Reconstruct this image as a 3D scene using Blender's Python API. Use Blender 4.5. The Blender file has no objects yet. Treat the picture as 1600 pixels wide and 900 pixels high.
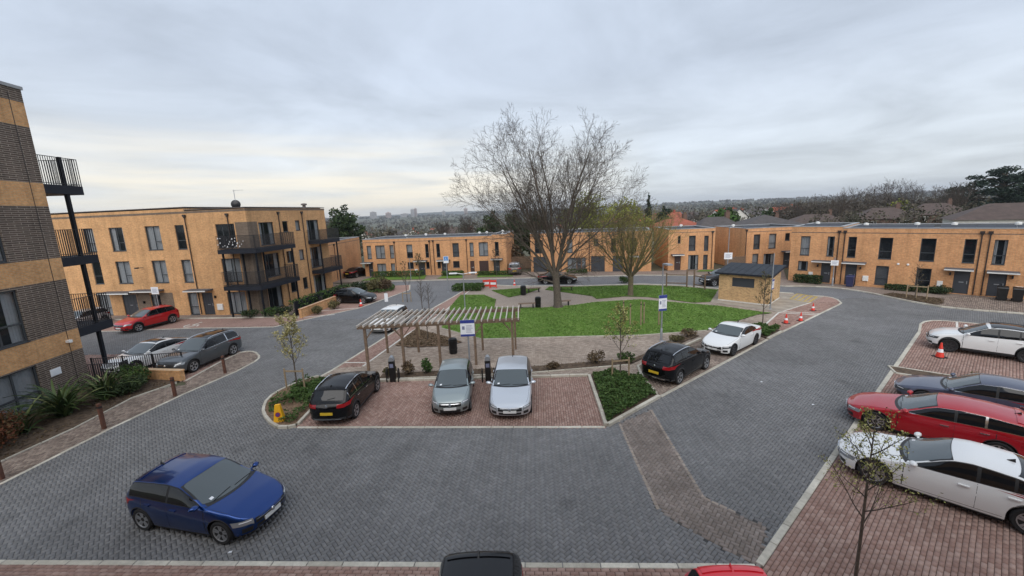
import bpy, bmesh, math, random
import numpy as np
from mathutils import Vector, Matrix
from mathutils.bvhtree import BVHTree

random.seed(11)
rng = np.random.default_rng(7)
S = bpy.context.scene
COL = S.collection
rad = math.radians

# ------------------------------------------------------------------ camera
EYE = 8.4
cam_d = bpy.data.cameras.new("camera")
cam_d.sensor_width = 36.0
cam_d.lens = 645 / 1600 * 36
cam_d.clip_start = 0.1
cam_d.clip_end = 30000
cam = bpy.data.objects.new("camera", cam_d)
COL.objects.link(cam)
PITCH, ROLL = 0.1832, -0.0413
_f = Vector((0, math.cos(PITCH), -math.sin(PITCH)))
_u = Vector((0, math.sin(PITCH), math.cos(PITCH)))
_r = Vector((1, 0, 0))
_r2 = math.cos(ROLL) * _r + math.sin(ROLL) * _u
_u2 = -math.sin(ROLL) * _r + math.cos(ROLL) * _u
cam.matrix_world = Matrix(((_r2.x, _u2.x, -_f.x, 0), (_r2.y, _u2.y, -_f.y, 0), (_r2.z, _u2.z, -_f.z, EYE), (0, 0, 0, 1)))
S.camera = cam

# ------------------------------------------------------------------ exposure, sun, sky
S.view_settings.view_transform = 'Standard'
S.view_settings.look = 'None'
S.view_settings.exposure = 0.74
S.view_settings.gamma = 1.0
S.view_settings.use_curve_mapping = False
SUN_EL, SUN_AZ = rad(42), rad(180)      # azimuth clockwise from +Y: behind the camera
sun_d = bpy.data.lights.new("sun", 'SUN')
sun_d.energy = 1.5
sun_d.angle = rad(70)
sun_d.color = (1.0, 0.95, 0.88)
sun = bpy.data.objects.new("sun", sun_d)
COL.objects.link(sun)
_sd = Vector((math.sin(SUN_AZ) * math.cos(SUN_EL), math.cos(SUN_AZ) * math.cos(SUN_EL), math.sin(SUN_EL)))
sun.rotation_euler = (-_sd).to_track_quat('-Z', 'Y').to_euler()
sun.location = (0, 0, 60)


def N(nt, t, **kw):
    n = nt.nodes.new(t)
    for k, v in kw.items():
        if k in n.inputs:
            n.inputs[k].default_value = v
        else:
            setattr(n, k, v)
    return n


def math_n(nt, op, a, b=None, c=None, clamp=False):
    n = nt.nodes.new('ShaderNodeMath')
    n.operation = op
    n.use_clamp = clamp
    for i, v in enumerate((a, b, c)):
        if v is None:
            continue
        if isinstance(v, (int, float)):
            n.inputs[i].default_value = v
        else:
            nt.links.new(v, n.inputs[i])
    return n.outputs[0]


def ramp(nt, fac, stops, interp='LINEAR'):
    n = nt.nodes.new('ShaderNodeValToRGB')
    cr = n.color_ramp
    cr.interpolation = interp
    while len(cr.elements) < len(stops):
        cr.elements.new(0.5)
    for e, (p, c) in zip(cr.elements, stops):
        e.position = p
        e.color = (c[0], c[1], c[2], 1) if not isinstance(c, (int, float)) else (c, c, c, 1)
    if fac is not None:
        nt.links.new(fac, n.inputs[0])
    return n.outputs[0]


def mixc(nt, fac, a, b, mode='MIX'):
    n = nt.nodes.new('ShaderNodeMixRGB')
    n.blend_type = mode
    for i, v in zip((0, 1, 2), (fac, a, b)):
        if isinstance(v, (int, float)):
            n.inputs[i].default_value = v
        elif isinstance(v, (tuple, list)):
            n.inputs[i].default_value = (v[0], v[1], v[2], 1)
        else:
            nt.links.new(v, n.inputs[i])
    return n.outputs[0]


W = bpy.data.worlds.new("World")
S.world = W
W.use_nodes = True
nt = W.node_tree
nt.nodes.clear()
out = N(nt, 'ShaderNodeOutputWorld')
sky = N(nt, 'ShaderNodeTexSky')
sky.sky_type = 'NISHITA'
sky.sun_disc = False
sky.sun_elevation = SUN_EL
sky.sun_rotation = SUN_AZ
bg1 = N(nt, 'ShaderNodeBackground', Strength=0.08)
nt.links.new(sky.outputs[0], bg1.inputs[0])
tc = N(nt, 'ShaderNodeTexCoord')
sep = N(nt, 'ShaderNodeSeparateXYZ')
nt.links.new(tc.outputs['Generated'], sep.inputs[0])
X, Y, Z = sep.outputs
zp = math_n(nt, 'MAXIMUM', Z, 0.0)
den = math_n(nt, 'ADD', zp, 0.10)
cmb = N(nt, 'ShaderNodeCombineXYZ')
nt.links.new(math_n(nt, 'DIVIDE', X, den), cmb.inputs[0])
nt.links.new(math_n(nt, 'DIVIDE', Y, den), cmb.inputs[1])
n1 = N(nt, 'ShaderNodeTexNoise', Scale=0.8, Detail=8.0, Roughness=0.58, Distortion=0.5)
nt.links.new(cmb.outputs[0], n1.inputs['Vector'])
base = ramp(nt, zp, [(0.0, (0.555, 0.59, 0.615)), (0.10, (0.525, 0.57, 0.62)), (0.28, (0.46, 0.515, 0.60)), (0.5, (0.44, 0.50, 0.595))])
cl = ramp(nt, n1.outputs['Fac'], [(0.30, 0.80), (0.46, 0.95), (0.56, 1.05), (0.70, 1.17)])
base = mixc(nt, 1.0, base, cl, 'MULTIPLY')
# the thin clear strip low over the city, left of centre
hyp = math_n(nt, 'SQRT', math_n(nt, 'ADD', math_n(nt, 'MULTIPLY', X, X), math_n(nt, 'MULTIPLY', Y, Y)))
azd = math_n(nt, 'DIVIDE', math_n(nt, 'ADD', math_n(nt, 'MULTIPLY', X, -0.40), math_n(nt, 'MULTIPLY', Y, 0.917)), hyp)
azw = ramp(nt, azd, [(0.72, 0.0), (0.86, 0.55), (0.97, 1.0)], 'EASE')
cmb2 = N(nt, 'ShaderNodeCombineXYZ')
nt.links.new(math_n(nt, 'MULTIPLY', X, 2.2), cmb2.inputs[0])
nt.links.new(math_n(nt, 'MULTIPLY', Y, 2.2), cmb2.inputs[1])
nt.links.new(math_n(nt, 'MULTIPLY', Z, 32.0), cmb2.inputs[2])
n2 = N(nt, 'ShaderNodeTexNoise', Scale=1.0, Detail=4.0, Roughness=0.5, Distortion=0.3)
nt.links.new(cmb2.outputs[0], n2.inputs['Vector'])
strk = ramp(nt, n2.outputs['Fac'], [(0.40, 0.0), (0.58, 1.0)])
elw = ramp(nt, zp, [(0.0, 1.0), (0.06, 0.9), (0.13, 0.5), (0.20, 0.0)], 'EASE')
wfac = math_n(nt, 'MULTIPLY', math_n(nt, 'MULTIPLY', azw, elw), math_n(nt, 'ADD', math_n(nt, 'MULTIPLY', strk, 0.55), 0.34), clamp=True)
skyc = mixc(nt, wfac, base, (0.86, 0.775, 0.62))
bg2 = N(nt, 'ShaderNodeBackground', Strength=0.88)
nt.links.new(skyc, bg2.inputs[0])
mx = N(nt, 'ShaderNodeMixShader', Fac=0.92)
nt.links.new(bg1.outputs[0], mx.inputs[1])
nt.links.new(bg2.outputs[0], mx.inputs[2])
nt.links.new(mx.outputs[0], out.inputs[0])

S.cycles.max_bounces = 6
S.cycles.transparent_max_bounces = 12
S.cycles.volume_bounces = 0
S.cycles.use_denoising = True


# ------------------------------------------------------------------ mesh helpers
class MB:
    def __init__(s):
        s.v = []
        s.f = []
        s.m = []

    def add(s, V, F, m=0):
        o = len(s.v)
        s.v.extend([tuple(map(float, p)) for p in V])
        for f in F:
            s.f.append([i + o for i in f])
            s.m.append(m)

    def box(s, x0, x1, y0, y1, z0, z1, m=0, skip=()):
        V = [(x0, y0, z0), (x1, y0, z0), (x1, y1, z0), (x0, y1, z0), (x0, y0, z1), (x1, y0, z1), (x1, y1, z1), (x0, y1, z1)]
        F = dict(b=(3, 2, 1, 0), t=(4, 5, 6, 7), f=(0, 1, 5, 4), k=(2, 3, 7, 6), r=(1, 2, 6, 5), l=(3, 0, 4, 7))
        s.add(V, [F[k] for k in F if k not in skip], m)

    def beam(s, a, b, w, h, m=0, up=(0, 0, 1)):
        a, b = Vector(a), Vector(b)
        d = (b - a).normalized()
        up = Vector(up)
        if abs(d.dot(up)) > 0.98:
            up = Vector((0, 1, 0))
        x = d.cross(up).normalized() * (w / 2)
        y = x.cross(d).normalized() * (h / 2)
        V = [a - x - y, a + x - y, a + x + y, a - x + y, b - x - y, b + x - y, b + x + y, b - x + y]
        s.add(V, [(3, 2, 1, 0), (4, 5, 6, 7), (0, 1, 5, 4), (1, 2, 6, 5), (2, 3, 7, 6), (3, 0, 4, 7)], m)

    def tube(s, pts, r, n=8, m=0, cap=True):
        P = np.array(pts, float)
        k = len(P)
        R = np.full(k, r, float) if np.isscalar(r) else np.array(r, float)
        d = np.gradient(P, axis=0)
        d /= np.linalg.norm(d, axis=1)[:, None] + 1e-9
        ref = np.array([0.31, 0.87, 0.38]) if abs(d[0] @ np.array([0.31, 0.87, 0.38])) < .9 else np.array([1., 0, 0])
        a = np.cross(d, ref)
        a /= np.linalg.norm(a, axis=1)[:, None] + 1e-9
        b = np.cross(d, a)
        t = np.arange(n) * 2 * math.pi / n
        V = P[:, None] + R[:, None, None] * (np.cos(t)[None, :, None] * a[:, None] + np.sin(t)[None, :, None] * b[:, None])
        F = []
        for i in range(k - 1):
            for j in range(n):
                F.append((i * n + j, i * n + (j + 1) % n, (i + 1) * n + (j + 1) % n, (i + 1) * n + j))
        if cap:
            F.append(tuple(range(n))[::-1])
            F.append(tuple((k - 1) * n + j for j in range(n)))
        s.add(V.reshape(-1, 3), F, m)

    def lathe(s, prof, n=20, axis='z', m=0, c=(0, 0, 0)):
        V = []
        F = []
        k = len(prof)
        for j in range(n):
            a = 2 * math.pi * j / n
            for (r, h) in prof:
                if axis == 'z':
                    V.append((c[0] + r * math.cos(a), c[1] + r * math.sin(a), c[2] + h))
                else:
                    V.append((c[0] + r * math.cos(a), c[1] + h, c[2] + r * math.sin(a)))
        for j in range(n):
            for i in range(k - 1):
                a, b = j * k + i, ((j + 1) % n) * k + i
                F.append((a, b, b + 1, a + 1) if axis == 'z' else (a, a + 1, b + 1, b))
        s.add(V, F, m)

    def prism(s, poly, z0, z1, m=0, bottom=True):
        n = len(poly)
        ar = sum(poly[i][0] * poly[(i + 1) % n][1] - poly[(i + 1) % n][0] * poly[i][1] for i in range(n))
        if ar < 0:
            poly = poly[::-1]
        V = [(p[0], p[1], z0) for p in poly] + [(p[0], p[1], z1) for p in poly]
        F = [tuple(range(n, 2 * n))] + [(i, (i + 1) % n, n + (i + 1) % n, n + i) for i in range(n)]
        if bottom:
            F.append(tuple(range(n))[::-1])
        s.add(V, F, m)

    def grid(s, G, m=0, flip=False):
        G = np.array(G, float)
        a, b = G.shape[:2]
        F = []
        for i in range(a - 1):
            for j in range(b - 1):
                q = (i * b + j, (i + 1) * b + j, (i + 1) * b + j + 1, i * b + j + 1)
                F.append(q[::-1] if flip else q)
        s.add(G.reshape(-1, 3), F, m)

    def mesh(s, name, mats, smooth=None):
        me = bpy.data.meshes.new(name)
        me.from_pydata(s.v, [], s.f)
        for mt in (mats if isinstance(mats, (list, tuple)) else [mats]):
            me.materials.append(mt)
        if any(s.m):
            me.polygons.foreach_set('material_index', s.m)
        if smooth is not None:
            me.polygons.foreach_set('use_smooth', [True] * len(me.polygons))
            me.set_sharp_from_angle(angle=rad(smooth))
        me.update()
        return me

    def build(s, name, mats, parent=None, smooth=None, **kw):
        return link(name, s.mesh(name, mats, smooth), parent, **kw)


def link(name, me, parent=None, loc=None, rz=None, **props):
    o = bpy.data.objects.new(name, me)
    COL.objects.link(o)
    if parent is not None:
        o.parent = parent
    if loc is not None:
        o.location = loc
    if rz is not None:
        o.rotation_euler = (0, 0, rz)
    for k, v in props.items():
        o[k] = v
    return o


def thing(name, label, cat, loc=(0, 0, 0), rz=0.0, group=None):
    o = link(name, None, None, loc, rz, label=label, category=cat)
    o.empty_display_size = 0.3
    if group:
        o['group'] = group
    return o


def copy_tree(o, parent=None):
    c = o.copy()
    COL.objects.link(c)
    if parent is not None:
        c.parent = parent
    for ch in KIDS(o):
        copy_tree(ch, c)
    return c


def KIDS(o):
    return list(o.children)


def arr_mesh(name, V, F, mats, attrs=None, smooth=False):
    """fast mesh from numpy arrays; F is (m,k); attrs: name -> per-face float"""
    me = bpy.data.meshes.new(name)
    V = np.asarray(V, np.float32)
    F = np.asarray(F, np.int32)
    m, k = F.shape
    me.vertices.add(len(V))
    me.vertices.foreach_set('co', V.ravel())
    me.loops.add(m * k)
    me.loops.foreach_set('vertex_index', F.ravel())
    me.polygons.add(m)
    me.polygons.foreach_set('loop_start', np.arange(0, m * k, k, dtype=np.int32))
    if smooth:
        me.polygons.foreach_set('use_smooth', np.ones(m, bool))
    for mt in (mats if isinstance(mats, (list, tuple)) else [mats]):
        me.materials.append(mt)
    me.update(calc_edges=True)
    for nme, a in (attrs or {}).items():
        at = me.attributes.new(nme, 'FLOAT', 'FACE')
        at.data.foreach_set('value', np.asarray(a, np.float32))
    return me


def pip(pts, poly):
    x, y = pts[:, 0], pts[:, 1]
    ins = np.zeros(len(pts), bool)
    n = len(poly)
    for i in range(n):
        x0, y0 = poly[i]
        x1, y1 = poly[(i + 1) % n]
        if y0 == y1:
            continue
        c = ((y0 > y) != (y1 > y)) & (x < (x1 - x0) * (y - y0) / (y1 - y0) + x0)
        ins ^= c
    return ins


def to_px(P):
    d = np.asarray(P, float) - np.array([0, 0, EYE])
    R = np.array([_r2, _u2, _f])
    q = d @ R.T
    return 800 + 645 * q[:, 0] / q[:, 2], 450 - 645 * q[:, 1] / q[:, 2], q[:, 2]


# ------------------------------------------------------------------ materials
def mat(name, col, rough=0.7, metal=0.0, var=0.0, vscale=3.0, bump=0.0, bscale=40.0, coat=0.0, spec=0.5, col2=None, det=5.0):
    m = bpy.data.materials.new(name)
    m.use_nodes = True
    t = m.node_tree
    p = t.nodes['Principled BSDF']
    p.inputs['Base Color'].default_value = (*col, 1)
    p.inputs['Roughness'].default_value = rough
    p.inputs['Metallic'].default_value = metal
    p.inputs['Coat Weight'].default_value = coat
    p.inputs['Coat Roughness'].default_value = 0.04
    p.inputs['Specular IOR Level'].default_value = spec
    if var or col2 or bump:
        c = N(t, 'ShaderNodeTexCoord')
        if var or col2:
            n = N(t, 'ShaderNodeTexNoise', Scale=vscale, Detail=det, Roughness=0.6)
            t.links.new(c.outputs['Object'], n.inputs['Vector'])
            a = [x * (1 - var) for x in col]
            b = col2 or [min(1, x * (1 + var)) for x in col]
            t.links.new(ramp(t, n.outputs['Fac'], [(0.3, a), (0.7, b)]), p.inputs['Base Color'])
        if bump:
            n = N(t, 'ShaderNodeTexNoise', Scale=bscale, Detail=4.0)
            t.links.new(c.outputs['Object'], n.inputs['Vector'])
            bm = N(t, 'ShaderNodeBump', Strength=bump, Distance=0.02)
            t.links.new(n.outputs['Fac'], bm.inputs['Height'])
            t.links.new(bm.outputs[0], p.inputs['Normal'])
    return m


def tone_mat(name, stops, rough=0.85, src='attr', dirt=0.25, dscale=0.6, spec=0.3, bump=0.25, wear=0.0):
    """colour of every block from its own random tone, plus large worn patches"""
    m = bpy.data.materials.new(name)
    m.use_nodes = True
    t = m.node_tree
    p = t.nodes['Principled BSDF']
    p.inputs['Roughness'].default_value = rough
    p.inputs['Specular IOR Level'].default_value = spec
    if src == 'attr':
        a = N(t, 'ShaderNodeAttribute', attribute_name='tone')
        fac = a.outputs['Fac']
    else:
        a = N(t, 'ShaderNodeObjectInfo')
        fac = a.outputs['Random']
    c = ramp(t, fac, stops)
    g = N(t, 'ShaderNodeNewGeometry')
    n = N(t, 'ShaderNodeTexNoise', Scale=dscale, Detail=7.0, Roughness=0.65)
    t.links.new(g.outputs['Position'], n.inputs['Vector'])
    c = mixc(t, 1.0, c, ramp(t, n.outputs['Fac'], [(0.3, 1 - dirt), (0.52, 1.0), (0.72, 1 + dirt)]), 'MULTIPLY')
    if wear:
        n5 = N(t, 'ShaderNodeTexNoise', Scale=0.16, Detail=5.0, Roughness=0.6, Distortion=1.2)
        t.links.new(g.outputs['Position'], n5.inputs['Vector'])
        c = mixc(t, 1.0, c, ramp(t, n5.outputs['Fac'], [(0.36, 1 - wear), (0.5, 1.0), (0.62, 1 + wear * .8)]), 'MULTIPLY')
        n6 = N(t, 'ShaderNodeTexVoronoi', Scale=0.55)
        t.links.new(g.outputs['Position'], n6.inputs['Vector'])
        c = mixc(t, 1.0, c, ramp(t, n6.outputs['Distance'], [(0.06, 1 - 1.6 * wear), (0.20, 1.0)]), 'MULTIPLY')
    n3 = N(t, 'ShaderNodeTexNoise', Scale=9.0, Detail=4.0, Roughness=0.7)
    t.links.new(g.outputs['Position'], n3.inputs['Vector'])
    c = mixc(t, 1.0, c, ramp(t, n3.outputs['Fac'], [(0.3, 0.86), (0.7, 1.12)]), 'MULTIPLY')
    t.links.new(c, p.inputs['Base Color'])
    if bump:
        n4 = N(t, 'ShaderNodeTexNoise', Scale=120.0, Detail=3.0)
        t.links.new(g.outputs['Position'], n4.inputs['Vector'])
        bm = N(t, 'ShaderNodeBump', Strength=bump, Distance=0.006)
        t.links.new(n4.outputs['Fac'], bm.inputs['Height'])
        t.links.new(bm.outputs[0], p.inputs['Normal'])
    return m


def block_mat(name, ca, cb, mortar, bw, bh, msize, rough=0.85, dirt=0.2, vertical=True, offs=0.5, bump=0.4, blot=0.5):
    """brickwork or far paving: courses in the material, on object coordinates"""
    m = bpy.data.materials.new(name)
    m.use_nodes = True
    t = m.node_tree
    p = t.nodes['Principled BSDF']
    p.inputs['Roughness'].default_value = rough
    p.inputs['Specular IOR Level'].default_value = 0.25
    c = N(t, 'ShaderNodeTexCoord')
    s = N(t, 'ShaderNodeSeparateXYZ')
    t.links.new(c.outputs['Object'], s.inputs[0])
    v = N(t, 'ShaderNodeCombineXYZ')
    if vertical:
        t.links.new(math_n(t, 'ADD', s.outputs[0], s.outputs[1]), v.inputs[0])
        t.links.new(s.outputs[2], v.inputs[1])
    else:
        t.links.new(s.outputs[0], v.inputs[0])
        t.links.new(s.outputs[1], v.inputs[1])
    b = N(t, 'ShaderNodeTexBrick')
    b.offset = offs
    b.inputs['Scale'].default_value = 1.0
    b.inputs['Brick Width'].default_value = bw
    b.inputs['Row Height'].default_value = bh
    b.inputs['Mortar Size'].default_value = msize
    b.inputs['Mortar Smooth'].default_value = 0.1
    b.inputs['Bias'].default_value = 0.0
    b.inputs['Color1'].default_value = (*ca, 1)
    b.inputs['Color2'].default_value = (*cb, 1)
    b.inputs['Mortar'].default_value = (*mortar, 1)
    t.links.new(v.outputs[0], b.inputs['Vector'])
    n = N(t, 'ShaderNodeTexNoise', Scale=blot, Detail=6.0, Roughness=0.65)
    t.links.new(c.outputs['Object'], n.inputs['Vector'])
    col = mixc(t, 1.0, b.outputs['Color'], ramp(t, n.outputs['Fac'], [(0.3, 1 - dirt), (0.5, 1.0), (0.72, 1 + dirt)]), 'MULTIPLY')
    n3 = N(t, 'ShaderNodeTexNoise', Scale=7.0, Detail=3.0)
    t.links.new(c.outputs['Object'], n3.inputs['Vector'])
    col = mixc(t, 1.0, col, ramp(t, n3.outputs['Fac'], [(0.3, 0.85), (0.7, 1.12)]), 'MULTIPLY')
    if vertical:        # faint rain streaks down the wall
        mp = N(t, 'ShaderNodeMapping')
        mp.inputs['Scale'].default_value = (2.2, 2.2, 0.16)
        t.links.new(c.outputs['Object'], mp.inputs['Vector'])
        n4 = N(t, 'ShaderNodeTexNoise', Scale=1.0, Detail=5.0, Roughness=0.65)
        t.links.new(mp.outputs[0], n4.inputs['Vector'])
        col = mixc(t, 1.0, col, ramp(t, n4.outputs['Fac'], [(0.34, 0.84), (0.5, 1.0), (0.7, 1.06)]), 'MULTIPLY')
    t.links.new(col, p.inputs['Base Color'])
    bm = N(t, 'ShaderNodeBump', Strength=bump, Distance=0.012, invert=True)
    t.links.new(b.outputs['Fac'], bm.inputs['Height'])
    t.links.new(bm.outputs[0], p.inputs['Normal'])
    return m


def glass_mat(name, tint, trans):
    m = bpy.data.materials.new(name)
    m.use_nodes = True
    t = m.node_tree
    o = t.nodes['Material Output']
    p = t.nodes['Principled BSDF']
    p.inputs['Base Color'].default_value = (*tint, 1)
    p.inputs['Roughness'].default_value = 0.03
    p.inputs['Specular IOR Level'].default_value = 0.8
    tr = N(t, 'ShaderNodeBsdfTransparent')
    mx = N(t, 'ShaderNodeMixShader', Fac=trans)
    t.links.new(p.outputs[0], mx.inputs[1])
    t.links.new(tr.outputs[0], mx.inputs[2])
    t.links.new(mx.outputs[0], o.inputs[0])
    return m


M = {}
M['brick'] = block_mat('buff_brick', (0.71, 0.385, 0.165), (0.59, 0.295, 0.115), (0.54, 0.385, 0.245), 0.225, 0.075, 0.010, dirt=0.17)
M['brick2'] = block_mat('orange_brick', (0.71, 0.36, 0.158), (0.59, 0.27, 0.11), (0.52, 0.355, 0.235), 0.225, 0.075, 0.010, dirt=0.17)
M['brickhut'] = block_mat('hut_brick', (0.66, 0.42, 0.20), (0.42, 0.24, 0.105), (0.56, 0.42, 0.26), 0.225, 0.075, 0.013, dirt=0.15)
M['brown'] = block_mat('brown_brick', (0.088, 0.066, 0.055), (0.135, 0.100, 0.082), (0.33, 0.28, 0.23), 0.62, 0.098, 0.015, dirt=0.15, bump=0.7)
M['brownB'] = block_mat('grey_brown_brick', (0.20, 0.145, 0.105), (0.14, 0.10, 0.075), (0.24, 0.20, 0.16), 0.225, 0.075, 0.012, dirt=0.15)
M['frame'] = mat('grey_frame', (0.055, 0.062, 0.07), 0.45)
M['metal'] = mat('dark_metal', (0.012, 0.014, 0.019), 0.65, var=0.15, spec=.18)
M['slab'] = mat('balcony_slab', (0.022, 0.025, 0.034), 0.65, var=0.12, vscale=1.5, spec=.2)
M['bar'] = mat('black_bar', (0.018, 0.018, 0.022), 0.5)
M['door'] = mat('door_grey', (0.05, 0.055, 0.066), 0.45, var=0.08, vscale=2)
M['doorbr'] = mat('door_brown', (0.06, 0.032, 0.028), 0.5, var=0.1)
M['glass'] = glass_mat('window_glass', (0.012, 0.018, 0.024), 0.55)
M['curtain'] = mat('pale_curtain', (0.72, 0.76, 0.80), 0.9, var=0.08, vscale=6)
M['blind'] = mat('grey_blind', (0.24, 0.25, 0.27), 0.9, var=0.15, vscale=4)
M['room'] = mat('dark_room', (0.03, 0.03, 0.035), 0.9, var=0.5, vscale=2)
M['coping'] = mat('coping_grey', (0.32, 0.33, 0.34), 0.5, var=0.1)
M['coping2'] = mat('coping_brown', (0.13, 0.11, 0.10), 0.6, var=0.1)
M['membrane'] = mat('roof_membrane', (0.10, 0.105, 0.115), 0.8, var=0.2, vscale=0.5)
M['solar'] = mat('solar_glass', (0.010, 0.012, 0.020), 0.4, spec=0.25)
M['white'] = mat('white_plastic', (0.78, 0.78, 0.76), 0.5, var=0.04)
M['offwhite'] = mat('white_edge', (0.70, 0.70, 0.68), 0.6, var=0.05)
M['canopy'] = mat('canopy_grey', (0.09, 0.095, 0.11), 0.6, var=0.12)
M['pipe'] = mat('brown_pipe', (0.035, 0.026, 0.024), 0.4)
M['concrete'] = mat('kerb_concrete', (0.52, 0.49, 0.42), 0.85, var=0.16, vscale=2.5, bump=0.2, bscale=60)
M['line'] = mat('white_line', (0.62, 0.60, 0.55), 0.8, var=0.12, vscale=4)
M['yellow_line'] = mat('yellow_line', (0.46, 0.34, 0.09), 0.8, var=0.15, vscale=4)
M['soil'] = mat('bed_soil', (0.085, 0.055, 0.035), 1.0, var=0.5, vscale=5, bump=1.0, bscale=18, col2=(0.15, 0.105, 0.07))
M['mulch'] = mat('bark_mulch', (0.15, 0.085, 0.05), 1.0, var=0.5, vscale=9, bump=1.0, bscale=25, col2=(0.27, 0.18, 0.11))
M['timber'] = mat('post_timber', (0.185, 0.128, 0.088), 0.8, var=0.35, vscale=7)
M['timber_red'] = mat('bollard_timber', (0.11, 0.045, 0.028), 0.75, var=0.35, vscale=7)
M['timber_pale'] = mat('weathered_slat', (0.50, 0.46, 0.41), 0.8, var=0.18, vscale=5)
M['timber_stake'] = mat('stake_timber', (0.30, 0.225, 0.14), 0.8, var=0.25, vscale=7)
M['galv'] = mat('galvanised_steel', (0.36, 0.38, 0.41), 0.4, metal=0.5, var=0.1)
M['black'] = mat('black_plastic', (0.012, 0.012, 0.013), 0.45, var=0.2)
M['blackmet'] = mat('black_steel', (0.015, 0.015, 0.017), 0.4)
M['signw'] = mat('sign_white', (0.80, 0.82, 0.85), 0.4)
M['signb'] = mat('sign_blue', (0.035, 0.055, 0.26), 0.4)
M['signbl'] = mat('sign_light_blue', (0.10, 0.28, 0.62), 0.4)
M['signt'] = mat('sign_print', (0.20, 0.22, 0.33), 0.5)
M['conered'] = mat('cone_red', (0.72, 0.045, 0.025), 0.5, var=0.1)
M['coneyel'] = mat('cone_yellow', (0.80, 0.42, 0.012), 0.5, var=0.08)
M['signred'] = mat('sign_red', (0.42, 0.02, 0.02), 0.5)
M['binblue'] = mat('bin_dark_blue', (0.03, 0.035, 0.10), 0.5, var=0.1)

# ------------------------------------------------------------------ ground
PARK = [(-10.68, 21.14), (-10.33, 22.21), (-8.35, 32.23), (-7.67, 35.34), (-4.95, 46.7), (-4.59, 48.92), (-3.01, 48.1), (0.01, 46.54), (2.9, 45.87),
        (7.08, 44.9), (14.04, 44.47), (17.59, 42.83), (20.54, 40.33), (25.6, 36.7), (27.26, 35.16), (27.48, 34.57), (26.99, 33.12),
        (26.13, 32.09), (17.38, 25.66), (15.68, 24.39), (6.42, 17.19), (3.45, 14.76), (-9.16, 15.77), (-9.41, 15.85), (-9.88, 15.78),
        (-10.99, 16.79), (-11.6, 17.74), (-11.91, 18.91), (-11.6, 20.07)]
ROAD = [(-18.0, 9.58), (5.49, 8.26), (25.17, 24.54), (26.9, 26.2), (28.3, 26.9), (29.5, 26.3), (40, 17.6), (46, 19), (35.2, 27.4),
        (33.3, 28.87), (32.22, 30.08), (31.67, 33.72), (31.39, 36.62), (30.15, 38.84), (26.98, 39.91), (26.0, 42.5), (27.5, 46), (24, 47.5), (15.9, 50.3),
        (4.1, 51.4), (-9.95, 53), (-20.3, 54), (-20, 50.5), (-12.6, 50.3), (-11.79, 46.8), (-14.55, 38.03), (-17.89, 34.36),
        (-19.36, 32.39), (-26.5, 33.08), (-34, 33.25), (-46, 36), (-46, 28), (-30, 27.0), (-18.15, 26.3), (-17.63, 26.27),
        (-16.92, 25.93), (-16.35, 25.25), (-15.94, 24.17), (-16.04, 22.64), (-16.79, 19.73), (-17.35, 16.33), (-17.64, 12.7)]
BAND = [(4.02, 15.01), (5.61, 16.05), (5.43, 12.74), (5.31, 10.66), (5.91, 10.01), (6.42, 9.44), (5.55, 8.29), (5.39, 8.37), (4.75, 9.06), (4.07, 9.87), (3.86, 10.25), (3.91, 12.2)]
EVBAY = [(-9.2, 15.8), (3.45, 14.78), (3.75, 19.8), (-9.1, 20.3)]
ISL_L = [(-9.2, 15.85), (-9.88, 15.78), (-10.99, 16.79), (-11.6, 17.74), (-11.91, 18.91), (-11.6, 20.07), (-11.1, 20.95), (-9.15, 20.9), (-9.2, 18.0)]
ISL_R = [(3.47, 14.8), (6.4, 17.2), (6.3, 19.3), (5.0, 20.2), (3.77, 19.8)]
REDSTRIP = [(-10.25, 22.5), (-8.35, 32.23), (-7.67, 35.34), (-4.95, 46.6), (-4.45, 46.6), (-6.15, 34.62), (-7.6, 29.09), (-8.75, 22.6)]
PARBAY1 = [(6.42, 17.2), (15.6, 24.33), (14.6, 26.4), (11.77, 24.85), (6.5, 20.7), (6.3, 19.3)]
PARBAY2 = [(17.5, 25.8), (26.13, 32.09), (26.99, 33.12), (27.48, 34.57), (27.2, 35.1), (24.5, 33.0), (20.23, 30.4), (16.8, 26.9)]
LAWN1 = [(-5.4, 42.5), (-2.95, 41.99), (-1.61, 39.51), (-1.67, 35.97), (2.73, 35.18), (5.38, 35.69), (7.56, 36.59), (11.67, 36.89), (16.98, 33.3),
         (19.6, 30.3), (18.44, 30.1), (12.96, 26.7), (8.33, 26.23), (4.14, 26.52), (-2.22, 26.82), (-5.4, 29.94), (-5.76, 36.97)]
LAWN2 = [(-2.25, 44.31), (1.12, 44.9), (3.11, 44.1), (1.28, 41.45), (-0.36, 40.18)]
LAWN3 = [(3.55, 43.4), (4.2, 45.1), (7.2, 44.4), (13.8, 43.9), (17.31, 42.3), (20.23, 39.71), (17.1, 34.77), (15.61, 34.7), (12.64, 37.7), (10.68, 38.4), (7.9, 37.8), (7.72, 39.15)]
SOIL1 = [(-7.2, 20.55), (-3.95, 20.6), (0.84, 20.6), (6.2, 21.2), (12.0, 25.6), (11.6, 25.95), (6.6, 21.95), (0.87, 21.4), (-7.2, 21.25)]
BED_L = [(-7.89, 26.2), (-7.35, 30.06), (-4.58, 27.58), (-3.46, 26.29), (-4.29, 25.61), (-6.79, 25.67)]
SHRUB_R = [(15.65, 24.45), (17.45, 25.8), (16.75, 26.85), (14.9, 26.3)]
RBAY = [(5.49, 8.2), (25.17, 24.54), (26.9, 26.2), (28.3, 26.9), (29.5, 26.3), (40, 17.6), (46, 10), (46, 0), (5.49, 0)]
RBED = [(18.24, 18.62), (18.7, 19.5), (22.5, 16.2), (21.9, 15.7)]
NBAY = [(-24, 9.8), (5.49, 8.2), (5.49, 0), (-24, 0)]
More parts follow.
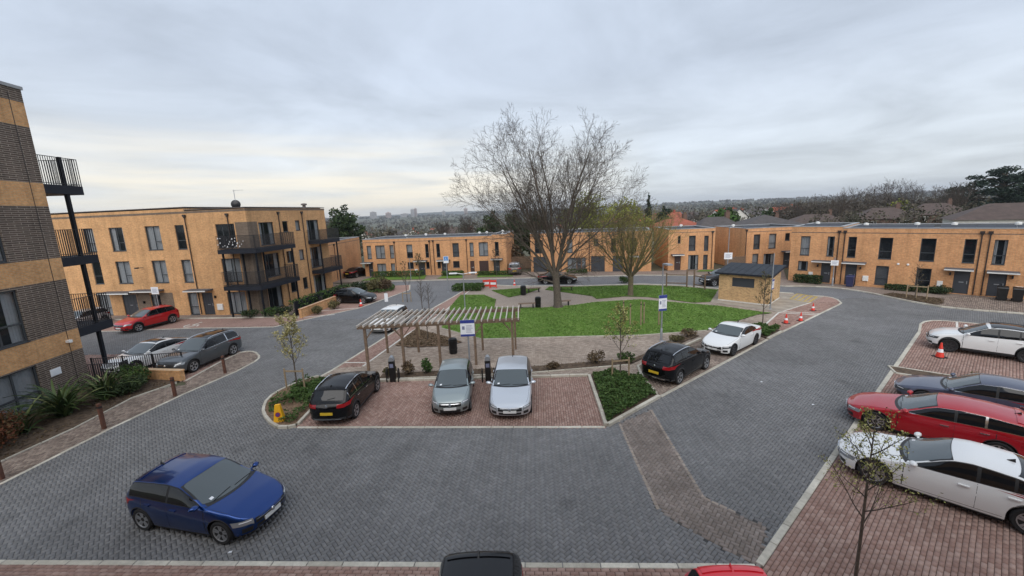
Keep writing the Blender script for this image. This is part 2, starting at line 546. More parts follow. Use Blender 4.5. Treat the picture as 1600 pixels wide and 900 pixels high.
PATH_A = [(-18.0, 9.58), (-17.64, 12.7), (-17.35, 16.33), (-16.79, 19.73), (-16.04, 22.64), (-15.94, 24.17), (-16.35, 25.25), (-16.92, 25.93), (-17.63, 26.27),
          (-18.15, 26.08), (-18.2, 24.43), (-18.1, 21.47), (-17.67, 20.92), (-18.73, 20.5), (-19.2, 19.45), (-19.05, 16.46), (-19.28, 14.2), (-19.8, 9.6)]
BED_A = [(-19.8, 9.6), (-19.28, 14.2), (-19.05, 16.46), (-19.2, 19.45), (-18.73, 20.5), (-18.4, 21.4), (-21.0, 22.0), (-23.4, 21.6), (-22.2, 9.6)]
GREYBAY = [(-18.1, 21.47), (-18.2, 24.43), (-18.15, 26.3), (-30, 27.0), (-46, 28), (-46, 24), (-24, 22.0), (-21.0, 22.2)]
TOPBAY = [(-46, 36), (-34, 33.25), (-26.5, 33.08), (-19.36, 32.39), (-17.89, 34.36), (-18.6, 35.35), (-23.83, 35.97), (-36.06, 37.3), (-46, 38.6)]
TOPBAY2 = [(-17.89, 34.36), (-14.55, 38.03), (-11.79, 46.8), (-12.6, 50.3), (-16.9, 50.2), (-17.0, 44.2), (-18.5, 35.3)]
C_FRONT = [(-20.3, 54.0), (-9.95, 53.0), (4.1, 51.4), (15.9, 50.3), (24, 47.5), (27.5, 46), (29.0, 47), (34, 51.2), (22.0, 53.3), (19.5, 53.0), (2.5, 57.2), (-20.4, 59.3), (-24.2, 59.8), (-24.2, 54.4)]
R_FRONT = [(46, 19), (35.2, 27.4), (33.3, 28.87), (32.22, 30.08), (31.67, 33.72), (31.39, 36.62), (30.15, 38.84), (26.98, 39.91), (26.0, 42.5), (27.5, 46), (31, 51), (34, 51.0), (29.4, 43.3), (46, 24.3)]


def clip_y(poly, y0, keep_above):
    o = []
    n = len(poly)
    sg = 1 if keep_above else -1
    for i in range(n):
        a, b = poly[i], poly[(i + 1) % n]
        da, db = sg * (a[1] - y0), sg * (b[1] - y0)
        if da >= 0:
            o.append(a)
        if (da >= 0) != (db >= 0):
            t = da / (da - db)
            o.append((a[0] + t * (b[0] - a[0]), y0))
    return o


def sheet(name, poly, z, m, kind='structure', parent=None, **kw):
    me = bpy.data.meshes.new(name)
    n = len(poly)
    ar = sum(poly[i][0] * poly[(i + 1) % n][1] - poly[(i + 1) % n][0] * poly[i][1] for i in range(n))
    if ar < 0:
        poly = poly[::-1]
    me.from_pydata([(p[0], p[1], z) for p in poly], [], [list(range(n))])
    me.materials.append(m)
    o = link(name, me, parent)
    if kind:
        o['kind'] = kind
    for k, v in kw.items():
        o[k] = v
    return o


def lay_blocks(inc, exc, pattern, ang, ylim):
    """centres and angles of 200 x 100 mm paving blocks laid inside a polygon"""
    P = np.array(inc)
    c0 = P.mean(0)
    lo, hi = P.min(0), P.max(0)
    hi[1] = min(hi[1], ylim)
    R = np.hypot(*(hi - lo)) * 0.75 + 1
    ce = (lo + hi) / 2
    u = 0.1045
    k = int(R / u) + 2
    if pattern == 'herring':
        a, b = np.meshgrid(np.arange(-k * 2, k * 2), np.arange(-k // 2 - 2, k // 2 + 3))
        ox, oy = (a + 2 * b).ravel(), (a - 2 * b).ravel()
        ok = (np.abs(ox) < k) & (np.abs(oy) < k)
        ox, oy = ox[ok], oy[ok]
        C = np.concatenate([np.stack([ox + 1.0, oy + 0.5], 1), np.stack([ox + 2.5, oy + 0.0], 1)])
        A = np.concatenate([np.zeros(len(ox)), np.full(len(ox), math.pi / 2)])
    else:
        a, b = np.meshgrid(np.arange(-k // 2, k // 2 + 1), np.arange(-k, k + 1))
        C = np.stack([(a * 2 + (b % 2)).ravel(), b.ravel()], 1).astype(float)
        A = np.zeros(len(C))
    C = C * u
    ca, sa = math.cos(ang), math.sin(ang)
    C = np.stack([C[:, 0] * ca - C[:, 1] * sa, C[:, 0] * sa + C[:, 1] * ca], 1) + ce
    A = A + ang
    ok = (C[:, 1] < hi[1]) & pip(C, inc)
    C, A = C[ok], A[ok]
    px, py, dz = to_px(np.column_stack([C, np.zeros(len(C))]))
    ok = (px > -120) & (px < 1720) & (py < 1010) & (dz > 1)
    for e in exc:
        ok &= ~pip(C, e)
    return C[ok], A[ok]


T8 = np.array([(-.1, -.05, -.03), (.1, -.05, -.03), (.1, .05, -.03), (-.1, .05, -.03), (-.094, -.044, 0), (.094, -.044, 0), (.094, .044, 0), (-.094, .044, 0)])
Q5 = np.array([(4, 5, 6, 7), (0, 1, 5, 4), (1, 2, 6, 5), (2, 3, 7, 6), (3, 0, 4, 7)])
BLOCK_ME = {}


def pave(parent, inc, exc, pattern, ang, key, z=0.0, ylim=34.0, singles=0):
    C, A = lay_blocks(inc, exc, pattern, ang, ylim)
    n = len(C)
    if n == 0:
        return
    dz = rng.normal(0, 0.0014, n)
    if singles:
        px, py, dp = to_px(np.column_stack([C, np.zeros(n)]))
        vis = (px > 0) & (px < 1600) & (py < 898)
        order = np.argsort(np.where(vis, dp, 1e9))[:singles]
        if key not in BLOCK_ME:
            BLOCK_ME[key] = arr_mesh('paving_block', T8, Q5, M[key + '_one'])
        for i in order:
            link('paving_block', BLOCK_ME[key], parent, (C[i, 0], C[i, 1], z + dz[i]), A[i])
        keep = np.ones(n, bool)
        keep[order] = False
        C, A, dz = C[keep], A[keep], dz[keep]
        n = len(C)
    ca, sa = np.cos(A)[:, None], np.sin(A)[:, None]
    tx, ty = rng.normal(0, 0.007, n)[:, None], rng.normal(0, 0.007, n)[:, None]
    V = np.empty((n, 8, 3))
    V[..., 0] = C[:, :1] + ca * T8[:, 0] - sa * T8[:, 1]
    V[..., 1] = C[:, 1:] + sa * T8[:, 0] + ca * T8[:, 1]
    V[..., 2] = z + dz[:, None] + T8[:, 2] + tx * T8[:, 0] + ty * T8[:, 1]
    F = (np.arange(n)[:, None, None] * 8 + Q5).reshape(-1, 4)
    me = arr_mesh('paving_blocks', V.reshape(-1, 3), F, M[key], {'tone': np.repeat(rng.random(n), 5)})
    link('paving_blocks', me, parent, kind='stuff')


def block_key(key, stops, far, joint, dirt=0.22):
    M[key] = tone_mat(key, stops, dirt=dirt, wear=.12)
    M[key + '_one'] = tone_mat(key + '_single', stops, src='obj', dirt=dirt, wear=.12)
    M[key + '_joint'] = mat(key + '_joint', joint, 0.95, var=0.3, vscale=6)
    a, b = far
    M[key + '_far'] = block_mat(key + '_far', a, b, tuple(x * .6 for x in a), 0.21, 0.105, 0.006, dirt=dirt, vertical=False, bump=0.2, blot=0.35)


block_key('grey', [(0.0, (0.166, 0.166, 0.168)), (0.5, (0.187, 0.187, 0.189)), (1.0, (0.210, 0.210, 0.211))], ((0.170, 0.173, 0.180), (0.19, 0.192, 0.199)), (0.050, 0.050, 0.052), 0.13)
block_key('red', [(0.0, (0.275, 0.170, 0.138)), (0.5, (0.325, 0.212, 0.176)), (1.0, (0.385, 0.268, 0.225))], ((0.33, 0.212, 0.176), (0.36, 0.24, 0.20)), (0.10, 0.065, 0.05), 0.16)
block_key('brownpave', [(0.0, (0.17, 0.132, 0.110)), (0.5, (0.245, 0.192, 0.160)), (1.0, (0.32, 0.26, 0.215))], ((0.235, 0.185, 0.155), (0.27, 0.22, 0.185)), (0.075, 0.058, 0.045))
block_key('plaza', [(0.0, (0.28, 0.225, 0.185)), (0.5, (0.355, 0.29, 0.24)), (1.0, (0.43, 0.36, 0.30))], ((0.345, 0.285, 0.235), (0.375, 0.31, 0.26)), (0.13, 0.10, 0.08), 0.12)

block_key('band', [(0.0, (0.198, 0.165, 0.145)), (0.5, (0.230, 0.194, 0.172)), (1.0, (0.265, 0.226, 0.203))], ((0.22, 0.19, 0.17), (0.24, 0.21, 0.19)), (0.09, 0.078, 0.068))
YL = 34.0


def paved(name, poly, key, exc=(), pattern='herring', ang=rad(45), singles=0, zoff=0.0, ylim=YL):
    near = clip_y(poly, ylim, False)
    far = clip_y(poly, ylim, True)
    root = None
    if len(near) > 2:
        root = sheet(name, near, -0.014 + zoff, M[key + '_joint'])
        pave(root, poly, exc, pattern, ang, key, zoff, ylim, singles)
    if len(far) > 2:
        if root is None:
            sheet(name, far, zoff, M[key + '_far'])
        else:
            sheet('far_paving', far, zoff - 0.001, M[key + '_far'], kind=None, parent=root)
    return root


NEAR_ANG = math.atan2(8.26 - 9.58, 5.49 + 18.0)
paved('road', ROAD, 'grey', [PARK, BAND], ang=rad(45) + NEAR_ANG, singles=300)
paved('crossing', BAND, 'band', ang=rad(45) + rad(5), zoff=0.001)
paved('plaza', PARK, 'plaza', [EVBAY, ISL_L, ISL_R, REDSTRIP, PARBAY1, PARBAY2, LAWN1, LAWN2, LAWN3, BED_L, SOIL1, SHRUB_R], pattern='bond', ang=rad(-4), zoff=0.003)
paved('parking_bay', EVBAY, 'red', pattern='bond', ang=rad(86), zoff=0.005)
paved('parking_bay', REDSTRIP, 'red', pattern='bond', ang=rad(80), zoff=0.008)
paved('parking_bay', PARBAY1, 'brownpave', pattern='bond', ang=rad(38), zoff=0.006)
paved('parking_bay', PARBAY2, 'red', pattern='bond', ang=rad(38), zoff=0.006, ylim=33.0)
RANG = math.atan2(24.54 - 8.26, 25.17 - 5.49)
paved('parking_bay', RBAY, 'red', [RBED], pattern='bond', ang=RANG, singles=300, zoff=0.002)
paved('parking_bay', NBAY, 'red', pattern='bond', ang=NEAR_ANG, singles=120, zoff=0.002)
paved('footpath', PATH_A, 'brownpave', pattern='herring', ang=rad(20), zoff=0.002)
paved('parking_bay', GREYBAY, 'red', pattern='bond', ang=rad(82), zoff=0.003)
paved('parking_bay', TOPBAY, 'red', pattern='bond', ang=rad(82), zoff=0.003, ylim=33.0)
paved('parking_bay', TOPBAY2, 'red', pattern='bond', ang=rad(82), zoff=0.004, ylim=33.0)
sheet('footpath', C_FRONT, 0.02, M['brownpave_far'])
paved('footpath', R_FRONT, 'brownpave', pattern='bond', ang=rad(40), zoff=0.02, ylim=33.0)
# strip along the front of the three-storey block
sheet('footpath', [(-46, 38.7), (-36.06, 37.35), (-23.83, 36.0), (-18.6, 35.38), (-18.5, 36.4), (-17.0, 45), (-16.9, 50.2), (-20, 50.5), (-24, 54.4), (-46, 54)], 0.015, M['brownpave_far'])


# terrain: one sheet, level under the estate, falling to the valley behind it and rising again far off
def ground_z(x, y):
    d = np.hypot(x, y * 1.0)
    s = np.clip((y - 66) / 60, 0, 1)
    s = s * s * (3 - 2 * s)
    az = x / np.maximum(np.hypot(x, y), 1)
    left = np.clip((0.45 - az) / 0.5, 0, 1)
    near = -2.2 * s
    t = np.clip((y - 110) / 420, 0, 1)
    t = t * t * (3 - 2 * t)
    drop = -24 * t * (0.30 + 0.70 * left)
    far = np.clip((d - 1300) / 2600, 0, 1)
    und = 3.0 * np.sin(x / 310 + 1.2) * np.sin(y / 270) * np.clip((y - 250) / 300, 0, 1)
    return -0.06 + near + drop + far * far * (3 - 2 * far) * 26 + und


gx = np.concatenate([np.linspace(-6000, -420, 24), np.linspace(-400, 400, 81), np.linspace(420, 6000, 24)])
gy = np.concatenate([np.linspace(-300, -20, 8), np.linspace(0, 70, 8), np.linspace(78, 500, 54), np.linspace(540, 6500, 60)])
GX, GY = np.meshgrid(gx, gy, indexing='ij')
GV = np.stack([GX, GY, ground_z(GX, GY)], -1)
a, b = GX.shape
idx = np.arange(a * b).reshape(a, b)
GF = np.stack([idx[:-1, :-1], idx[1:, :-1], idx[1:, 1:], idx[:-1, 1:]], -1).reshape(-1, 4)
M['land'] = mat('land', (0.075, 0.085, 0.045), 1.0, vscale=0.02, col2=(0.11, 0.10, 0.065), det=8)
link('ground', arr_mesh('ground', GV.reshape(-1, 3), GF, M['land'], smooth=True), kind='structure')

# ------------------------------------------------------------------ kerbs, each stone a piece
STONE = {}


def kerb(name, pts, w=0.13, z1=0.015, length=0.914, stones=True, m='concrete', z0=-0.1):
    root = link(name, None, kind='structure')
    P = [Vector((p[0], p[1], 0)) for p in pts]
    strip = MB()
    for a, b in zip(P[:-1], P[1:]):
        d = b - a
        L = d.length
        if L < 0.05:
            continue
        rz = math.atan2(d.y, d.x)
        if stones:
            n = max(1, round(L / length))
            l = L / n
            key = (round(l, 2), w, z1, m)
            if key not in STONE:
                q = MB()
                c = 0.012
                x0, x1, y0, y1 = 0.010, l - 0.010, -w / 2, w / 2
                V = [(x0, y0, z0), (x1, y0, z0), (x1, y1, z0), (x0, y1, z0), (x0, y0, z1 - c), (x1, y0, z1 - c), (x1, y1, z1 - c), (x0, y1, z1 - c),
                     (x0 + c, y0 + c, z1), (x1 - c, y0 + c, z1), (x1 - c, y1 - c, z1), (x0 + c, y1 - c, z1)]
                F = []
                for o in (0, 4):
                    F += [(o + i, o + (i + 1) % 4, o + 4 + (i + 1) % 4, o + 4 + i) for i in range(4)]
                q.add(V, F + [(8, 9, 10, 11)])
                STONE[key] = q.mesh('kerb_stone', M[m])
            for i in range(n):
                p = a + d * (i / n)
                link('kerb_stone', STONE[key], root, (p.x, p.y, random.uniform(-.003, .003)), rz + random.uniform(-.004, .004))
        else:
            strip.beam(a + Vector((0, 0, (z0 + z1) / 2)), b + Vector((0, 0, (z0 + z1) / 2 + 0.0007 * random.random())), w, z1 - z0)
    if strip.v:
        strip.build('kerb_run', M[m], root)
    return root


M['concrete'] = tone_mat('kerb_concrete', [(0, (0.43, 0.40, 0.335)), (1, (0.56, 0.53, 0.455))], src='obj', dirt=0.2, dscale=1.5)
kerb('kerb', [(-18.0, 9.58), (5.45, 8.28)], 0.15, 0.012)
kerb('kerb', [(-18.0, 9.58), (-17.64, 12.7), (-17.35, 16.33), (-16.79, 19.73), (-16.04, 22.64), (-15.94, 24.17), (-16.05, 24.8), (-16.35, 25.3), (-16.92, 25.93), (-17.35, 26.22), (-17.75, 26.3), (-18.12, 26.08), (-18.2, 24.43), (-18.1, 21.47)], 0.13, 0.02)
kerb('path_edging', [(-19.8, 9.6), (-19.28, 14.2), (-19.05, 16.46), (-19.2, 19.45), (-18.73, 20.5), (-18.45, 21.3)], 0.06, 0.05)
kerb('kerb', [(-9.1, 15.78), (3.4, 14.8)], 0.13, 0.018)
kerb('kerb', [(-9.18, 15.86), (-9.45, 15.74), (-9.88, 15.78), (-10.45, 16.22), (-10.99, 16.79), (-11.35, 17.25), (-11.6, 17.74), (-11.82, 18.3), (-11.91, 18.91), (-11.82, 19.5), (-11.6, 20.07), (-11.1, 20.9), (-10.65, 21.2)], 0.13, 0.12, 0.6)
kerb('kerb', [(-9.15, 15.95), (-9.2, 18.0), (-9.14, 20.3)], 0.13, 0.12)
kerb('kerb', [(-9.1, 20.33), (-3.0, 20.1), (3.7, 19.85)], 0.13, 0.11)
kerb('kerb', [(3.74, 19.8), (3.45, 14.85)], 0.15, 0.13)
kerb('kerb', [(3.52, 14.86), (6.35, 17.15)], 0.15, 0.13)
kerb('kerb', [(6.3, 17.3), (6.3, 19.3), (6.5, 20.75), (11.77, 24.9)], 0.13, 0.11)
kerb('kerb', [(6.42, 17.19), (15.6, 24.33)], 0.15, 0.02)
kerb('kerb', [(15.68, 24.42), (17.38, 25.7)], 0.15, 0.1)
kerb('kerb', [(17.45, 25.74), (26.13, 32.09), (26.7, 32.6), (26.99, 33.12), (27.35, 33.8), (27.48, 34.57), (27.26, 35.16), (26.6, 35.6)], 0.15, 0.02)
kerb('kerb', [(-10.6, 21.3), (-10.33, 22.21), (-9.3, 27.3), (-8.35, 32.23), (-7.67, 35.34), (-6.2, 41.2), (-4.83, 47.25), (-4.59, 48.92)], 0.15, 0.02)
kerb('kerb', [(5.55, 8.33), (25.17, 24.54)], 0.17, 0.016)
kerb('kerb', [(25.17, 24.54), (26.9, 26.2), (27.6, 26.65), (28.3, 26.85), (28.9, 26.75), (29.5, 26.3), (38, 19.3)], 0.13, 0.02)
kerb('kerb', [(18.27, 18.65), (18.7, 19.5), (22.5, 16.2)], 0.09, 0.06, 0.6)
kerb('kerb', [(18.24, 18.62), (21.9, 15.7)], 0.09, 0.06, 0.6)
kerb('kerb', [(40, 23.4), (35.2, 27.4), (33.3, 28.87), (32.22, 30.08), (31.8, 31.9), (31.67, 33.72), (31.65, 35.3), (31.39, 36.62), (30.9, 37.8), (30.15, 38.84), (28.6, 39.6), (26.98, 39.91)], 0.13, 0.1, 0.914)
kerb('kerb', [(26.98, 39.91), (26.2, 41), (26.0, 42.5), (27.5, 46), (24, 47.5), (15.9, 50.3), (4.1, 51.4), (-9.95, 53), (-20.3, 54)], 0.14, 0.08, stones=False)
kerb('kerb', [(-3.01, 48.1), (0.01, 46.54), (2.9, 45.87), (7.08, 44.9), (14.04, 44.47), (17.59, 42.83), (20.54, 40.33), (25.6, 36.7)], 0.3, 0.05, stones=False)
kerb('kerb', [(-46, 36), (-34, 33.25), (-26.5, 33.08), (-19.36, 32.39)], 0.14, 0.02)
kerb('kerb', [(-19.36, 32.39), (-17.89, 34.36), (-14.55, 38.03), (-11.79, 46.8), (-12.6, 50.3)], 0.14, 0.025)
kerb('kerb', [(-46, 38.65), (-36.06, 37.32), (-23.83, 36.0), (-18.6, 35.38)], 0.13, 0.08)
kerb('path_edging', [(16.98, 33.3), (11.67, 36.89), (7.56, 36.59), (5.38, 35.69)], 0.06, 0.05, stones=False)
kerb('path_edging', [(-2.22, 26.8), (4.14, 26.5), (8.33, 26.2), (12.96, 26.65)], 0.07, 0.045, stones=False)
kerb('path_edging', [(-7.2, 20.5), (0.84, 20.55), (6.2, 21.1)], 0.06, 0.06)
kerb('path_edging', [(-5.4, 29.94), (-2.22, 26.82)], 0.07, 0.045, stones=False)
M['edgeblock'] = tone_mat('edge_block', [(0, (0.26, 0.215, 0.18)), (1, (0.34, 0.29, 0.245))], src='obj', dirt=0.15)
kerb('block_edging', [(4.02, 15.0), (3.91, 12.2), (3.86, 10.25)], 0.1, 0.004, 0.205, m='edgeblock')
kerb('block_edging', [(5.61, 16.05), (5.43, 12.74), (5.31, 10.66), (5.91, 10.01)], 0.1, 0.004, 0.205, m='edgeblock')
# lines of pale blocks between the bays
mk = MB()
for p, q in [((-10.15, 23.3), (-8.75, 23.15)), ((-8.75, 22.6), (-7.6, 29.09)), ((-7.6, 29.09), (-6.15, 34.62)), ((-6.15, 34.62), (-4.45, 46.6)),
             ((-18.5, 35.3), (-15.9, 35.9)), ((-18.2, 37.6), (-14.6, 38.2)), ((20.2, 30.4), (22.3, 29.35)), ((20.6, 30.7), (22.8, 29.7)), ((20.23, 30.45), (24.5, 33.05)),
             ((16.9, 26.95), (20.2, 30.4)), ((29.3, 26.2), (27.6, 24.6))]:
    mk.beam((p[0], p[1], 0.0), (q[0], q[1], 0.0), 0.11, 0.034)
mk.build('bay_markings', M['line'], kind='structure')
# yellow hatching beside the hut
yl = MB()
A_, B_, C_, D_ = [Vector((*p, 0.012)) for p in ((23.9, 34.6), (25.9, 36.6), (26.5, 35.0), (24.5, 33.2))]
for p, q in ((A_, B_), (B_, C_), (C_, D_), (D_, A_)):
    yl.beam(p, q, 0.11, 0.03)
for t in (0.25, 0.5, 0.75):
    yl.beam(A_.lerp(D_, t) + Vector((0, 0, .002)), B_.lerp(C_, t) + Vector((0, 0, .002)), 0.1, 0.03)
yl.build('yellow_hatching', M['yellow_line'], kind='structure')
# painted wheelchair symbol on the top bay
ws = MB()
o = Vector((-27.3, 33.9, 0.012))
ws.tube([o + Vector((0.42 * math.cos(t), 0.42 * math.sin(t), 0)) for t in np.linspace(2.2, 6.6, 14)], 0.05, 4)
ws.beam(o + Vector((0, .3, 0)), o + Vector((0.1, 0.9, 0)), 0.12, 0.012)
ws.beam(o + Vector((0, .3, .001)), o + Vector((0.6, .25, .001)), 0.12, 0.012)
ws.beam(o + Vector((.55, .25, 0)), o + Vector((0.75, -.25, 0)), 0.12, 0.012)
ws.lathe([(0.0, .004), (0.12, .004), (0.12, 0)], 10, c=(o.x + .12, o.y + 1.08, o.z))
ws.build('bay_symbol', M['line'], kind='structure')
# ------------------------------------------------------------------ lawns
M['grass'] = mat('grass', (0.090, 0.180, 0.030), 0.95, vscale=0.55, col2=(0.150, 0.235, 0.052), det=9, spec=0.15)
M['blade'] = tone_mat('grass_blade', [(0, (0.080, 0.160, 0.026)), (0.6, (0.118, 0.215, 0.040)), (1, (0.20, 0.28, 0.085))], dirt=0.3, dscale=0.5, bump=0, rough=0.8, spec=0.2)


def lawn(poly, n):
    root = sheet('lawn', poly, 0.035, M['grass'])
    P = np.array(poly)
    lo, hi = P.min(0), P.max(0)
    pts = rng.uniform(lo, hi, (n, 2))
    pts = pts[pip(pts, poly)]
    k = len(pts)
    a = rng.uniform(0, 2 * np.pi, k)
    w = rng.uniform(0.03, 0.09, k)
    h = rng.uniform(0.012, 0.045, k)
    V = np.zeros((k, 3, 3))
    dx, dy = np.cos(a) * w, np.sin(a) * w
    V[:, 0, 0], V[:, 0, 1] = pts[:, 0] - dx, pts[:, 1] - dy
    V[:, 1, 0], V[:, 1, 1] = pts[:, 0] + dx, pts[:, 1] + dy
    V[:, 2, 0], V[:, 2, 1] = pts[:, 0] + rng.normal(0, .05, k), pts[:, 1] + rng.normal(0, .05, k)
    V[:, :2, 2] = 0.033
    V[:, 2, 2] = 0.035 + h
    me = arr_mesh('grass', V.reshape(-1, 3), np.arange(k * 3).reshape(k, 3), M['blade'], {'tone': rng.random(k)})
    link('grass', me, root, kind='stuff')


lawn(LAWN1, 90000)
lawn(LAWN2, 12000)
lawn(LAWN3, 50000)
for poly, m, nm in ((SOIL1, 'soil', 'planting_bed'), (BED_L, 'mulch', 'planting_bed'), (BED_A, 'soil', 'planting_bed'), (RBED, 'soil', 'planting_bed'),
                    ([(31.95, 34.9), (33.3, 35.3), (34.9, 32.4), (33.4, 31.0), (32.35, 30.6)], 'soil', 'planting_bed')):
    sheet(nm, poly, 0.045, M[m])
for poly, m in ((ISL_L, 'mulch'), (ISL_R, 'soil'), (SHRUB_R, 'soil')):
    sheet('planting_bed', poly, 0.09, M[m])
# little lawns and clipped hedges before the terrace
for poly in ([(-20.4, 55.2), (-11.6, 54.3), (-12.0, 57.9), (-19.4, 58.8)], [(-9.9, 54.2), (-6.5, 54.0), (-6.6, 57.3), (-9.2, 57.6)], [(-4.6, 53.9), (.2, 53.4), (.0, 56.3), (-4.4, 56.9)], [(23.2, 51.2), (27.8, 50.2), (28.6, 51.4), (24.2, 52.3)]):
    sheet('lawn', poly, 0.055, M['grass'])
# concrete apron round the hut
sheet('apron', [(16.6, 35.2), (18.5, 37.0), (24.6, 36.6), (25.4, 35.6), (24.3, 33.0), (20.3, 30.5), (19.9, 31.2)], 0.02, mat('apron_concrete', (0.33, 0.29, 0.24), 0.9, var=0.25, vscale=1.2))

# ------------------------------------------------------------------ buildings
def wall_panel(q, u0, u1, z0, z1, holes, depth=0.12, y=0.0):
    """front wall in the plane y, with real openings and reveals"""
    us = sorted({u0, u1, *[min(max(h[0], u0), u1) for h in holes], *[min(max(h[1], u0), u1) for h in holes]})
    zs = sorted({z0, z1, *[min(max(h[2], z0), z1) for h in holes], *[min(max(h[3], z0), z1) for h in holes]})
    for a, b in zip(us[:-1], us[1:]):
        for c, d in zip(zs[:-1], zs[1:]):
            if b - a < 1e-4 or d - c < 1e-4:
                continue
            mu, mz = (a + b) / 2, (c + d) / 2
            if any(h[0] < mu < h[1] and h[2] < mz < h[3] for h in holes):
                continue
            q.add([(a, y, c), (b, y, c), (b, y, d), (a, y, d)], [(0, 1, 2, 3)])
    for h in holes:
        a, b, c, d = h[:4]
        if b <= u0 or a >= u1 or d <= z0 or c >= z1:
            continue
        a, b, c, d = max(a, u0), min(b, u1), max(c, z0), min(d, z1)
        q.add([(a, y, c), (a, y + depth, c), (a, y + depth, d), (a, y, d)], [(0, 1, 2, 3)])
        q.add([(b, y + depth, c), (b, y, c), (b, y, d), (b, y + depth, d)], [(0, 1, 2, 3)])
        q.add([(a, y + depth, d), (b, y + depth, d), (b, y, d), (a, y, d)], [(0, 1, 2, 3)])
        q.add([(a, y, c), (b, y, c), (b, y + depth, c), (a, y + depth, c)], [(0, 1, 2, 3)])


def xform(o, T):
    if T is not None:
        o.location = T[0]
        o.rotation_euler = (0, 0, T[1])
    return o


def window(root, u0, u1, z0, z1, kind='n', cur='', T=None, y=0.0, fw=0.055):
    """kind: n narrow with transom, W wide with mullion and transom, s single light, D tall balcony doors; cur: c curtain, b blind, h half, '' dark"""
    yf = y + 0.075
    q = MB()
    q.box(u0, u1, yf, yf + .06, z0, z0 + fw)
    q.box(u0, u1, yf, yf + .06, z1 - fw, z1)
    q.box(u0, u0 + fw, yf + .001, yf + .059, z0 + fw, z1 - fw)
    q.box(u1 - fw, u1, yf + .001, yf + .059, z0 + fw, z1 - fw)
    zt = z0 + (z1 - z0) * 0.36
    if kind == 'n':
        q.box(u0 + fw, u1 - fw, yf + .002, yf + .058, zt - fw / 2, zt + fw / 2)
    elif kind == 'W':
        um = u0 + (u1 - u0) * 0.52
        q.box(um - fw / 2, um + fw / 2, yf + .003, yf + .057, z0 + fw, z1 - fw)
        q.box(um + fw / 2, u1 - fw, yf + .002, yf + .058, zt - fw / 2, zt + fw / 2)
        if u1 - u0 > 1.3 and cur == 'c':
            q.box(u0 + fw, um - fw / 2, yf + .004, yf + .056, zt - fw / 2, zt + fw / 2) if random.random() < .4 else None
    elif kind == 'D':
        k = max(2, round((u1 - u0) / 0.75))
        for i in range(1, k):
            um = u0 + (u1 - u0) * i / k
            q.box(um - fw / 2, um + fw / 2, yf + .003, yf + .057, z0 + fw, z1 - fw)
    # projecting sill
    q.box(u0 - .02, u1 + .02, y - 0.03, yf + .001, z0 - 0.035, z0 + 0.004)
    f = xform(q.build('window', M['frame'], root), T)
    p = MB()
    p.add([(u0 + .02, yf + .03, z0 + .02), (u1 - .02, yf + .03, z0 + .02), (u1 - .02, yf + .03, z1 - .02), (u0 + .02, yf + .03, z1 - .02)], [(0, 1, 2, 3)])
    p.build('pane', M['glass'], f)
    c = MB()
    yb = yf + .16
    if cur in ('c', 'h'):
        zb = z0 + .03 if cur == 'c' else z0 + (z1 - z0) * .42
        n = max(10, int((u1 - u0) / .05))
        us = np.linspace(u0 - .03, u1 + .03, n)
        G = [[(u, yb + .025 * math.sin(u * 42 + 1.3 * math.sin(u * 9)), z) for z in (zb, z1 + .03)] for u in us]
        c.grid(G)
        c.build('curtain', M['curtain'], f)
    elif cur == 'b':
        n = max(8, int((z1 - z0) / .09))
        for i in range(n):
            z = z0 + (z1 - z0) * (i + .5) / n
            c.add([(u0, yb - .02, z - .035), (u1, yb - .02, z - .035), (u1, yb + .02, z + .035), (u0, yb + .02, z + .035)], [(0, 1, 2, 3)])
        c.build('blind', M['blind'], f)
    elif cur == 'k':     # curtains drawn half way at each side
        for (a, b) in ((u0 - .03, u0 + (u1 - u0) * .28), (u1 - (u1 - u0) * .24, u1 + .03)):
            us = np.linspace(a, b, 10)
            c.grid([[(u, yb + .02 * math.sin(u * 50), z) for z in (z0, z1)] for u in us])
        c.build('curtain', M['curtain'], f)
    r = MB()
    yr = yb + .35
    r.add([(u0 - .05, yr, z0 - .05), (u1 + .05, yr, z0 - .05), (u1 + .05, yr, z1 + .05), (u0 - .05, yr, z1 + .05),
           (u0 - .05, yf + .062, z0 - .05), (u1 + .05, yf + .062, z0 - .05), (u1 + .05, yf + .062, z1 + .05), (u0 - .05, yf + .062, z1 + .05)],
          [(0, 1, 2, 3), (4, 0, 3, 7), (1, 5, 6, 2), (7, 3, 2, 6), (4, 5, 1, 0)])
    r.build('room_recess', M['room'], f)
    return f


def door(root, u0, u1, z0, z1, m='door', T=None, y=0.0, slot=True):
    q = MB()
    yf = y + .07
    q.box(u0, u0 + .06, yf - .01, yf + .07, z0, z1)
    q.box(u1 - .06, u1, yf - .01, yf + .07, z0, z1)
    q.box(u0 + .06, u1 - .06, yf - .012, yf + .07, z1 - .06, z1)
    q.box(u0 + .06, u1 - .06, yf + .012, yf + .06, z0 + .01, z1 - .06)
    for i in range(3):       # grooves between the boards stand proud as thin beads
        x = u0 + .06 + (u1 - u0 - .12) * (i + 1) / 4
        q.box(x - .006, x + .006, yf + .004, yf + .0125, z0 + .08, z1 - .12)
    d = xform(q.build('door', M[m], root), T)
    h = MB()
    h.box(u1 - .17, u1 - .12, yf - .045, yf - .02, z0 + .85, z0 + 1.1)
    h.box(u1 - .155, u1 - .135, yf - .022, yf + .014, z0 + .95, z0 + 1.0)
    h.build('handle', M['galv'], d)
    if slot:
        s = MB()
        um = (u0 + u1) / 2
        s.box(um - .14, um + .14, yf - .004, yf + .014, z0 + .95, z0 + 1.02)
        s.build('letter_slot', M['galv'], d)
    return d


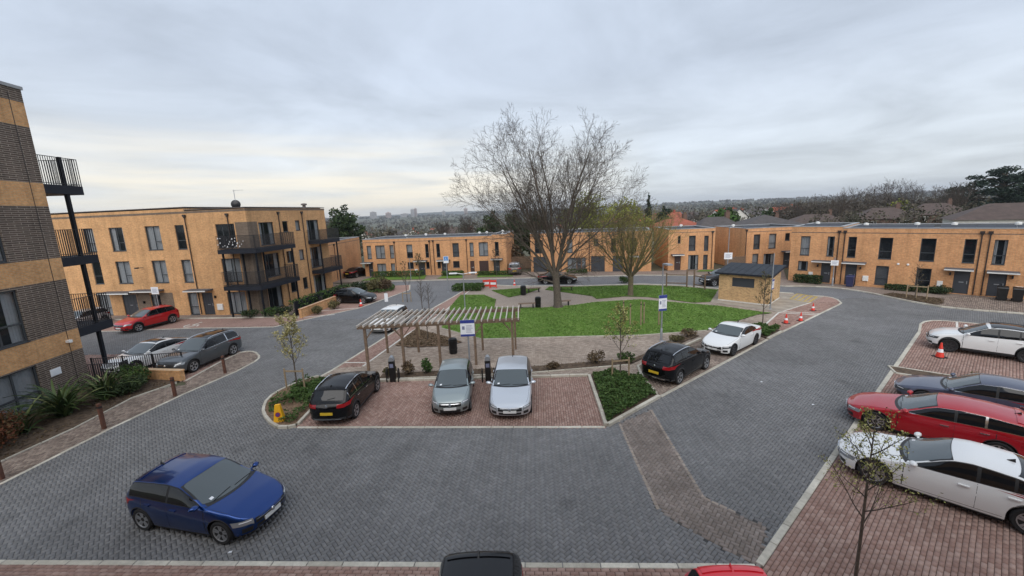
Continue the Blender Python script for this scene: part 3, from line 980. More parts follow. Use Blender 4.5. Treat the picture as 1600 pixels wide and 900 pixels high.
def garage(root, u0, u1, z0, z1, m='door', T=None):
    q = MB()
    q.box(u0, u1, .085, .12, z0, z1)
    d = xform(q.build('garage_door', M[m], root), T)
    n = 6
    for i in range(n):
        s = MB()
        a = z0 + (z1 - z0) * i / n
        b = z0 + (z1 - z0) * (i + 1) / n
        s.box(u0 + .03, u1 - .03, .06, .084, a + .015, b - .012)
        s.build('door_panel', M[m], d)
    return d


def canopy(root, u0, u1, z, T=None, d=0.85, t=0.13):
    q = MB()
    q.box(u0, u1, -d, -.002, z, z + t)
    c = xform(q.build('canopy', M['canopy'], root), T)
    e = MB()
    e.box(u0 - .01, u1 + .01, -d - .022, -d - .002, z - .02, z + t * .6)
    e.build('fascia', M['offwhite'], c)
    return c


def pipe(root, u, z0, z1, T=None, y=-0.07, r=.042):
    q = MB()
    q.tube([(u, y, z0), (u, y, z1)], r, 8)
    q.box(u - .13, u + .13, y - .09, y + .066, z1 - .02, z1 + .16)
    q.box(u - .07, u + .07, y - .06, y + .062, z1 - .14, z1 - .02)
    n = int((z1 - z0) / 1.5)
    for i in range(n):
        z = z0 + .5 + i * 1.5
        q.lathe([(r + .001, 0), (r + .012, 0), (r + .012, .06), (r + .001, .06)], 8, c=(u, y, z))
    return xform(q.build('downpipe', M['pipe'], root), T)


def meter(root, u0, u1, z0, z1, T=None):
    q = MB()
    q.box(u0, u1, -.11, -.002, z0, z1)
    q.box(u0 + .03, u1 - .03, -.122, -.11, z0 + .03, z1 - .03)
    return xform(q.build('meter_box', M['white'], root), T)


def lantern(root, u, z, T=None):
    q = MB()
    q.box(u - .05, u + .05, -.14, -.002, z - .11, z + .11)
    q.lathe([(.0, .16), (.055, .12), (.055, -.1), (.0, -.1)], 8, c=(u, -.15, z))
    return xform(q.build('wall_lantern', M['blackmet'], root), T)


def vent(root, u0, u1, z0, z1, T=None):
    q = MB()
    q.box(u0, u1, -.05, -.002, z0, z1)
    q.lathe([(0, -.09), (.07, -.08), (.09, -.05), (.09, 0)], 10, axis='y', c=((u0 + u1) / 2, 0, (z0 + z1) / 2))
    return xform(q.build('extract_vent', M['white'], root), T)


def shell(root, u0, u1, D, z0, z1, m, roof='membrane', cop='coping', par=0.25, T=None, skip=('f',), nm='wall'):
    """the other walls, the flat roof behind its parapet, and the coping"""
    q = MB()
    q.box(u0, u1, 0.0, D, z0, z1, skip=('t', 'b') + tuple(skip))
    xform(q.build(nm, M[m], root), T)
    w = .28
    q = MB()
    q.add([(u0 + w, w, z1), (u1 - w, w, z1), (u1 - w, D - w, z1), (u0 + w, D - w, z1), (u0 + w, w, z1 - par), (u1 - w, w, z1 - par), (u1 - w, D - w, z1 - par), (u0 + w, D - w, z1 - par)],
          [(4, 5, 6, 7), (0, 1, 5, 4), (1, 2, 6, 5), (2, 3, 7, 6), (3, 0, 4, 7)])
    r = xform(q.build('roof', M[roof], root), T)
    q = MB()
    o = .035
    q.box(u0 - o, u1 + o, -o, w + .01, z1, z1 + .06)
    q.box(u0 - o, u1 + o, D - w - .01, D + o, z1, z1 + .06)
    q.box(u0 - o, u0 + w + .01, w + .01, D - w - .01, z1 + .001, z1 + .059)
    q.box(u1 - w - .01, u1 + o, w + .01, D - w - .01, z1 + .001, z1 + .059)
    q.build('coping', M[cop], r)
    return r


def solar(root, u, y, z, n, T=None, w=1.05, l=1.7, tilt=0.17):
    for i in range(n):
        a = u + i * (w + .03)
        q = MB()
        dz = l * math.sin(tilt)
        V = [(a, y, z), (a + w, y, z), (a + w, y + l, z + dz), (a, y + l, z + dz)]
        V2 = [(p[0], p[1], p[2] - .045) for p in V]
        q.add(V + V2, [(0, 1, 2, 3), (4, 5, 1, 0), (5, 6, 2, 1), (6, 7, 3, 2), (7, 4, 0, 3), (7, 6, 5, 4)])
        s = xform(q.build('solar_panel', M['solar'], root), T)
        q = MB()
        q.beam((a, y - .012, z - .02), (a + w, y - .012, z - .02), .02, .06)
        q.beam((a, y + l + .012, z + dz - .02), (a + w, y + l + .012, z + dz - .02), .02, .06)
        q.beam((a + .05, y + l - .1, z - .1), (a + .05, y + l - .1, z + dz - .05), .03, .03)
        q.beam((a + w - .05, y + l - .1, z - .1), (a + w - .05, y + l - .1, z + dz - .05), .03, .03)
        q.build('panel_frame', M['coping'], s)


def roof_vent(root, u, y, z, T=None, h=.55):
    q = MB()
    q.lathe([(.11, 0), (.11, h - .18), (.2, h - .18), (.2, h), (.0, h + .05)], 12, c=(u, y, z))
    q.box(u - .2, u + .2, y - .2, y + .2, z, z + .1)
    return xform(q.build('roof_vent', M['white'], root), T)


def origin(a, b):
    d = Vector((b[0] - a[0], b[1] - a[1]))
    return (a[0], a[1], 0), math.atan2(d.y, d.x)


def baluster_mesh(h):
    k = 'bal%.2f' % h
    if k not in STONE:
        q = MB()
        q.box(-.011, .011, -.011, .011, 0, h)
        STONE[k] = q.mesh('baluster', M['bar'])
    return STONE[k]


def balcony(root, pts, zs, zr, thick, inner, T=None, gap=.115, close=.0, solid=False):
    """slab polygon (pts rail line then inner corners), balusters along the rail line"""
    q = MB()
    q.prism(list(pts) + list(inner), zs - thick, zs)
    s = xform(q.build('balcony', M['slab'], root), T)
    h = zr - zs
    hr = MB()
    for a, b in zip(pts[:-1], pts[1:]):
        a, b = Vector((*a, 0)), Vector((*b, 0))
        d = (b - a)
        L = d.length
        d.normalize()
        nrm = Vector((d.y, -d.x, 0)) * -.05
        n = max(1, int(L / gap))
        for i in range(n + 1):
            p = a + d * (L * i / n) + nrm
            link('baluster', baluster_mesh(h), s, (p.x, p.y, zs), math.atan2(d.y, d.x) + (rad(45) if gap < .1 else 0))
        hr.beam(a + nrm + Vector((0, 0, zr + .012)), b + nrm + Vector((0, 0, zr + .013)), .055, .026)
        hr.beam(a + nrm + Vector((0, 0, zs + .08)), b + nrm + Vector((0, 0, zs + .081)), .03, .03)
        if solid:
            pm = MB()
            pm.beam(a + nrm * .6 + Vector((0, 0, zs + h * .5)), b + nrm * .6 + Vector((0, 0, zs + h * .5)), .012, h * .9)
            pm.build('screen_panel', M['metal'], s)
    hr.build('handrail', M['bar'], s)
    return s


# --- near block at the left edge, banded brown and buff
o, rz = origin((-22.2, 9.6), (-23.4, 21.6))
A = thing('apartment_block', 'tall flats with dark brown and buff brick bands at the left edge of the view', 'building', o, rz)
LA = 12.06
zb = [(0.0, 2.1, 'brown'), (2.1, 3.2, 'brick'), (3.2, 5.88, 'brown'), (5.88, 7.0, 'brick'), (7.0, 9.62, 'brown'), (9.62, 10.75, 'brick'), (10.75, 13.42, 'brown'), (13.42, 14.55, 'brick'), (14.55, 15.15, 'brown')]
holes = []
for z0, z1 in ((0.05, 2.05), (3.25, 5.76), (7.05, 9.55), (10.8, 13.3)):
    holes += [(LA - 4.75, LA - 2.48, z0, z1), (LA - 9.6, LA - 7.3, z0, z1)]
for z0, z1, m in zb:
    q = MB()
    wall_panel(q, 0, LA, z0, z1, holes, depth=.14)
    q.box(0, LA, 0, 9, z0, z1, skip=('t', 'b', 'f'))
    q.build('wall', M[m], A)
for i, h in enumerate(holes):
    window(A, *h, 'W', ['c', 'c', 'k', 'b', 'c', '', 'k', 'c'][i], fw=.085)
q = MB()
q.box(-.05, LA + .05, -.06, 9.05, 15.15, 15.3)
q.build('roof', M['coping'], A)
q = MB()
q.box(LA - .68, LA - .655, -.012, -.002, 0.3, 14.9)
q.build('movement_joint', M['pipe'], A)
q = MB()
q.box(LA - .83, LA - .62, -.16, -.002, 2.62, 2.74)
q.box(LA - .80, LA - .66, -.2, -.161, 2.6, 2.68)
q.build('security_light', M['white'], A)
q = MB()
q.box(LA - 1.95, LA - 1.42, -.03, -.002, 1.2, 1.55)
for i in range(5):
    q.box(LA - 1.92, LA - 1.45, -.045, -.03, 1.23 + i * .062, 1.262 + i * .062)
q.build('air_vent', M['signw'], A)
for zs, zr in ((3.14, 4.72), (6.95, 8.4), (10.73, 12.15)):
    s = balcony(A, [(LA + .005, .02), (LA + 2.2, .02), (LA + 2.2, 3.2)], zs, zr, .46, [(LA + .005, 3.2)], gap=.12)
    q = MB()          # glazed doors onto the balcony in the end wall
    q.box(LA - .05, LA + .012, 1.2, 3.0, zs + .02, zs + 2.2)
    q.build('balcony_door', M['frame'], A)
q = MB()
q.box(LA + 1.22, LA + 1.38, .06, .22, 0.0, 12.2)
q.build('post', M['metal'], A)
q = MB()
q.box(LA + 1.22, LA + 1.38, 2.8, 2.96, 0.0, 12.2)
q.build('post', M['metal'], A)

# --- the block the view is taken from, just behind and below the viewpoint
o, rz = origin((-19, -1.3), (17, -3.0))
V_ = thing('apartment_block', 'banded brick block of flats at the near edge, behind the bottom row of parked cars', 'building', o, rz)
for z0, z1, m in ((0, 3.2, 'brown'), (3.2, 5.88, 'brick'), (5.88, 9.62, 'brown'), (9.62, 13.4, 'brick'), (13.4, 15.2, 'brown')):
    q = MB()
    q.box(0, 36, -14, 0, z0, z1, skip=('b',) if z1 < 15 else ())
    q.build('wall', M[m], V_)

# --- three-storey flats
o, rz = origin((-37.67, 39.2), (-23.13, 37.02))
B = thing('apartment_block', 'three storey buff brick flats with dark balconies wrapping its corner', 'building', o, rz)
LB = 14.7
DB = 11.9
top = [(-2.6, -1.5, 6.23, 8.42, 'n', 'c'), (0.25, 1.77, 6.23, 8.42, 'W', 'k'), (4.17, 5.74, 6.23, 8.42, 'W', 'c'), (7.33, 8.29, 6.23, 8.42, 'n', ''), (11.5, 13.4, 6.23, 8.35, 'D', '')]
mid = [(-2.5, -1.5, 3.14, 5.26, 'n', ''), (0.19, 1.77, 3.14, 5.26, 'W', 'c'), (4.18, 5.69, 3.14, 5.26, 'W', 'c'), (7.33, 8.34, 3.14, 5.26, 'n', 'c'), (11.53, 13.4, 3.14, 5.26, 'D', 'c')]
gr = [(-2.7, -1.25, .02, 2.1, 'W', 'c'), (0.14, 1.77, .02, 2.1, 'd', ''), (3.3, 4.4, .85, 2.05, 's', 'k'), (7.35, 8.37, .05, 2.16, 'n', 'c'), (8.86, 10.0, .02, 2.14, 'd', ''), (11.52, 13.4, .12, 2.18, 'D', 'c')]
far_l = [(-7.4, -6.2, z, z + 2.1, 'n', 'c') for z in (.1, 3.14, 6.23)]
H1 = top + mid + gr + far_l
q = MB()
wall_panel(q, -10, 8.62, 0, 9.85, H1)
wall_panel(q, 8.62, 13.5, 0, 9.62, H1)
q.box(-10, 8.62, 0, DB, 0, 9.85, skip=('t', 'b', 'f'))
q.build('wall', M['brick'], B)
q = MB()          # grey-brown brick at the corner behind the balconies, buff above it
wall_panel(q, 13.5, LB, 0, 8.45, [])
q.add([(LB, 0, 0), (LB, 1.2, 0), (LB, 1.2, 8.45), (LB, 0, 8.45)], [(0, 1, 2, 3)])
q.build('wall', M['brownB'], B)
q = MB()
wall_panel(q, 13.5, LB, 8.45, 9.62, [])
q.add([(LB, 0, 8.45), (LB, 1.2, 8.45), (LB, 1.2, 9.62), (LB, 0, 9.62)], [(0, 1, 2, 3)])
q.build('wall', M['brick'], B)
q = MB()          # darker panel by the entrance
q.box(1.82, 5.8, -.012, -.002, 0.02, .83)
q.box(1.82, 3.28, -.012, -.002, .83, 2.2)
q.box(4.42, 5.8, -.012, -.002, .83, 2.2)
q.build('brick_panel', M['brownB'], B)
for h in H1:
    if h[4] == 'd':
        door(B, *h[:4])
    else:
        window(B, *h)
canopy(B, -1.3, 2.15, 2.28, d=1.0)
canopy(B, 2.2, 4.95, 2.42, d=.9)
canopy(B, 7.9, 10.2, 2.4, d=.9)
pipe(B, 8.6, 0.1, 9.15)
pipe(B, 12.9, 2.2, 9.1)
meter(B, 10.39, 10.96, .51, 1.08)
lantern(B, 10.35, 1.75)
lantern(B, 2.6, 1.3)
q = MB()
q.tube([(3.2, -.02, 4.62), (3.2, -.5, 4.66)], .025, 6)
q.box(3.1, 3.3, -.75, -.5, 4.6, 4.72)
q.build('wall_light', M['blackmet'], B)
# east face
T2 = ((LB, 0, 0), rad(90))
e = [(1.36, 3.27, 6.25, 8.35, 'D', 'k'), (4.55, 5.36, 7.32, 8.38, 's', ''), (6.49, 7.26, 7.36, 8.4, 's', 'c'), (8.35, 10.5, 6.15, 8.38, 'D', 'k'),
     (1.31, 3.4, 3.2, 5.4, 'D', 'k'), (4.53, 5.42, 4.25, 5.38, 's', 'k'), (6.51, 7.29, 4.29, 5.36, 's', 'c'), (8.35, 10.54, 3.16, 5.41, 'D', 'k'),
     (1.25, 3.2, .15, 2.2, 'D', 'k'), (4.55, 5.4, 1.2, 2.33, 's', ''), (6.53, 7.3, 1.18, 2.38, 's', ''), (8.34, 10.6, .15, 2.3, 'D', 'k')]
q = MB()
wall_panel(q, 1.2, DB, 0, 9.62, e)
xform(q.build('wall', M['brick'], B), T2)
for h in e:
    window(B, *h, T=T2)
for u in (4.05, 7.65):
    pipe(B, u, .1, 9.15, T=T2)
q = MB()
q.box(8.63, LB - .25, DB - .01, DB, 0, 9.6)
q.build('wall', M['brick'], B)
shell(B, -10, 8.61, DB, 9.84, 9.95, 'brick', cop='coping2', skip=('f', 'k', 'l', 'r'), nm='parapet')
shell(B, 8.63, LB, DB, 9.6, 9.7, 'brick', cop='coping2', skip=('f', 'k', 'l', 'r'), nm='parapet')
q = MB()
q.box(-10, LB + .02, -.012, -.002, 9.42, 9.6)
q.box(LB + .002, LB + .012, -.012, DB, 9.42, 9.6)
q.build('soldier_course', M['brownB'], B)
for zs, zr in ((6.13, 7.3), (2.88, 4.15)):
    s = balcony(B, [(12.5, -.02), (12.5, -1.25), (16.2, -1.25), (16.2, 4.0), (LB + .02, 4.0)], zs, zr, .36, [(LB + .02, -.02)], gap=.075)
    balcony(B, [(LB + .02, 8.2), (16.15, 8.2), (16.15, 12.0), (LB + .02, 12.0)], zs, zr, .34, [], gap=.08)
for (x, y) in ((12.75, -1.0), (15.95, -1.0), (15.95, 3.75), (15.9, 11.7), (15.9, 8.5), (14.1, -.35), (15.05, 1.0)):
    q = MB()
    q.box(x - .06, x + .06, y - .06, y + .06, 0, 5.77)
    q.build('post', M['metal'], B)
# mats and blossom hung on the top balcony rail
q = MB()
for i in range(26):
    c = Vector((12.7 + random.random() * 2.6, -1.3 - random.random() * .1, 6.3 + random.random() * .85))
    r = random.uniform(.03, .09)
    q.add([c + Vector((-r, 0, -r)), c + Vector((r, -.01, -r * .4)), c + Vector((r * .3, -.03, r))], [(0, 1, 2)])
q.build('wall_hanging', M['signw'], B)
# satellite dish and aerial on the roof
dz = (-37.67 + .989 * 11.2 + .148 * 3, 39.2 - .148 * 11.2 + .989 * 3)
t = thing('satellite_dish', 'dark round satellite dish with an aerial mast on the roof of the flats', 'dish', (dz[0], dz[1], 9.6))
q = MB()
q.lathe([(0, .0), (.2, .03), (.36, .1), (.42, .16), (.42, .18), (.0, .02)], 18, axis='y')
link('dish', q.mesh('dish', M['blackmet'], 40), t, (0, 0, .55), rad(15))
q = MB()
q.tube([(0, .1, 0), (0, .1, 1.9)], .025, 6)
q.beam((-.1, .1, 1.85), (.9, .1, 1.85), .02, .02)
for i in range(6):
    q.beam((.05 + i * .15, -.1, 1.85), (.05 + i * .15, .3, 1.85), .012, .012)
q.build('mast', M['galv'], t)
q = MB()
q.lathe([(.16, 0), (.16, .3), (.28, .3), (.28, .45), (.0, .5)], 10)
tt = thing('roof_ventilator', 'small capped ventilator standing at the east end of the flats roof', 'vent', (-21.0, 43.4, 9.6))
q.build('cap', M['coping2'], tt)

# --- low brick wall with dark railing before the east face
gw = thing('garden_wall', 'low buff brick wall before the balconied east face of the flats', 'wall', (-18.54, 35.11, 0), math.atan2(9.13, 1.41))
q = MB()
q.box(0, 9.24, -.11, .11, 0, .75)
q.build('wall', M['brick'], gw)
q = MB()
q.box(-.03, 9.27, -.14, .14, .75, .82)
q.build('coping', M['brick2'], gw)
rl = thing('railing', 'dark panel railing behind the low garden wall of the flats', 'railing', (-19.2, 35.6, 0), math.atan2(9.13, 1.41))
for i in range(9):
    q = MB()
    q.box(i * 1.0 + .03, i * 1.0 + .97, -.012, .012, .1, 1.35)
    q.build('panel', M['metal'], rl)
q = MB()
for i in range(10):
    q.box(i - .03, i + .03, -.035, .035, 0, 1.42)
q.build('posts', M['bar'], rl)


# --- two-storey terraces
def terrace(label, a, b, L0, L1, D, H, wins, m='brick2', doors=(), garages=(), cans=(), pipes=(), meters=(), vents=(), lamps=(), step=None, solars=(), rv=(), group=None):
    o, rz = origin(a, b)
    R = thing('terraced_house_row', label, 'houses', o, rz, group)
    holes = list(wins) + list(doors) + list(garages)
    q = MB()
    if step:
        us, Hs = step
        wall_panel(q, L0, us, 0, H, holes)
        wall_panel(q, us, L1, 0, Hs, holes)
    else:
        us, Hs = L1, H
        wall_panel(q, L0, L1, 0, H, holes)
    q.build('wall', M[m], R)
    shell(R, L0, us, D, 0, H, m)
    if step:
        shell(R, us + .003, L1, D, 0, Hs, m)
    for w in wins:
        window(R, *w)
    for d in doors:
        door(R, *d[:4], *(d[4:] or ('door',)))
    for g in garages:
        garage(R, *g[:4], *(g[4:] or ('door',)))
    for c in cans:
        canopy(R, *c)
    for p in pipes:
        pipe(R, p, .08, H - .5)
    for mt in meters:
        meter(R, *mt)
    for v in vents:
        vent(R, *v)
    for l in lamps:
        lantern(R, *l)
    for (u, y, n) in solars:
        solar(R, u, y, (H if u < us else Hs) - .12, n)
    for (u, y) in rv:
        roof_vent(R, u, y, (H if u < us else Hs) - .2)
    q = MB()
    q.box(L0, L1, -.01, -.002, min(H, Hs) - .45, min(H, Hs) - .38)
    q.build('string_course', M['brownB'], R)
    return R


def ww(L, z0, z1):
    return [(u0, u1, z0, z1, k, c) for (u0, u1, k, c) in L]


C_ = terrace('row of orange brick flat roofed houses left of the dark evergreens, solar panels on top', (-20.55, 59.15), (-1.42, 56.32), -.5, 20.2, 8, 5.28,
             ww([(0.05, .7, 'n', 'c'), (1.34, 2.76, 'W', 'c'), (3.48, 4.1, 'n', 'c'), (5.99, 6.87, 'n', 'h'), (8.72, 9.23, 'n', ''), (10.34, 10.86, 'n', ''), (12.67, 13.58, 'n', 'b'), (15.11, 15.66, 'n', 'c'), (16.4, 17.69, 'W', 'c'), (18.64, 19.18, 'n', '')], 2.55, 4.42)
             + [(1.36, 2.72, .02, 1.83, 'W', 'c'), (3.45, 4.07, .02, 1.83, 'n', 'c'), (5.97, 6.85, 1.0, 1.92, 's', ''), (8.7, 9.19, .98, 1.9, 's', ''), (10.34, 10.83, 1.0, 1.9, 's', ''), (12.61, 13.55, 1.02, 1.93, 's', '')],
             doors=[(.06, .73, 0, 1.9), (7.58, 8.53, 0, 1.9), (10.95, 11.8, 0, 1.9), (15.06, 15.66, 0, 1.9, 'doorbr'), (18.35, 19.2, .02, 1.94)],
             garages=[(16.34, 17.65, 0, 1.88, 'doorbr')],
             cans=[(-.7, .85, 1.98), (7.1, 8.95, 2.05), (10.5, 12.25, 2.05), (18.1, 19.7, 2.05)], pipes=[4.25, 9.4, 9.94, 14.68], meters=[(7.0, 7.4, .45, .95)],
             lamps=[(7.3, 1.6), (-.1, 1.6)], step=(18.26, 5.42), solars=[(1.0, 1.0, 4), (6.4, 1.0, 5), (12.2, 1.0, 5)], rv=[(4.4, 4), (7.2, 5.0), (10.4, 4.3), (15.6, 4.5), (16.6, 5), (19.1, 4.2)])
D_H = terrace('orange brick houses half hidden by the big bare tree, with grey garages', (2.77, 56.96), (18.39, 53.06), 0, 15.9, 8, 5.3,
              ww([(.6, 1.66, 'n', ''), (5.03, 5.78, 'n', 'c'), (10.8, 11.4, 'n', ''), (13.2, 14.0, 'n', '')], 2.6, 4.4) + [(8.6, 9.15, 3.47, 4.38, 's', 'c'), (5.05, 6.3, .02, 1.93, 'W', 'c'), (6.94, 7.5, .02, 1.93, 'n', 'c')],
              doors=[(6.33, 6.9, 0, 1.9)], garages=[(.34, 2.24, .02, 2.1), (8.2, 10.0, .02, 2.1), (11.03, 12.34, .02, 2.1)], cans=[(12.9, 14.6, 2.0)], pipes=[4.2, 8.0],
              solars=[(3.5, 1, 4)], rv=[(3, 3), (5.6, 4), (6.4, 4.2), (11.5, 4)])
E_H = terrace('orange brick end house right of the pollarded tree, below a red tiled roof', (22.17, 53.13), (25.34, 52.79), -1.75, 3.99, 8, 5.28,
              [(0.78, 1.62, 2.5, 4.42, 'n', 'b'), (2.66, 3.21, 2.44, 4.36, 'n', 'b'), (-.6, -.25, 3.5, 4.46, 's', ''), (.78, 2.05, .02, 1.93, 'W', 'k'), (2.64, 3.2, .02, 1.92, 'n', 'b')],
              doors=[(-.95, -.15, .02, 1.87, 'doorbr')], cans=[(-1.4, .07, 2.0)], pipes=[3.66], solars=[(-1, 1.2, 3)], rv=[(1.2, 5)])
F2 = terrace('orange brick house set back behind the small brick hut', (29.1, 51.0), (33.7, 51.0), 0, 8, 8, 5.15,
             [(.98, 1.78, 2.6, 4.4, 'n', 'b'), (2.87, 3.77, 2.6, 4.4, 'n', 'c'), (4.86, 5.44, 3.5, 4.4, 's', ''), (.96, 1.7, .3, 2.0, 'n', 'c'), (2.35, 3.7, .1, 1.95, 'W', 'k')],
             doors=[(4.83, 5.63, .02, 2.0)], cans=[(4.5, 5.9, 2.12)], pipes=[], solars=[(.8, 1.0, 3)], rv=[(.5, 4)])
pipe(F2, .02, .1, 4.9, y=-.075)
F_ = terrace('long orange brick terrace on the right with a line of solar panels on its roof', (30, 42.5), (38.9, 32.5), -.9, 24, 8, 5.64,
             [(-.04, .77, 2.75, 4.7, 'n', 'c'), (2.19, 2.76, 2.75, 4.7, 'n', 'k'), (3.81, 4.45, 2.73, 4.7, 'n', ''), (-.12, .75, 1.18, 2.14, 's', 'k'),
              (6.1, 7.01, 2.7, 4.66, 'n', ''), (8.83, 9.77, 2.68, 4.64, 'n', ''), (11.4, 12.09, 2.67, 4.64, 'n', ''), (13.02, 13.72, 2.65, 4.62, 'n', 'k'), (6.05, 6.97, .3, 2.06, 'n', 'b'), (8.8, 9.73, .35, 2.03, 'n', ''),
              (15.6, 16.5, 2.65, 4.62, 'n', 'c'), (15.6, 16.5, .9, 2.0, 's', '')],
             doors=[(1.88, 2.69, .05, 2.05), (3.82, 4.68, .05, 2.05), (11.08, 12.01, .05, 1.97), (13.0, 13.97, .05, 1.94)], cans=[(1.19, 3.04, 2.2), (3.61, 5.35, 2.2), (10.48, 12.15, 2.1), (12.87, 14.55, 2.04)],
             pipes=[3.08, 3.53, 12.3, 12.75], meters=[(.88, 1.24, .55, 1.08), (5.18, 5.6, .55, 1.05), (10.15, 10.5, .5, 1.03), (14.47, 14.87, .5, 1.0)], vents=[(7.46, 7.62, 2.23, 2.39), (8.11, 8.26, 2.22, 2.38)],
             lamps=[(1.6, 1.75), (4.95, 1.75), (10.85, 1.7), (14.25, 1.7)], step=(3.32, 5.49), solars=[(-.4, 1.0, 3), (4.0, 1.0, 5), (9.8, 1.0, 6), (16.5, 1, 5)], rv=[(.6, 3.2), (4.6, 3), (8.2, 3.4), (10.6, 3), (14.2, 3.2)])
G_ = terrace('plain brick flank wall beyond the east balconies, black car parked under it', (-24.0, 48.0), (-24.0, 66.3), 0, 18.3, 9, 5.4,
             [(6.0, 6.7, 2.9, 4.3, 's', 'c')], pipes=[8.4])

# --- brick hut on the green
o, rz = origin((18.06, 35.36), (20.76, 32.62))
HUT = thing('brick_hut', 'small buff brick hut with a grey sloping metal roof and dark louvre', 'hut', o, rz)
LH, DH = 3.85, 3.45
q = MB()
lv = (1.05, 2.75, 1.35, 2.12)
wall_panel(q, 0, LH, .12, 2.4, [lv], depth=.1)
q.add([(LH, 0, .12), (LH, DH, .12), (LH, DH, 2.74), (LH, 0, 2.4)], [(0, 1, 2, 3)])
q.add([(0, DH, .12), (0, 0, .12), (0, 0, 2.4), (0, DH, 2.74)], [(0, 1, 2, 3)])
q.add([(LH, DH, .12), (0, DH, .12), (0, DH, 2.74), (LH, DH, 2.74)], [(0, 1, 2, 3)])
q.build('wall', M['brickhut'], HUT)
q = MB()
q.box(-.03, LH + .03, -.03, DH + .03, 0, .12)
q.build('plinth', M['line'], HUT)
lo = MB()
lo.box(lv[0], lv[1], .09, .1, lv[2], lv[3])
lo = lo.build('louvre', M['frame'], HUT)
for i in range(9):
    q = MB()
    z = lv[2] + .04 + i * .083
    q.add([(lv[0], .02, z - .02), (lv[1], .02, z - .02), (lv[1], .085, z + .06), (lv[0], .085, z + .06)], [(0, 1, 2, 3)])
    q.build('slat', M['frame'], lo)
rf = MB()
ov = .3


def rz_(y):
    return 2.4 + (y / DH) * .34


rf.add([(-ov, -ov, rz_(-ov)), (LH + ov, -ov, rz_(-ov)), (LH + ov, DH + ov, rz_(DH + ov)), (-ov, DH + ov, rz_(DH + ov)),
        (-ov, -ov, rz_(-ov) + .13), (LH + ov, -ov, rz_(-ov) + .13), (LH + ov, DH + ov, rz_(DH + ov) + .13), (-ov, DH + ov, rz_(DH + ov) + .13)],
       [(3, 2, 1, 0), (0, 1, 5, 4), (1, 2, 6, 5), (2, 3, 7, 6), (3, 0, 4, 7), (4, 5, 6, 7)])
M['hutroof'] = mat('hut_roof', (0.048, 0.055, 0.066), 0.85, var=0.15, vscale=2, spec=.1)
rf = rf.build('roof', M['slab'], HUT)
n = 8
for i in range(n):
    q = MB()
    a = -ov + .02 + (LH + 2 * ov - .04) * i / n
    b = -ov + .02 + (LH + 2 * ov - .04) * (i + 1) / n
    V = []
    for y in (-ov - .03, DH + ov - .02):
        for x, dz_ in ((a + .012, .135), (a + .03, .175), (a + .05, .145), (b - .012, .145)):
            V.append((x, y, rz_(y) + dz_))
    q.add(V, [(0, 1, 5, 4), (1, 2, 6, 5), (2, 3, 7, 6)])
    q.build('roof_panel', M['hutroof'], rf)

# ------------------------------------------------------------------ pergola
PG = thing('pergola', 'long weathered timber pergola with slatted roof behind the parked cars', 'pergola', (0, 0, 0))
fx = [-8.18, -6.18, -4.17, -2.18, -.09]
fyl, fyr = 21.95, 22.3
bxs = [-7.93, -5.98, -3.97, -1.96, .08]


def fy(x):
    return 21.9 + (x + 8.2) * .03


def by(x):
    return 24.75 - (x + 8.0) * .03


for i, x in enumerate(fx):
    q = MB()
    q.box(x - .065, x + .065, fy(x) - .065, fy(x) + .065, 0, 2.42)
    q.build('post', M['timber'], PG)
    q = MB()
    if i != 2:
        for s in (-1, 1):
            if (i == 0 and s < 0) or (i == 4 and s > 0):
                continue
            q.beam((x + s * .06, fy(x), 1.85), (x + s * .5, fy(x), 2.41), .06, .07, up=(0, 1, 0))
        if q.v:
            q.build('brace', M['timber'], PG)
for x in bxs:
    q = MB()
    q.box(x - .06, x + .06, by(x) - .06, by(x) + .06, 0, 2.42)
    q.build('post', M['timber'], PG)
for (f, xa, xb) in ((fy, -8.55, .35), (by, -8.35, .45)):
    for o in (-.085, .085):
        q = MB()
        q.beam((xa, f(xa) + o, 2.5), (xb, f(xb) + o, 2.5), .045, .17)
        q.build('beam', M['timber'], PG)
for i in range(27):
    t = i / 26
    x0 = -8.45 + t * 8.72
    x1 = -8.2 + t * 8.55
    q = MB()
    q.beam((x0, fy(x0) - .35, 2.64 + random.uniform(-.008, .008)), (x1, by(x1) + .3, 2.64 + random.uniform(-.008, .008)), .055, .12)
    q.build('slat', M['timber_pale'], PG)


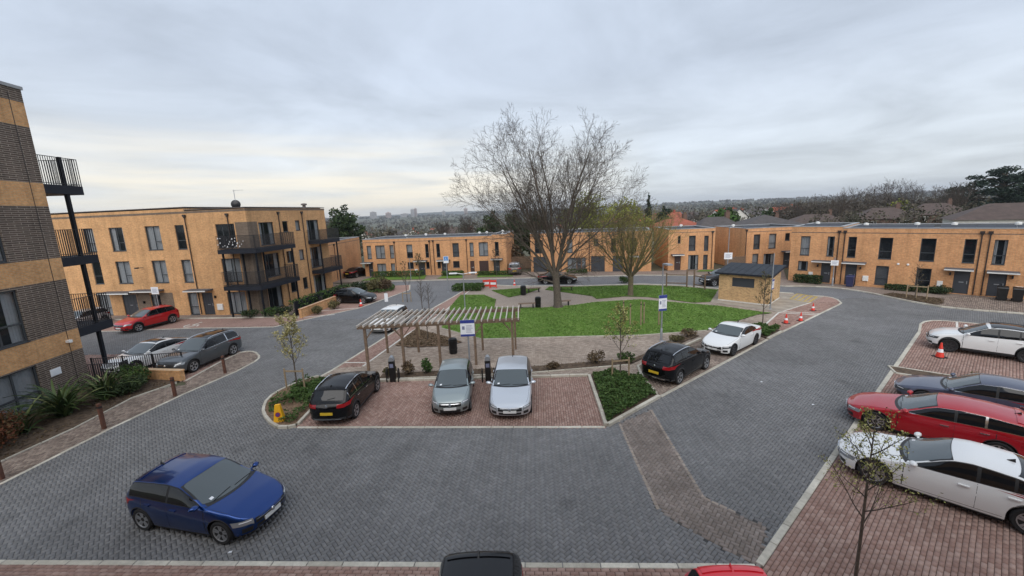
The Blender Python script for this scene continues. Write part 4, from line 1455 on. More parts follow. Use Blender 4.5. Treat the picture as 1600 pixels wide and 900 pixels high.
# ------------------------------------------------------------------ posts, signs, lamps
def sign_post(name, label, cat, x, y, h, board=None, lamp=None, base=False, group=None, rz=0.0, tilt=0.0):
    t = thing(name, label, cat, (x, y, 0), rz, group)
    q = MB()
    q.tube([(0, 0, 0), (0, 0, h * .35), (0, 0, h)], [.055, .045, .035], 10)
    q.lathe([(.13, 0), (.13, .02), (.06, .05)], 12)
    if base:
        q.lathe([(.075, 0), (.075, .75), (.05, .8)], 10)
    q.build('pole', M['galv'], t, 40)
    if board:
        z, w, hh, kind = board
        q = MB()
        q.box(-w / 2, w / 2, -.085, -.07, z, z + hh)
        bd = q.build('board', M['signw'], t)
        q = MB()
        if kind == 'park':
            q.box(-w / 2 + .002, w / 2 - .002, -.092, -.086, z + hh * .80, z + hh - .002)
            q.box(-w / 2 + .002, w / 2 - .002, -.092, -.086, z + .002, z + hh * .13)
            q.build('colour_band', M['signb'], bd)
            q = MB()
            for i in range(6):
                zz = z + hh * (.24 + .08 * i)
                q.box(-w * .10, w * random.uniform(.25, .38), -.092, -.086, zz, zz + hh * .022)
            q.box(-w * .38, -w * .2, -.092, -.086, z + hh * .42, z + hh * .62)
            q.build('print', M['signt'], bd)
        elif kind == 'small':
            for i in range(4):
                zz = z + hh * (.25 + .15 * i)
                q.box(-w * .35, w * random.uniform(.2, .38), -.092, -.086, zz, zz + hh * .05)
            q.build('print', M['signt'], bd)
        elif kind == 'badge':
            q.box(-w * .42, w * .42, -.092, -.086, z + hh * .36, z + hh * .95)
            q.build('blue_panel', M['signbl'], bd)
            q = MB()
            zc = z + hh * .6
            q.tube([(w * .16 * math.cos(a) - .01, -.096, zc - hh * .08 + w * .16 * math.sin(a)) for a in np.linspace(2.4, 6.4, 9)], .014, 4)
            q.beam((-.02, -.096, zc), (-.03, -.096, zc + hh * .2), .03, .01)
            q.beam((-.02, -.096, zc), (.09, -.096, zc - .01), .03, .01)
            q.build('wheelchair_symbol', M['signw'], bd)
    if lamp:
        q = MB()
        if lamp == 'tee':
            for s in (-1, 1):
                q.beam((0, 0, h - .02), (s * .5, 0, h + .06), .05, .04)
                q.box(s * .78 - .3, s * .78 + .3, -.12, .12, h + .02, h + .1)
        else:
            q.beam((0, 0, h - .02), (0, -.3, h + .03), .05, .05)
            q.box(-.16, .16, -.75, -.18, h, h + .09)
        q.build('lamp_head', M['signw'] if lamp == 'tee' else M['galv'], t)
    return t


sign_post('parking_sign', 'blue and white parking notice board on a post before the pergola', 'sign', -2.34, 19.4 + .9, 3.15, (2.25, .72, .86, 'park'))
sign_post('street_lamp', 'tall lamp post with a blue and white notice at the edge of the main lawn', 'lamp post', 9.29, 25.0, 4.85, (1.95, .55, 1.0, 'park'), 'arm', True, rz=rad(12))
sign_post('street_lamp', 'slim lamp post with two flat arms rising behind the pergola from the small lawn', 'lamp post', -3.8, 32.1, 3.75, None, 'tee')
sign_post('disabled_sign', 'tall post with a blue wheelchair badge by the red paved strip', 'sign', -7.0, 44.5, 4.0, (3.2, .55, .75, 'badge'))
sign_post('parking_sign', 'white notice on a post in front of the flats behind the red car', 'sign', -32.89 + .6, 37.0, 3.0, (2.35, .75, .65, 'small'), rz=rad(-8))
sign_post('parking_sign', 'white notice on a post by the house doors right of the hut', 'sign', 31.3, 39.5, 2.75, (2.0, .6, .5, 'small'), rz=rad(-30), base=True)
sign_post('street_lamp', 'lamp post with a white notice on it left of the hut roof', 'lamp post', 25.0, 47.2, 5.6, (2.0, .85, .75, 'small'), 'arm', rz=rad(-15))
sign_post('parking_sign', 'blue and white notice on a thin post at the corner of the hut', 'sign', 20.3, 31.6, 4.4, (1.6, .42, .8, 'park'), rz=rad(40))
sign_post('marker_post', 'bare grey post with a square cap beside the far road on the left', 'post', -11.0, 35.4, 1.9, (1.1, .3, .75, 'plain'))
sign_post('marker_post', 'thin white post before the hedge of the left house row', 'post', -13.2, 53.6, 3.0)

# --- charging posts
for i, (x, y, lab) in enumerate(((-6.34, 19.95, 'black charging post beside the black car with silver roof rails'), (-1.38, 19.45, 'black charging post between the grey and the silver car'))):
    t = thing('charging_post', lab, 'charging post', (x, y + .25, 0), 0, 'charging posts behind the parking bay')
    q = MB()
    q.box(-.14, .14, -.1, .1, 0, 1.12)
    q.build('body', M['black'], t)
    q = MB()
    G = [[(.14 * c, -.1 + .2 * v, 1.12 + .22 * s + .05 * v) for v in (0, 1)] for c, s in [(math.cos(a), math.sin(a)) for a in np.linspace(math.pi, 0, 12)]]
    q.grid(G)
    q.add([g[0] for g in G], [tuple(range(12))[::-1]])
    q.add([g[1] for g in G], [tuple(range(12))])
    q.build('head', M['galv'], t)
    q = MB()
    q.box(-.09, .09, -.112, -.101, .78, .98)
    q.build('screen', M['signt'], t)
    for s in (-1, 1):
        q = MB()
        q.tube([(s * .3, -.1, 0), (s * .3, -.1, .62), (s * .3, .02, .7), (s * .3, .12, .62), (s * .3, .12, 0)], .03, 8)
        q.build('guard_hoop', M['blackmet'], t)


# --- bollards
def bollard(x, y, h, lab, m='timber_red', w=.06, lean=0.0):
    t = thing('bollard', lab, 'bollard', (x, y, 0), random.uniform(-.3, .3), 'timber bollards along the left kerb' if m == 'timber_red' else None)
    q = MB()
    c = .02
    for z0, z1, a, b in ((0, h - c, w, w), (h - c, h, w, w - c)):
        V = [(-a, -a, z0), (a, -a, z0), (a, a, z0), (-a, a, z0), (-b + lean, -b, z1), (b + lean, -b, z1), (b + lean, b, z1), (-b + lean, b, z1)]
        q.add(V, [(0, 1, 5, 4), (1, 2, 6, 5), (2, 3, 7, 6), (3, 0, 4, 7)] + ([(4, 5, 6, 7)] if z1 == h else []))
    q.build('shaft', M[m], t)
    q = MB()
    q.box(-w - .004, w + .004, -w - .004, w + .004, h - .2, h - .13)
    q.build('band', M['blackmet'], t)


bollard(-17.95, 13.0, 1.05, 'dark red timber bollard nearest the bottom left corner')
bollard(-17.62, 16.35, 1.15, 'dark red timber bollard beside the strappy leaved plants')
bollard(-17.1, 19.5, 1.0, 'dark red timber bollard below the short brick wall')
bollard(-16.55, 22.4, 1.05, 'dark red timber bollard on the rounded paving tip near the grey estate car')
bollard(-18.29, 38.7, 1.15, 'black square bollard among small shrubs before the garden wall', 'black', .13)
bollard(-6.75, 28.2, 1.0, 'grey timber bollard at the edge of the mulch bed under the pergola', 'timber_stake', .09)


# --- litter bins
def bin_(x, y, lab, s=1.0):
    t = thing('litter_bin', lab, 'bin', (x, y, 0), 0, 'black litter bins')
    q = MB()
    q.lathe([(.0, .02), (.22 * s, .02), (.22 * s, 0), (.24 * s, .05), (.26 * s, .78), (.27 * s, .80), (.27 * s, .86), (.21 * s, .88), (.20 * s, .72), (.0, .70)], 18)
    q.build('drum', M['black'], t, 40)
    q = MB()
    q.lathe([(.262 * s, .30), (.275 * s, .30), (.275 * s, .34), (.262 * s, .34)], 18)
    q.lathe([(.268 * s, .64), (.282 * s, .64), (.282 * s, .68), (.268 * s, .68)], 18)
    q.build('hoop', M['blackmet'], t)
    q = MB()
    q.lathe([(.0, 1.0), (.18 * s, .97), (.25 * s, .92), (.25 * s, .90), (.0, .94)], 18)
    for a in (0, 2.1, 4.2):
        q.beam((.23 * s * math.cos(a), .23 * s * math.sin(a), .84), (.23 * s * math.cos(a), .23 * s * math.sin(a), .93), .02, .02)
    q.build('lid', M['black'], t)


bin_(-3.75, 24.2, 'black litter bin under the back of the pergola')
bin_(2.23, 35.4, 'black litter bin between the two benches near the big tree')
bin_(1.13, 41.2, 'black litter bin at the far side of the paved circle', 1.1)


# --- benches
def bench(x, y, rz, lab, L=1.5):
    t = thing('bench', lab, 'bench', (x, y, 0), rz, 'backless benches round the paved circle')
    for i in range(4):
        q = MB()
        q.box(-L / 2, L / 2, -.22 + i * .115, -.22 + i * .115 + .095, .42, .46)
        q.build('slat', M['timber'], t)
    for s in (-1, 1):
        q = MB()
        q.box(s * L * .36 - .04, s * L * .36 + .04, -.18, .2, 0, .418)
        q.build('leg', M['blackmet'], t)


bench(1.24, 35.3, rad(2), 'backless timber bench on the near side of the paved circle, left of the bin')
bench(4.4, 35.7, rad(4), 'backless timber bench just behind the big tree trunk')
bench(2.25, 42.4, rad(8), 'backless bench on the far side beside the round black bin')
bench(5.7, 42.6, rad(-10), 'backless bench on the far side half hidden by the tree trunk')


# --- cones
def cone(x, y, lab, kind='red', h=.72, rz=0.0):
    t = thing('traffic_cone', lab, 'cone', (x, y, .005), rz, 'red and white traffic cones' if kind == 'red' else None)
    b = MB()
    w = h * .29
    if kind == 'red':
        b.box(-w, w, -w, w, 0, .035)
        b.build('base', M['black'], t)
        q = MB()
        q.lathe([(h * .22, .035), (h * .155, h * .36)], 18)
        q.lathe([(h * .112, h * .58), (h * .045, h), (0, h)], 18)
        q.build('body', M['conered'], t, 40)
        q = MB()
        q.lathe([(h * .157, h * .36), (h * .114, h * .58)], 18)
        q.build('white_sleeve', M['signw'], t, 40)
    else:
        b.box(-w * 1.05, w * 1.05, -w * .8, w * .8, 0, .05)
        b.build('base', M['coneyel'], t)
        q = MB()
        q.add([(-w * .85, -w * .6, .05), (w * .85, -w * .6, .05), (w * .85, w * .6, .05), (-w * .85, w * .6, .05), (-w * .42, -w * .25, h), (w * .42, -w * .25, h), (w * .42, w * .25, h), (-w * .42, w * .25, h)],
              [(0, 1, 5, 4), (1, 2, 6, 5), (2, 3, 7, 6), (3, 0, 4, 7), (4, 5, 6, 7)])
        q.build('body', M['coneyel'], t)
        sl = (w * .35) / (h - .05)

        def P(u, z, o):
            return (u, -w * .6 + sl * (z - .05) - o, z)
        zc = h * .5
        n = 20
        for r0, r1, m, o, nm in ((.0, .105, 'signred', .006, 'no_waiting_disc'), (.0, .075, 'signb', .010, 'disc_centre')):
            q = MB()
            q.add([P(r1 * math.cos(2 * math.pi * i / n), zc + r1 * math.sin(2 * math.pi * i / n), o) for i in range(n)], [tuple(range(n))])
            q.build(nm, M[m], t)
        q = MB()
        q.add([P(-.062, zc + .05, .014), P(-.05, zc + .062, .014), P(.062, zc - .05, .014), P(.05, zc - .062, .014)], [(3, 2, 1, 0)])
        q.build('disc_bar', M['signred'], t)


cone(-10.06, 16.25, 'yellow no waiting cone at the tip of the left planting island', 'yellow', .82, rad(8))
cone(22.21, 20.42, 'red and white traffic cone beside the front wheel of the white SUV', h=.78)
cone(20.2, 28.0, 'red cone in the middle of the coned bay near the hut', h=.62)
cone(18.9, 27.6, 'red cone nearest the shrubs at the end of the coned bay', h=.66)
cone(22.95, 30.6, 'red cone furthest along the coned bay towards the road bend', h=.58)
cone(-14.6, 38.9, 'red and white cone before the front wheel of the black hatchback', h=.7)
cone(.3, 46.75, 'red and white cone on the grass edge beside the far road', h=.7)
# red and white barrier boards by the far hedge
for i, (x, y, rz_i, lab) in enumerate(((-2.9, 46.3, .2, 'left one of the two red and white barriers by the clipped hedge'), (-2.1, 45.95, -.3, 'right one of the two red and white barriers by the clipped hedge'))):
    t = thing('barrier', lab, 'barrier', (x, y, 0), rz_i, 'barriers by the hedge')
    for k in range(3):
        q = MB()
        q.box(-.32, .32, -.02, .02, .12 + k * .27, .34 + k * .27)
        q.build('board', M['conered' if k % 2 == 0 else 'signw'], t)
    for s in (-1, 1):
        q = MB()
        q.box(s * .36 - .03, s * .36 + .03, -.03, .03, 0, .95)
        q.box(s * .36 - .03, s * .36 + .03, -.3, .3, 0, .04)
        q.build('foot_post', M['conered'], t)

# --- timber rail frame on the far lawn
t = thing('trim_trail_frame', 'dark timber post and rail frame on the far lawn left of the hut', 'frame', (0, 0, 0))
gp = [(16.08, 42.2, 1.5), (17.9, 41.5, 1.9), (18.55, 41.3, 1.9), (19.0, 39.9, 1.5)]
for x, y, h in gp:
    q = MB()
    q.tube([(x, y, 0), (x, y, h)], .075, 8)
    q.build('post', M['timber'], t)
for (a, b, z) in ((0, 1, 1.3), (0, 1, .45), (1, 2, 1.75), (2, 3, 1.25), (2, 3, .35)):
    q = MB()
    q.beam((gp[a][0], gp[a][1], z), (gp[b][0], gp[b][1], z), .08, .09)
    q.build('rail', M['timber'], t)


# --- wheelie bins
def wheelie(x, y, rz, m, lab):
    t = thing('wheelie_bin', lab, 'bin', (x, y, .02), rz, 'wheelie bins by the right terrace')
    q = MB()
    q.add([(-.24, -.26, .06), (.24, -.26, .06), (.24, .22, .06), (-.24, .22, .06), (-.29, -.34, .98), (.29, -.34, .98), (.29, .34, .98), (-.29, .34, .98)],
          [(3, 2, 1, 0), (0, 1, 5, 4), (1, 2, 6, 5), (2, 3, 7, 6), (3, 0, 4, 7)])
    q.build('tub', M[m], t)
    q = MB()
    q.add([(-.31, -.38, .98), (.31, -.38, .98), (.31, .38, 1.0), (-.31, .38, 1.0), (-.28, -.33, 1.06), (.28, -.33, 1.06), (.28, .33, 1.1), (-.28, .33, 1.1)],
          [(0, 1, 5, 4), (1, 2, 6, 5), (2, 3, 7, 6), (3, 0, 4, 7), (4, 5, 6, 7), (3, 2, 1, 0)])
    q.beam((-.27, .42, .98), (.27, .42, .98), .03, .03)
    q.build('lid', M[m], t)
    for s in (-1, 1):
        q = MB()
        q.lathe([(.0, -.03), (.1, -.03), (.1, .03), (0, .03)], 12, axis='y')
        link('wheel', q.mesh('wheel', M['black']), t, (s * .27, .26, .1), rad(90))


wheelie(32.25, 38.6, rad(-48), 'binblue', 'dark blue wheelie bin standing before a grey front door')
wheelie(38.2, 31.3, rad(-48), 'black', 'black wheelie bin at the right edge, left one of the pair')
wheelie(38.7, 30.7, rad(-48), 'black', 'black wheelie bin at the right edge, right one of the pair')

# --- railings and short wall at the near block
rl = thing('railing', 'black bar railing in front of the white saloon by the near block', 'railing', (-23.9, 22.35, 0), math.atan2(.5, 4.6))
L = 4.7
for i in range(int(L / .115)):
    link('baluster', baluster_mesh(1.1), rl, (i * .115, 0, .1), 0)
q = MB()
q.beam((0, 0, 1.2), (L, 0, 1.2), .04, .03)
q.beam((0, 0, .12), (L, 0, .12), .04, .03)
q.build('rail', M['bar'], rl)
for x in (0, 1.6, 3.15, L):
    q = MB()
    q.box(x - .03, x + .03, -.03, .03, 0, 1.25)
    q.build('post', M['bar'], rl)
rl = thing('railing', 'black bar railing round the ground floor terrace of the near block', 'railing', (-23.5, 21.62, 0), rad(5))
for i in range(15):
    link('baluster', baluster_mesh(1.0), rl, (i * .12, 0, .1), 0)
for i in range(12):
    link('baluster', baluster_mesh(1.0), rl, (1.72, i * .05, .1), 0)
q = MB()
q.beam((0, 0, 1.1), (1.72, 0, 1.1), .04, .03)
q.beam((0, 0, .1), (1.72, 0, .1), .04, .03)
q.build('rail', M['bar'], rl)
gw = thing('garden_wall', 'short low buff brick wall with flat top beside the left path', 'wall', (-21.0, 22.05, 0), math.atan2(-.45, 2.6))
q = MB()
q.box(0, 2.75, -.12, .12, 0, .52)
q.build('wall', M['brick'], gw)
q = MB()
q.box(-.02, 2.78, -.14, .14, .52, .60)
q.build('coping', M['brick'], gw)


# --- stakes on the lawn
def stake(x, y, h, lab, m='timber_stake', n=1):
    t = thing('tree_stake', lab, 'stake', (x, y, 0), random.uniform(-.2, .2), 'timber stakes on the lawn')
    q = MB()
    q.tube([(0, 0, 0), (0, 0, h)], [.05, .045], 8)
    q.build('shaft', M[m], t)
    q = MB()
    q.lathe([(.053, h - .22), (.058, h - .22), (.058, h - .15), (.053, h - .15)], 8)
    q.build('tie', M['blackmet'], t)


stake(8.05, 29.2, 1.75, 'leftmost pale stake on the main lawn')
stake(8.4, 28.7, 1.6, 'second pale stake from the left on the main lawn')
stake(9.1, 28.5, 1.75, 'third pale stake from the left on the main lawn')
stake(9.45, 28.9, 1.6, 'fourth pale stake from the left on the main lawn')
stake(10.35, 28.4, 1.5, 'rightmost thin stake on the main lawn left of the lamp post')

# --- timber garden fence between the end house and the hut
fn = thing('garden_fence', 'brown timber board fence and gate between the end house and the set back house', 'fence', (26.15, 49.8, 0), math.atan2(1.0, 3.0))
for i in range(30):
    q = MB()
    q.box(i * .105, i * .105 + .098, -.012 + .004 * (i % 2), .012, .06, 1.8 + .012 * random.random())
    q.build('board', M['timber'], fn)
for i in range(3):
    q = MB()
    q.box(i * 1.55 - .05, i * 1.55 + .05, .02, .12, 0, 1.9)
    q.build('post', M['timber'], fn)
fn = thing('garden_fence', 'brown timber fence below the dark evergreens between the house rows', 'fence', (-.9, 60.5, 0), rad(-3))
for i in range(34):
    q = MB()
    q.box(i * .122, i * .122 + .115, -.012 + .004 * (i % 2), .012, .05, 1.85 + .015 * random.random())
    q.build('board', M['timber'], fn)
# small scraps on the paving
for (x, y, lab) in ((12.3, 15.9, 'small white scrap of litter lying on the grey paving before the black SUV'), (11.6, 18.3, 'pinkish scrap of litter on the road edge by the white coupe'), (-7.6, 9.35, 'tiny pale scrap below the front wheel of the blue hatchback')):
    t = MB()
    t.add([(-.09, -.06, .006), (.1, -.05, .012), (.07, .07, .02), (-.06, .05, .008)], [(0, 1, 2, 3)])
    t.add([(-.05, -.05, .03), (.06, -.02, .035), (.02, .05, .018)], [(0, 1, 2)])
    o = t.build('litter', M['signw'])
    o.location = (x, y, 0.004)
    o.scale = (.55, .55, .55)
    o['label'] = lab
    o['category'] = 'litter'


# ------------------------------------------------------------------ cars
def paint(name, col, metal=0.0, rough=.32):
    m = mat(name, col, rough, metal, coat=.35 if name == 'paint_black' else .8, spec=.2 if name == 'paint_black' else .35)
    return m


PAINT = {
    'blue': paint('paint_blue', (0.006, 0.042, 0.19), .9, .28), 'black': paint('paint_black', (0.0035, 0.0035, 0.0045), .0, .25), 'red': paint('paint_red', (0.52, 0.012, 0.016), .1),
    'deepred': paint('paint_deep_red', (0.42, 0.010, 0.020), .25), 'white': paint('paint_white', (0.74, 0.75, 0.75), .0, .3), 'silver': paint('paint_silver', (0.60, 0.63, 0.67), .55, .33),
    'greygreen': paint('paint_grey_green', (0.29, 0.335, 0.34), .5, .35), 'grey': paint('paint_dark_grey', (0.085, 0.095, 0.105), .4, .33), 'navy': paint('paint_slate_blue', (0.075, 0.085, 0.13), .35, .3),
    'bright': paint('paint_bright_red', (0.72, 0.015, 0.03), .0, .3), 'brown': paint('paint_brown_grey', (0.12, 0.10, 0.085), .3, .35)}
M['cglass'] = mat('car_glass', (0.006, 0.007, 0.009), 0.03, spec=.5)
M['wscreen'] = mat('windscreen_glass', (0.075, 0.092, 0.098), 0.06, spec=.8)
M['trim'] = mat('black_trim', (0.012, 0.012, 0.013), .5)
M['clad'] = mat('grey_cladding', (0.028, 0.028, 0.03), .65)
M['chrome'] = mat('chrome', (0.72, 0.73, 0.75), .18, metal=1.0)
M['alloy'] = mat('alloy', (0.42, 0.43, 0.45), .32, metal=.75)
M['alloyd'] = mat('alloy_dark', (0.05, 0.05, 0.055), .35, metal=.5)
M['tyre'] = mat('tyre', (0.014, 0.014, 0.015), .85)
M['hlamp'] = mat('head_lamp', (0.30, 0.32, 0.34), .08, spec=.8, metal=.3)
M['hlampd'] = mat('head_lamp_dark', (0.06, 0.065, 0.07), .08, spec=.8)
M['tlamp'] = mat('tail_lamp', (0.30, 0.006, 0.010), .12, spec=.7)
M['platew'] = mat('plate_white', (0.72, 0.73, 0.72), .5)
M['platey'] = mat('plate_yellow', (0.66, 0.44, 0.03), .5)
M['seat'] = mat('cabin_dark', (0.02, 0.02, 0.022), .8)

BASE = dict(L=4.2, W=.89, H=1.46, wb=2.6, fo=.83, rw=.325, sill=.2, hoodF=.70, hoodC=.96, cowl=.92, rf=.02, rr=-1.56, roofR=1.40, tb=-1.90, deck=.97, deckR=.92, beltF=.90, beltR=.98,
            bump=.55, af=.8, ar=.6, nf=2.6, nr=3.0, tum=.40, x1=-1.62, xB=-.32, bx=None)
TYPES = {
    'hatch': {},
    'mini': dict(L=3.8, W=.85, H=1.52, wb=2.46, fo=.72, cowl=1.0, rf=.05, rr=-1.35, roofR=1.46, tb=-1.68, deck=1.0, deckR=.95, hoodF=.78, hoodC=1.02, beltF=.93, beltR=1.0, x1=-1.4, rw=.30),
    'suv': dict(L=4.45, W=.92, H=1.63, wb=2.68, fo=.88, rw=.36, sill=.26, hoodF=.86, hoodC=1.10, cowl=.93, rf=.05, rr=-1.62, roofR=1.55, tb=-2.02, deck=1.10, deckR=1.05, beltF=1.03, beltR=1.10, bump=.62, x1=-1.7, nf=3.0),
    'bigsuv': dict(L=5.0, W=.97, H=1.72, wb=2.98, fo=.95, rw=.38, sill=.26, hoodF=.88, hoodC=1.10, cowl=1.0, rf=.10, rr=-1.95, roofR=1.63, tb=-2.38, deck=1.10, deckR=1.05, beltF=1.04, beltR=1.10, bump=.62, x1=-2.1, nf=3.0, xB=-.3),
    'saloon': dict(L=4.6, W=.90, H=1.43, wb=2.72, fo=.86, rw=.33, sill=.19, hoodF=.70, hoodC=.95, cowl=.95, rf=.08, rr=-1.05, roofR=1.36, tb=-1.72, deck=1.02, deckR=.98, beltF=.90, beltR=.97, x1=-1.42, xB=-.35),
    'coupe': dict(L=4.6, W=.89, H=1.38, wb=2.76, fo=.78, rw=.33, sill=.19, hoodF=.70, hoodC=.93, cowl=.78, rf=-.02, rr=-.95, roofR=1.32, tb=-1.72, deck=1.03, deckR=.99, beltF=.90, beltR=.98, x1=-1.35, xB=-.55),
    'estate': dict(L=4.80, W=.92, H=1.45, wb=2.83, fo=.92, rw=.34, sill=.19, hoodF=.70, hoodC=.94, cowl=.90, rf=-.02, rr=-1.85, roofR=1.36, tb=-2.30, deck=1.02, deckR=.97, beltF=.90, beltR=.99, x1=-2.05, xB=-.45),
    'fastback': dict(L=4.86, W=.935, H=1.43, wb=2.84, fo=.92, rw=.355, sill=.19, hoodF=.70, hoodC=.94, cowl=.86, rf=-.04, rr=-1.15, roofR=1.37, tb=-2.25, deck=1.02, deckR=.99, beltF=.90, beltR=.99, x1=-1.95, xB=-.5),
}
WHEEL = {}


def wheel_meshes(rw, w, style):
    k = (rw, w, style)
    if k in WHEEL:
        return WHEEL[k]
    ri = rw * .70
    q = MB()
    h = w / 2
    q.lathe([(ri, -h * .9), (rw * .90, -h), (rw * .975, -h * .8), (rw, -h * .45), (rw, h * .45), (rw * .975, h * .8), (rw * .90, h), (ri, h * .9)], 28, axis='y')
    q.lathe([(ri, h * .9), (ri * .97, h * .2), (ri * .9, -h * .7), (0, -h * .7)], 28, axis='y')
    tyre = q.mesh('wheel', M['tyre'], 40)
    q = MB()
    y = -h * .80         # outer face
    q.lathe([(ri * .99, y - .012), (ri * .99, y + .05), (ri * .90, y + .05), (ri * .90, y - .004), (ri * .99, y - .012)], 28, axis='y')
    q.lathe([(0, y + .012), (ri * .2, y + .014), (ri * .24, y + .05), (0, y + .06)], 14, axis='y')
    n = {'five': 5, 'ten': 10, 'twin': 5, 'seven': 7}[style]
    for i in range(n):
        a0 = 2 * math.pi * i / n + .3
        for da, wd in (((-.16, .05), (.16, .05)) if style == 'twin' else ((0, .085 if n == 5 else (.062 if n == 7 else .04)),)):
            a = a0
            ca, sa = math.cos(a), math.sin(a)
            P = []
            for r, s, yy in ((ri * .16, wd * .8, y + .012), (ri * .93, wd, y)):
                for sg in (-1, 1):
                    off = sg * s * ri / .24 * .55 + da * ri * (.4 + .6 * r / ri)
                    P.append((r * ca - off * sa, yy, r * sa + off * ca))
            P2 = [(p[0], p[1] + .03, p[2]) for p in P]
            q.add(P + P2, [(0, 1, 3, 2), (0, 2, 6, 4), (1, 5, 7, 3)])
    rim = q.mesh('rim', M['alloyd'] if style == 'seven' else M['alloy'])
    WHEEL[k] = (tyre, rim)
    return WHEEL[k]


def make_car(name, label, typ, col, loc, deg, scale=1.0, group=None, cat='car', wheels='five', rails=None, clad=False, glassroof=False, chrome=False, roofcol=None, lamps='l', plate=True, fin=True, spoiler=True, **ov):
    p = dict(BASE)
    p.update(TYPES[typ])
    p.update(ov)
    P = type('P', (), p)
    root = thing(name, label, cat, (loc[0], loc[1], .006), rad(deg), group)
    root.scale = (scale,) * 3
    xF = P.wb / 2 + P.fo
    xR = xF - P.L
    fa, ra = P.wb / 2, -P.wb / 2
    gx_ = np.linspace(xR, xF, 500)

    def smooth(pts, s):
        pts = sorted(pts)
        y = np.interp(gx_, [a for a, _ in pts], [b for _, b in pts])
        k = int(s / (gx_[1] - gx_[0]))
        ker = np.hanning(2 * k + 3)
        ker /= ker.sum()
        return np.convolve(np.pad(y, k + 1, mode='edge'), ker, 'valid')
    mid = (P.rf + P.rr) / 2
    rlen = P.rf - P.rr
    top_ = smooth([(xR, P.bump + .22), (xR + .05, P.deckR - .03), (xR + .12, P.deckR), (P.tb, P.deck), (P.rr, P.roofR), (P.rr + rlen * .45, P.H - .012), (P.rr + rlen * .72, P.H), (P.rf, P.H - .055),
                   (P.cowl, P.hoodC), ((P.cowl + xF) / 2, (P.hoodC * .45 + P.hoodF * .55) + .05), (xF - .22, P.hoodF + .01), (xF - .07, P.hoodF - .09), (xF, P.bump + .02)], .10)
    belt_ = smooth([(xR, P.deckR - .14), (xR + .15, P.deckR - .05), (P.tb, P.beltR - .01), (ra, P.beltR), (P.cowl, P.beltF), (xF - .35, P.hoodF - .05), (xF, P.bump)], .12)
    belt_ = np.minimum(belt_, top_ - .025)
    tf = np.clip((gx_ - (xF - P.af)) / P.af, 0, 1)
    tr = np.clip(((xR + P.ar) - gx_) / P.ar, 0, 1)
    w_ = P.W * np.minimum((1 - tf ** P.nf) ** (1 / P.nf), (1 - tr ** P.nr) ** (1 / P.nr)) * (1 - .03 * np.clip((gx_ - .4) / 1.2, 0, 1) - .035 * np.clip((-.6 - gx_) / 1.4, 0, 1))

    def top(x): return np.interp(x, gx_, top_)
    def belt(x): return np.interp(x, gx_, belt_)
    def hw(x): return np.interp(x, gx_, w_)
    rA = P.rw + .055

    def zbot(x):
        z = P.sill + .06 * max(0, (abs(x) - fa) / .9) ** 1
        for c in (fa, ra):
            d = abs(x - c)
            if d < rA:
                z = max(z, P.rw + math.sqrt(rA * rA - d * d) * .98)
        return z

    def rake(x, z):
        a = np.clip((x - (xF - .5)) / .5, 0, 1) ** 2
        b = np.clip(((xR + .4) - x) / .4, 0, 1) ** 2
        return x - a * (.75 * max(0, z - P.bump) ** 1.6 + .25 * max(0, P.bump - z - .05)) + b * (.12 * max(0, z - .8) + .25 * max(0, P.bump - z - .1))

    def section(x):
        zb, B, T, w = zbot(x), float(belt(x)), float(top(x)), float(hw(x))
        B = max(B, zb + .04)
        T = max(T, B + .02)
        pts = []
        for f in (0, .06, .16, .3, .45, .6, .74, .86, .95, 1.0):
            z = zb + (B - zb) * f
            rl_ = (z - P.sill) / max(.1, B - P.sill)
            s = 1 - .055 * max(0, (.55 - rl_) / .55) ** 2 - .045 * max(0, (rl_ - .62) / .38) ** 2
            if abs(rl_ - .62) < .03:
                s += .004
            pts.append((w * s, z))
        yb = pts[-1][0]
        h = T - B
        k = min(1, h / .35)
        zc = B + h * (.45 + .40 * k)
        inset = (zc - B) * (P.tum * k + .9 * (1 - k)) + .012
        yc = max(yb * .25, yb - inset)
        for f in (.12, .35, .6, .82, 1.0):
            bul = .018 * k * math.sin(math.pi * f)
            pts.append((yb + (yc - yb) * f + bul, B + (zc - B) * f))
        for g in (.06, .16, .32, .55, .78, 1.0):
            y = yc * (1 - g)
            pts.append((y, zc + (T - zc) * (1 - (1 - g) ** 2.6)))
        return pts

    def cant(x):
        s = section(x)
        return s[14]
    xs = set(np.linspace(xR + .003, xF - .003, 46))
    for e_, a_ in ((xF, -1), (xR, 1)):
        for d in (.0, .012, .035, .07, .12, .18, .26, .36):
            xs.add(e_ + a_ * (d + .003))
    for c in (fa, ra):
        xs = {x for x in xs if not (abs(x - c) < rA + .02)}
        for t_ in np.linspace(0, math.pi, 17):
            xs.add(c + rA * math.cos(t_) * .9999)
        xs.add(c + rA + .0015)
        xs.add(c - rA - .0015)
    xs = sorted(xs)
    secs = [section(x) for x in xs]
    K = len(secs[0])
    G = np.zeros((len(xs), 2 * K - 1, 3))
    for i, (x, s) in enumerate(zip(xs, secs)):
        for j, (y, z) in enumerate(s):
            xx = rake(x, z)
            G[i, j] = (xx, y, z)
            G[i, 2 * K - 2 - j] = (xx, -y, z)
    E0, E1 = G[:1].copy(), G[-1:].copy()
    E0[..., 1] *= .02
    E1[..., 1] *= .02
    E0[..., 0] -= .004
    E1[..., 0] += .004
    G = np.concatenate([E0, G, E1])
    q = MB()
    q.grid(G, flip=True)
    body_me = q.mesh('body', PAINT[col], 38)
    body = link('body', body_me, root)
    V = [Vector(v) for v in q.v]
    bvh = BVHTree.FromPolygons(V, q.f)

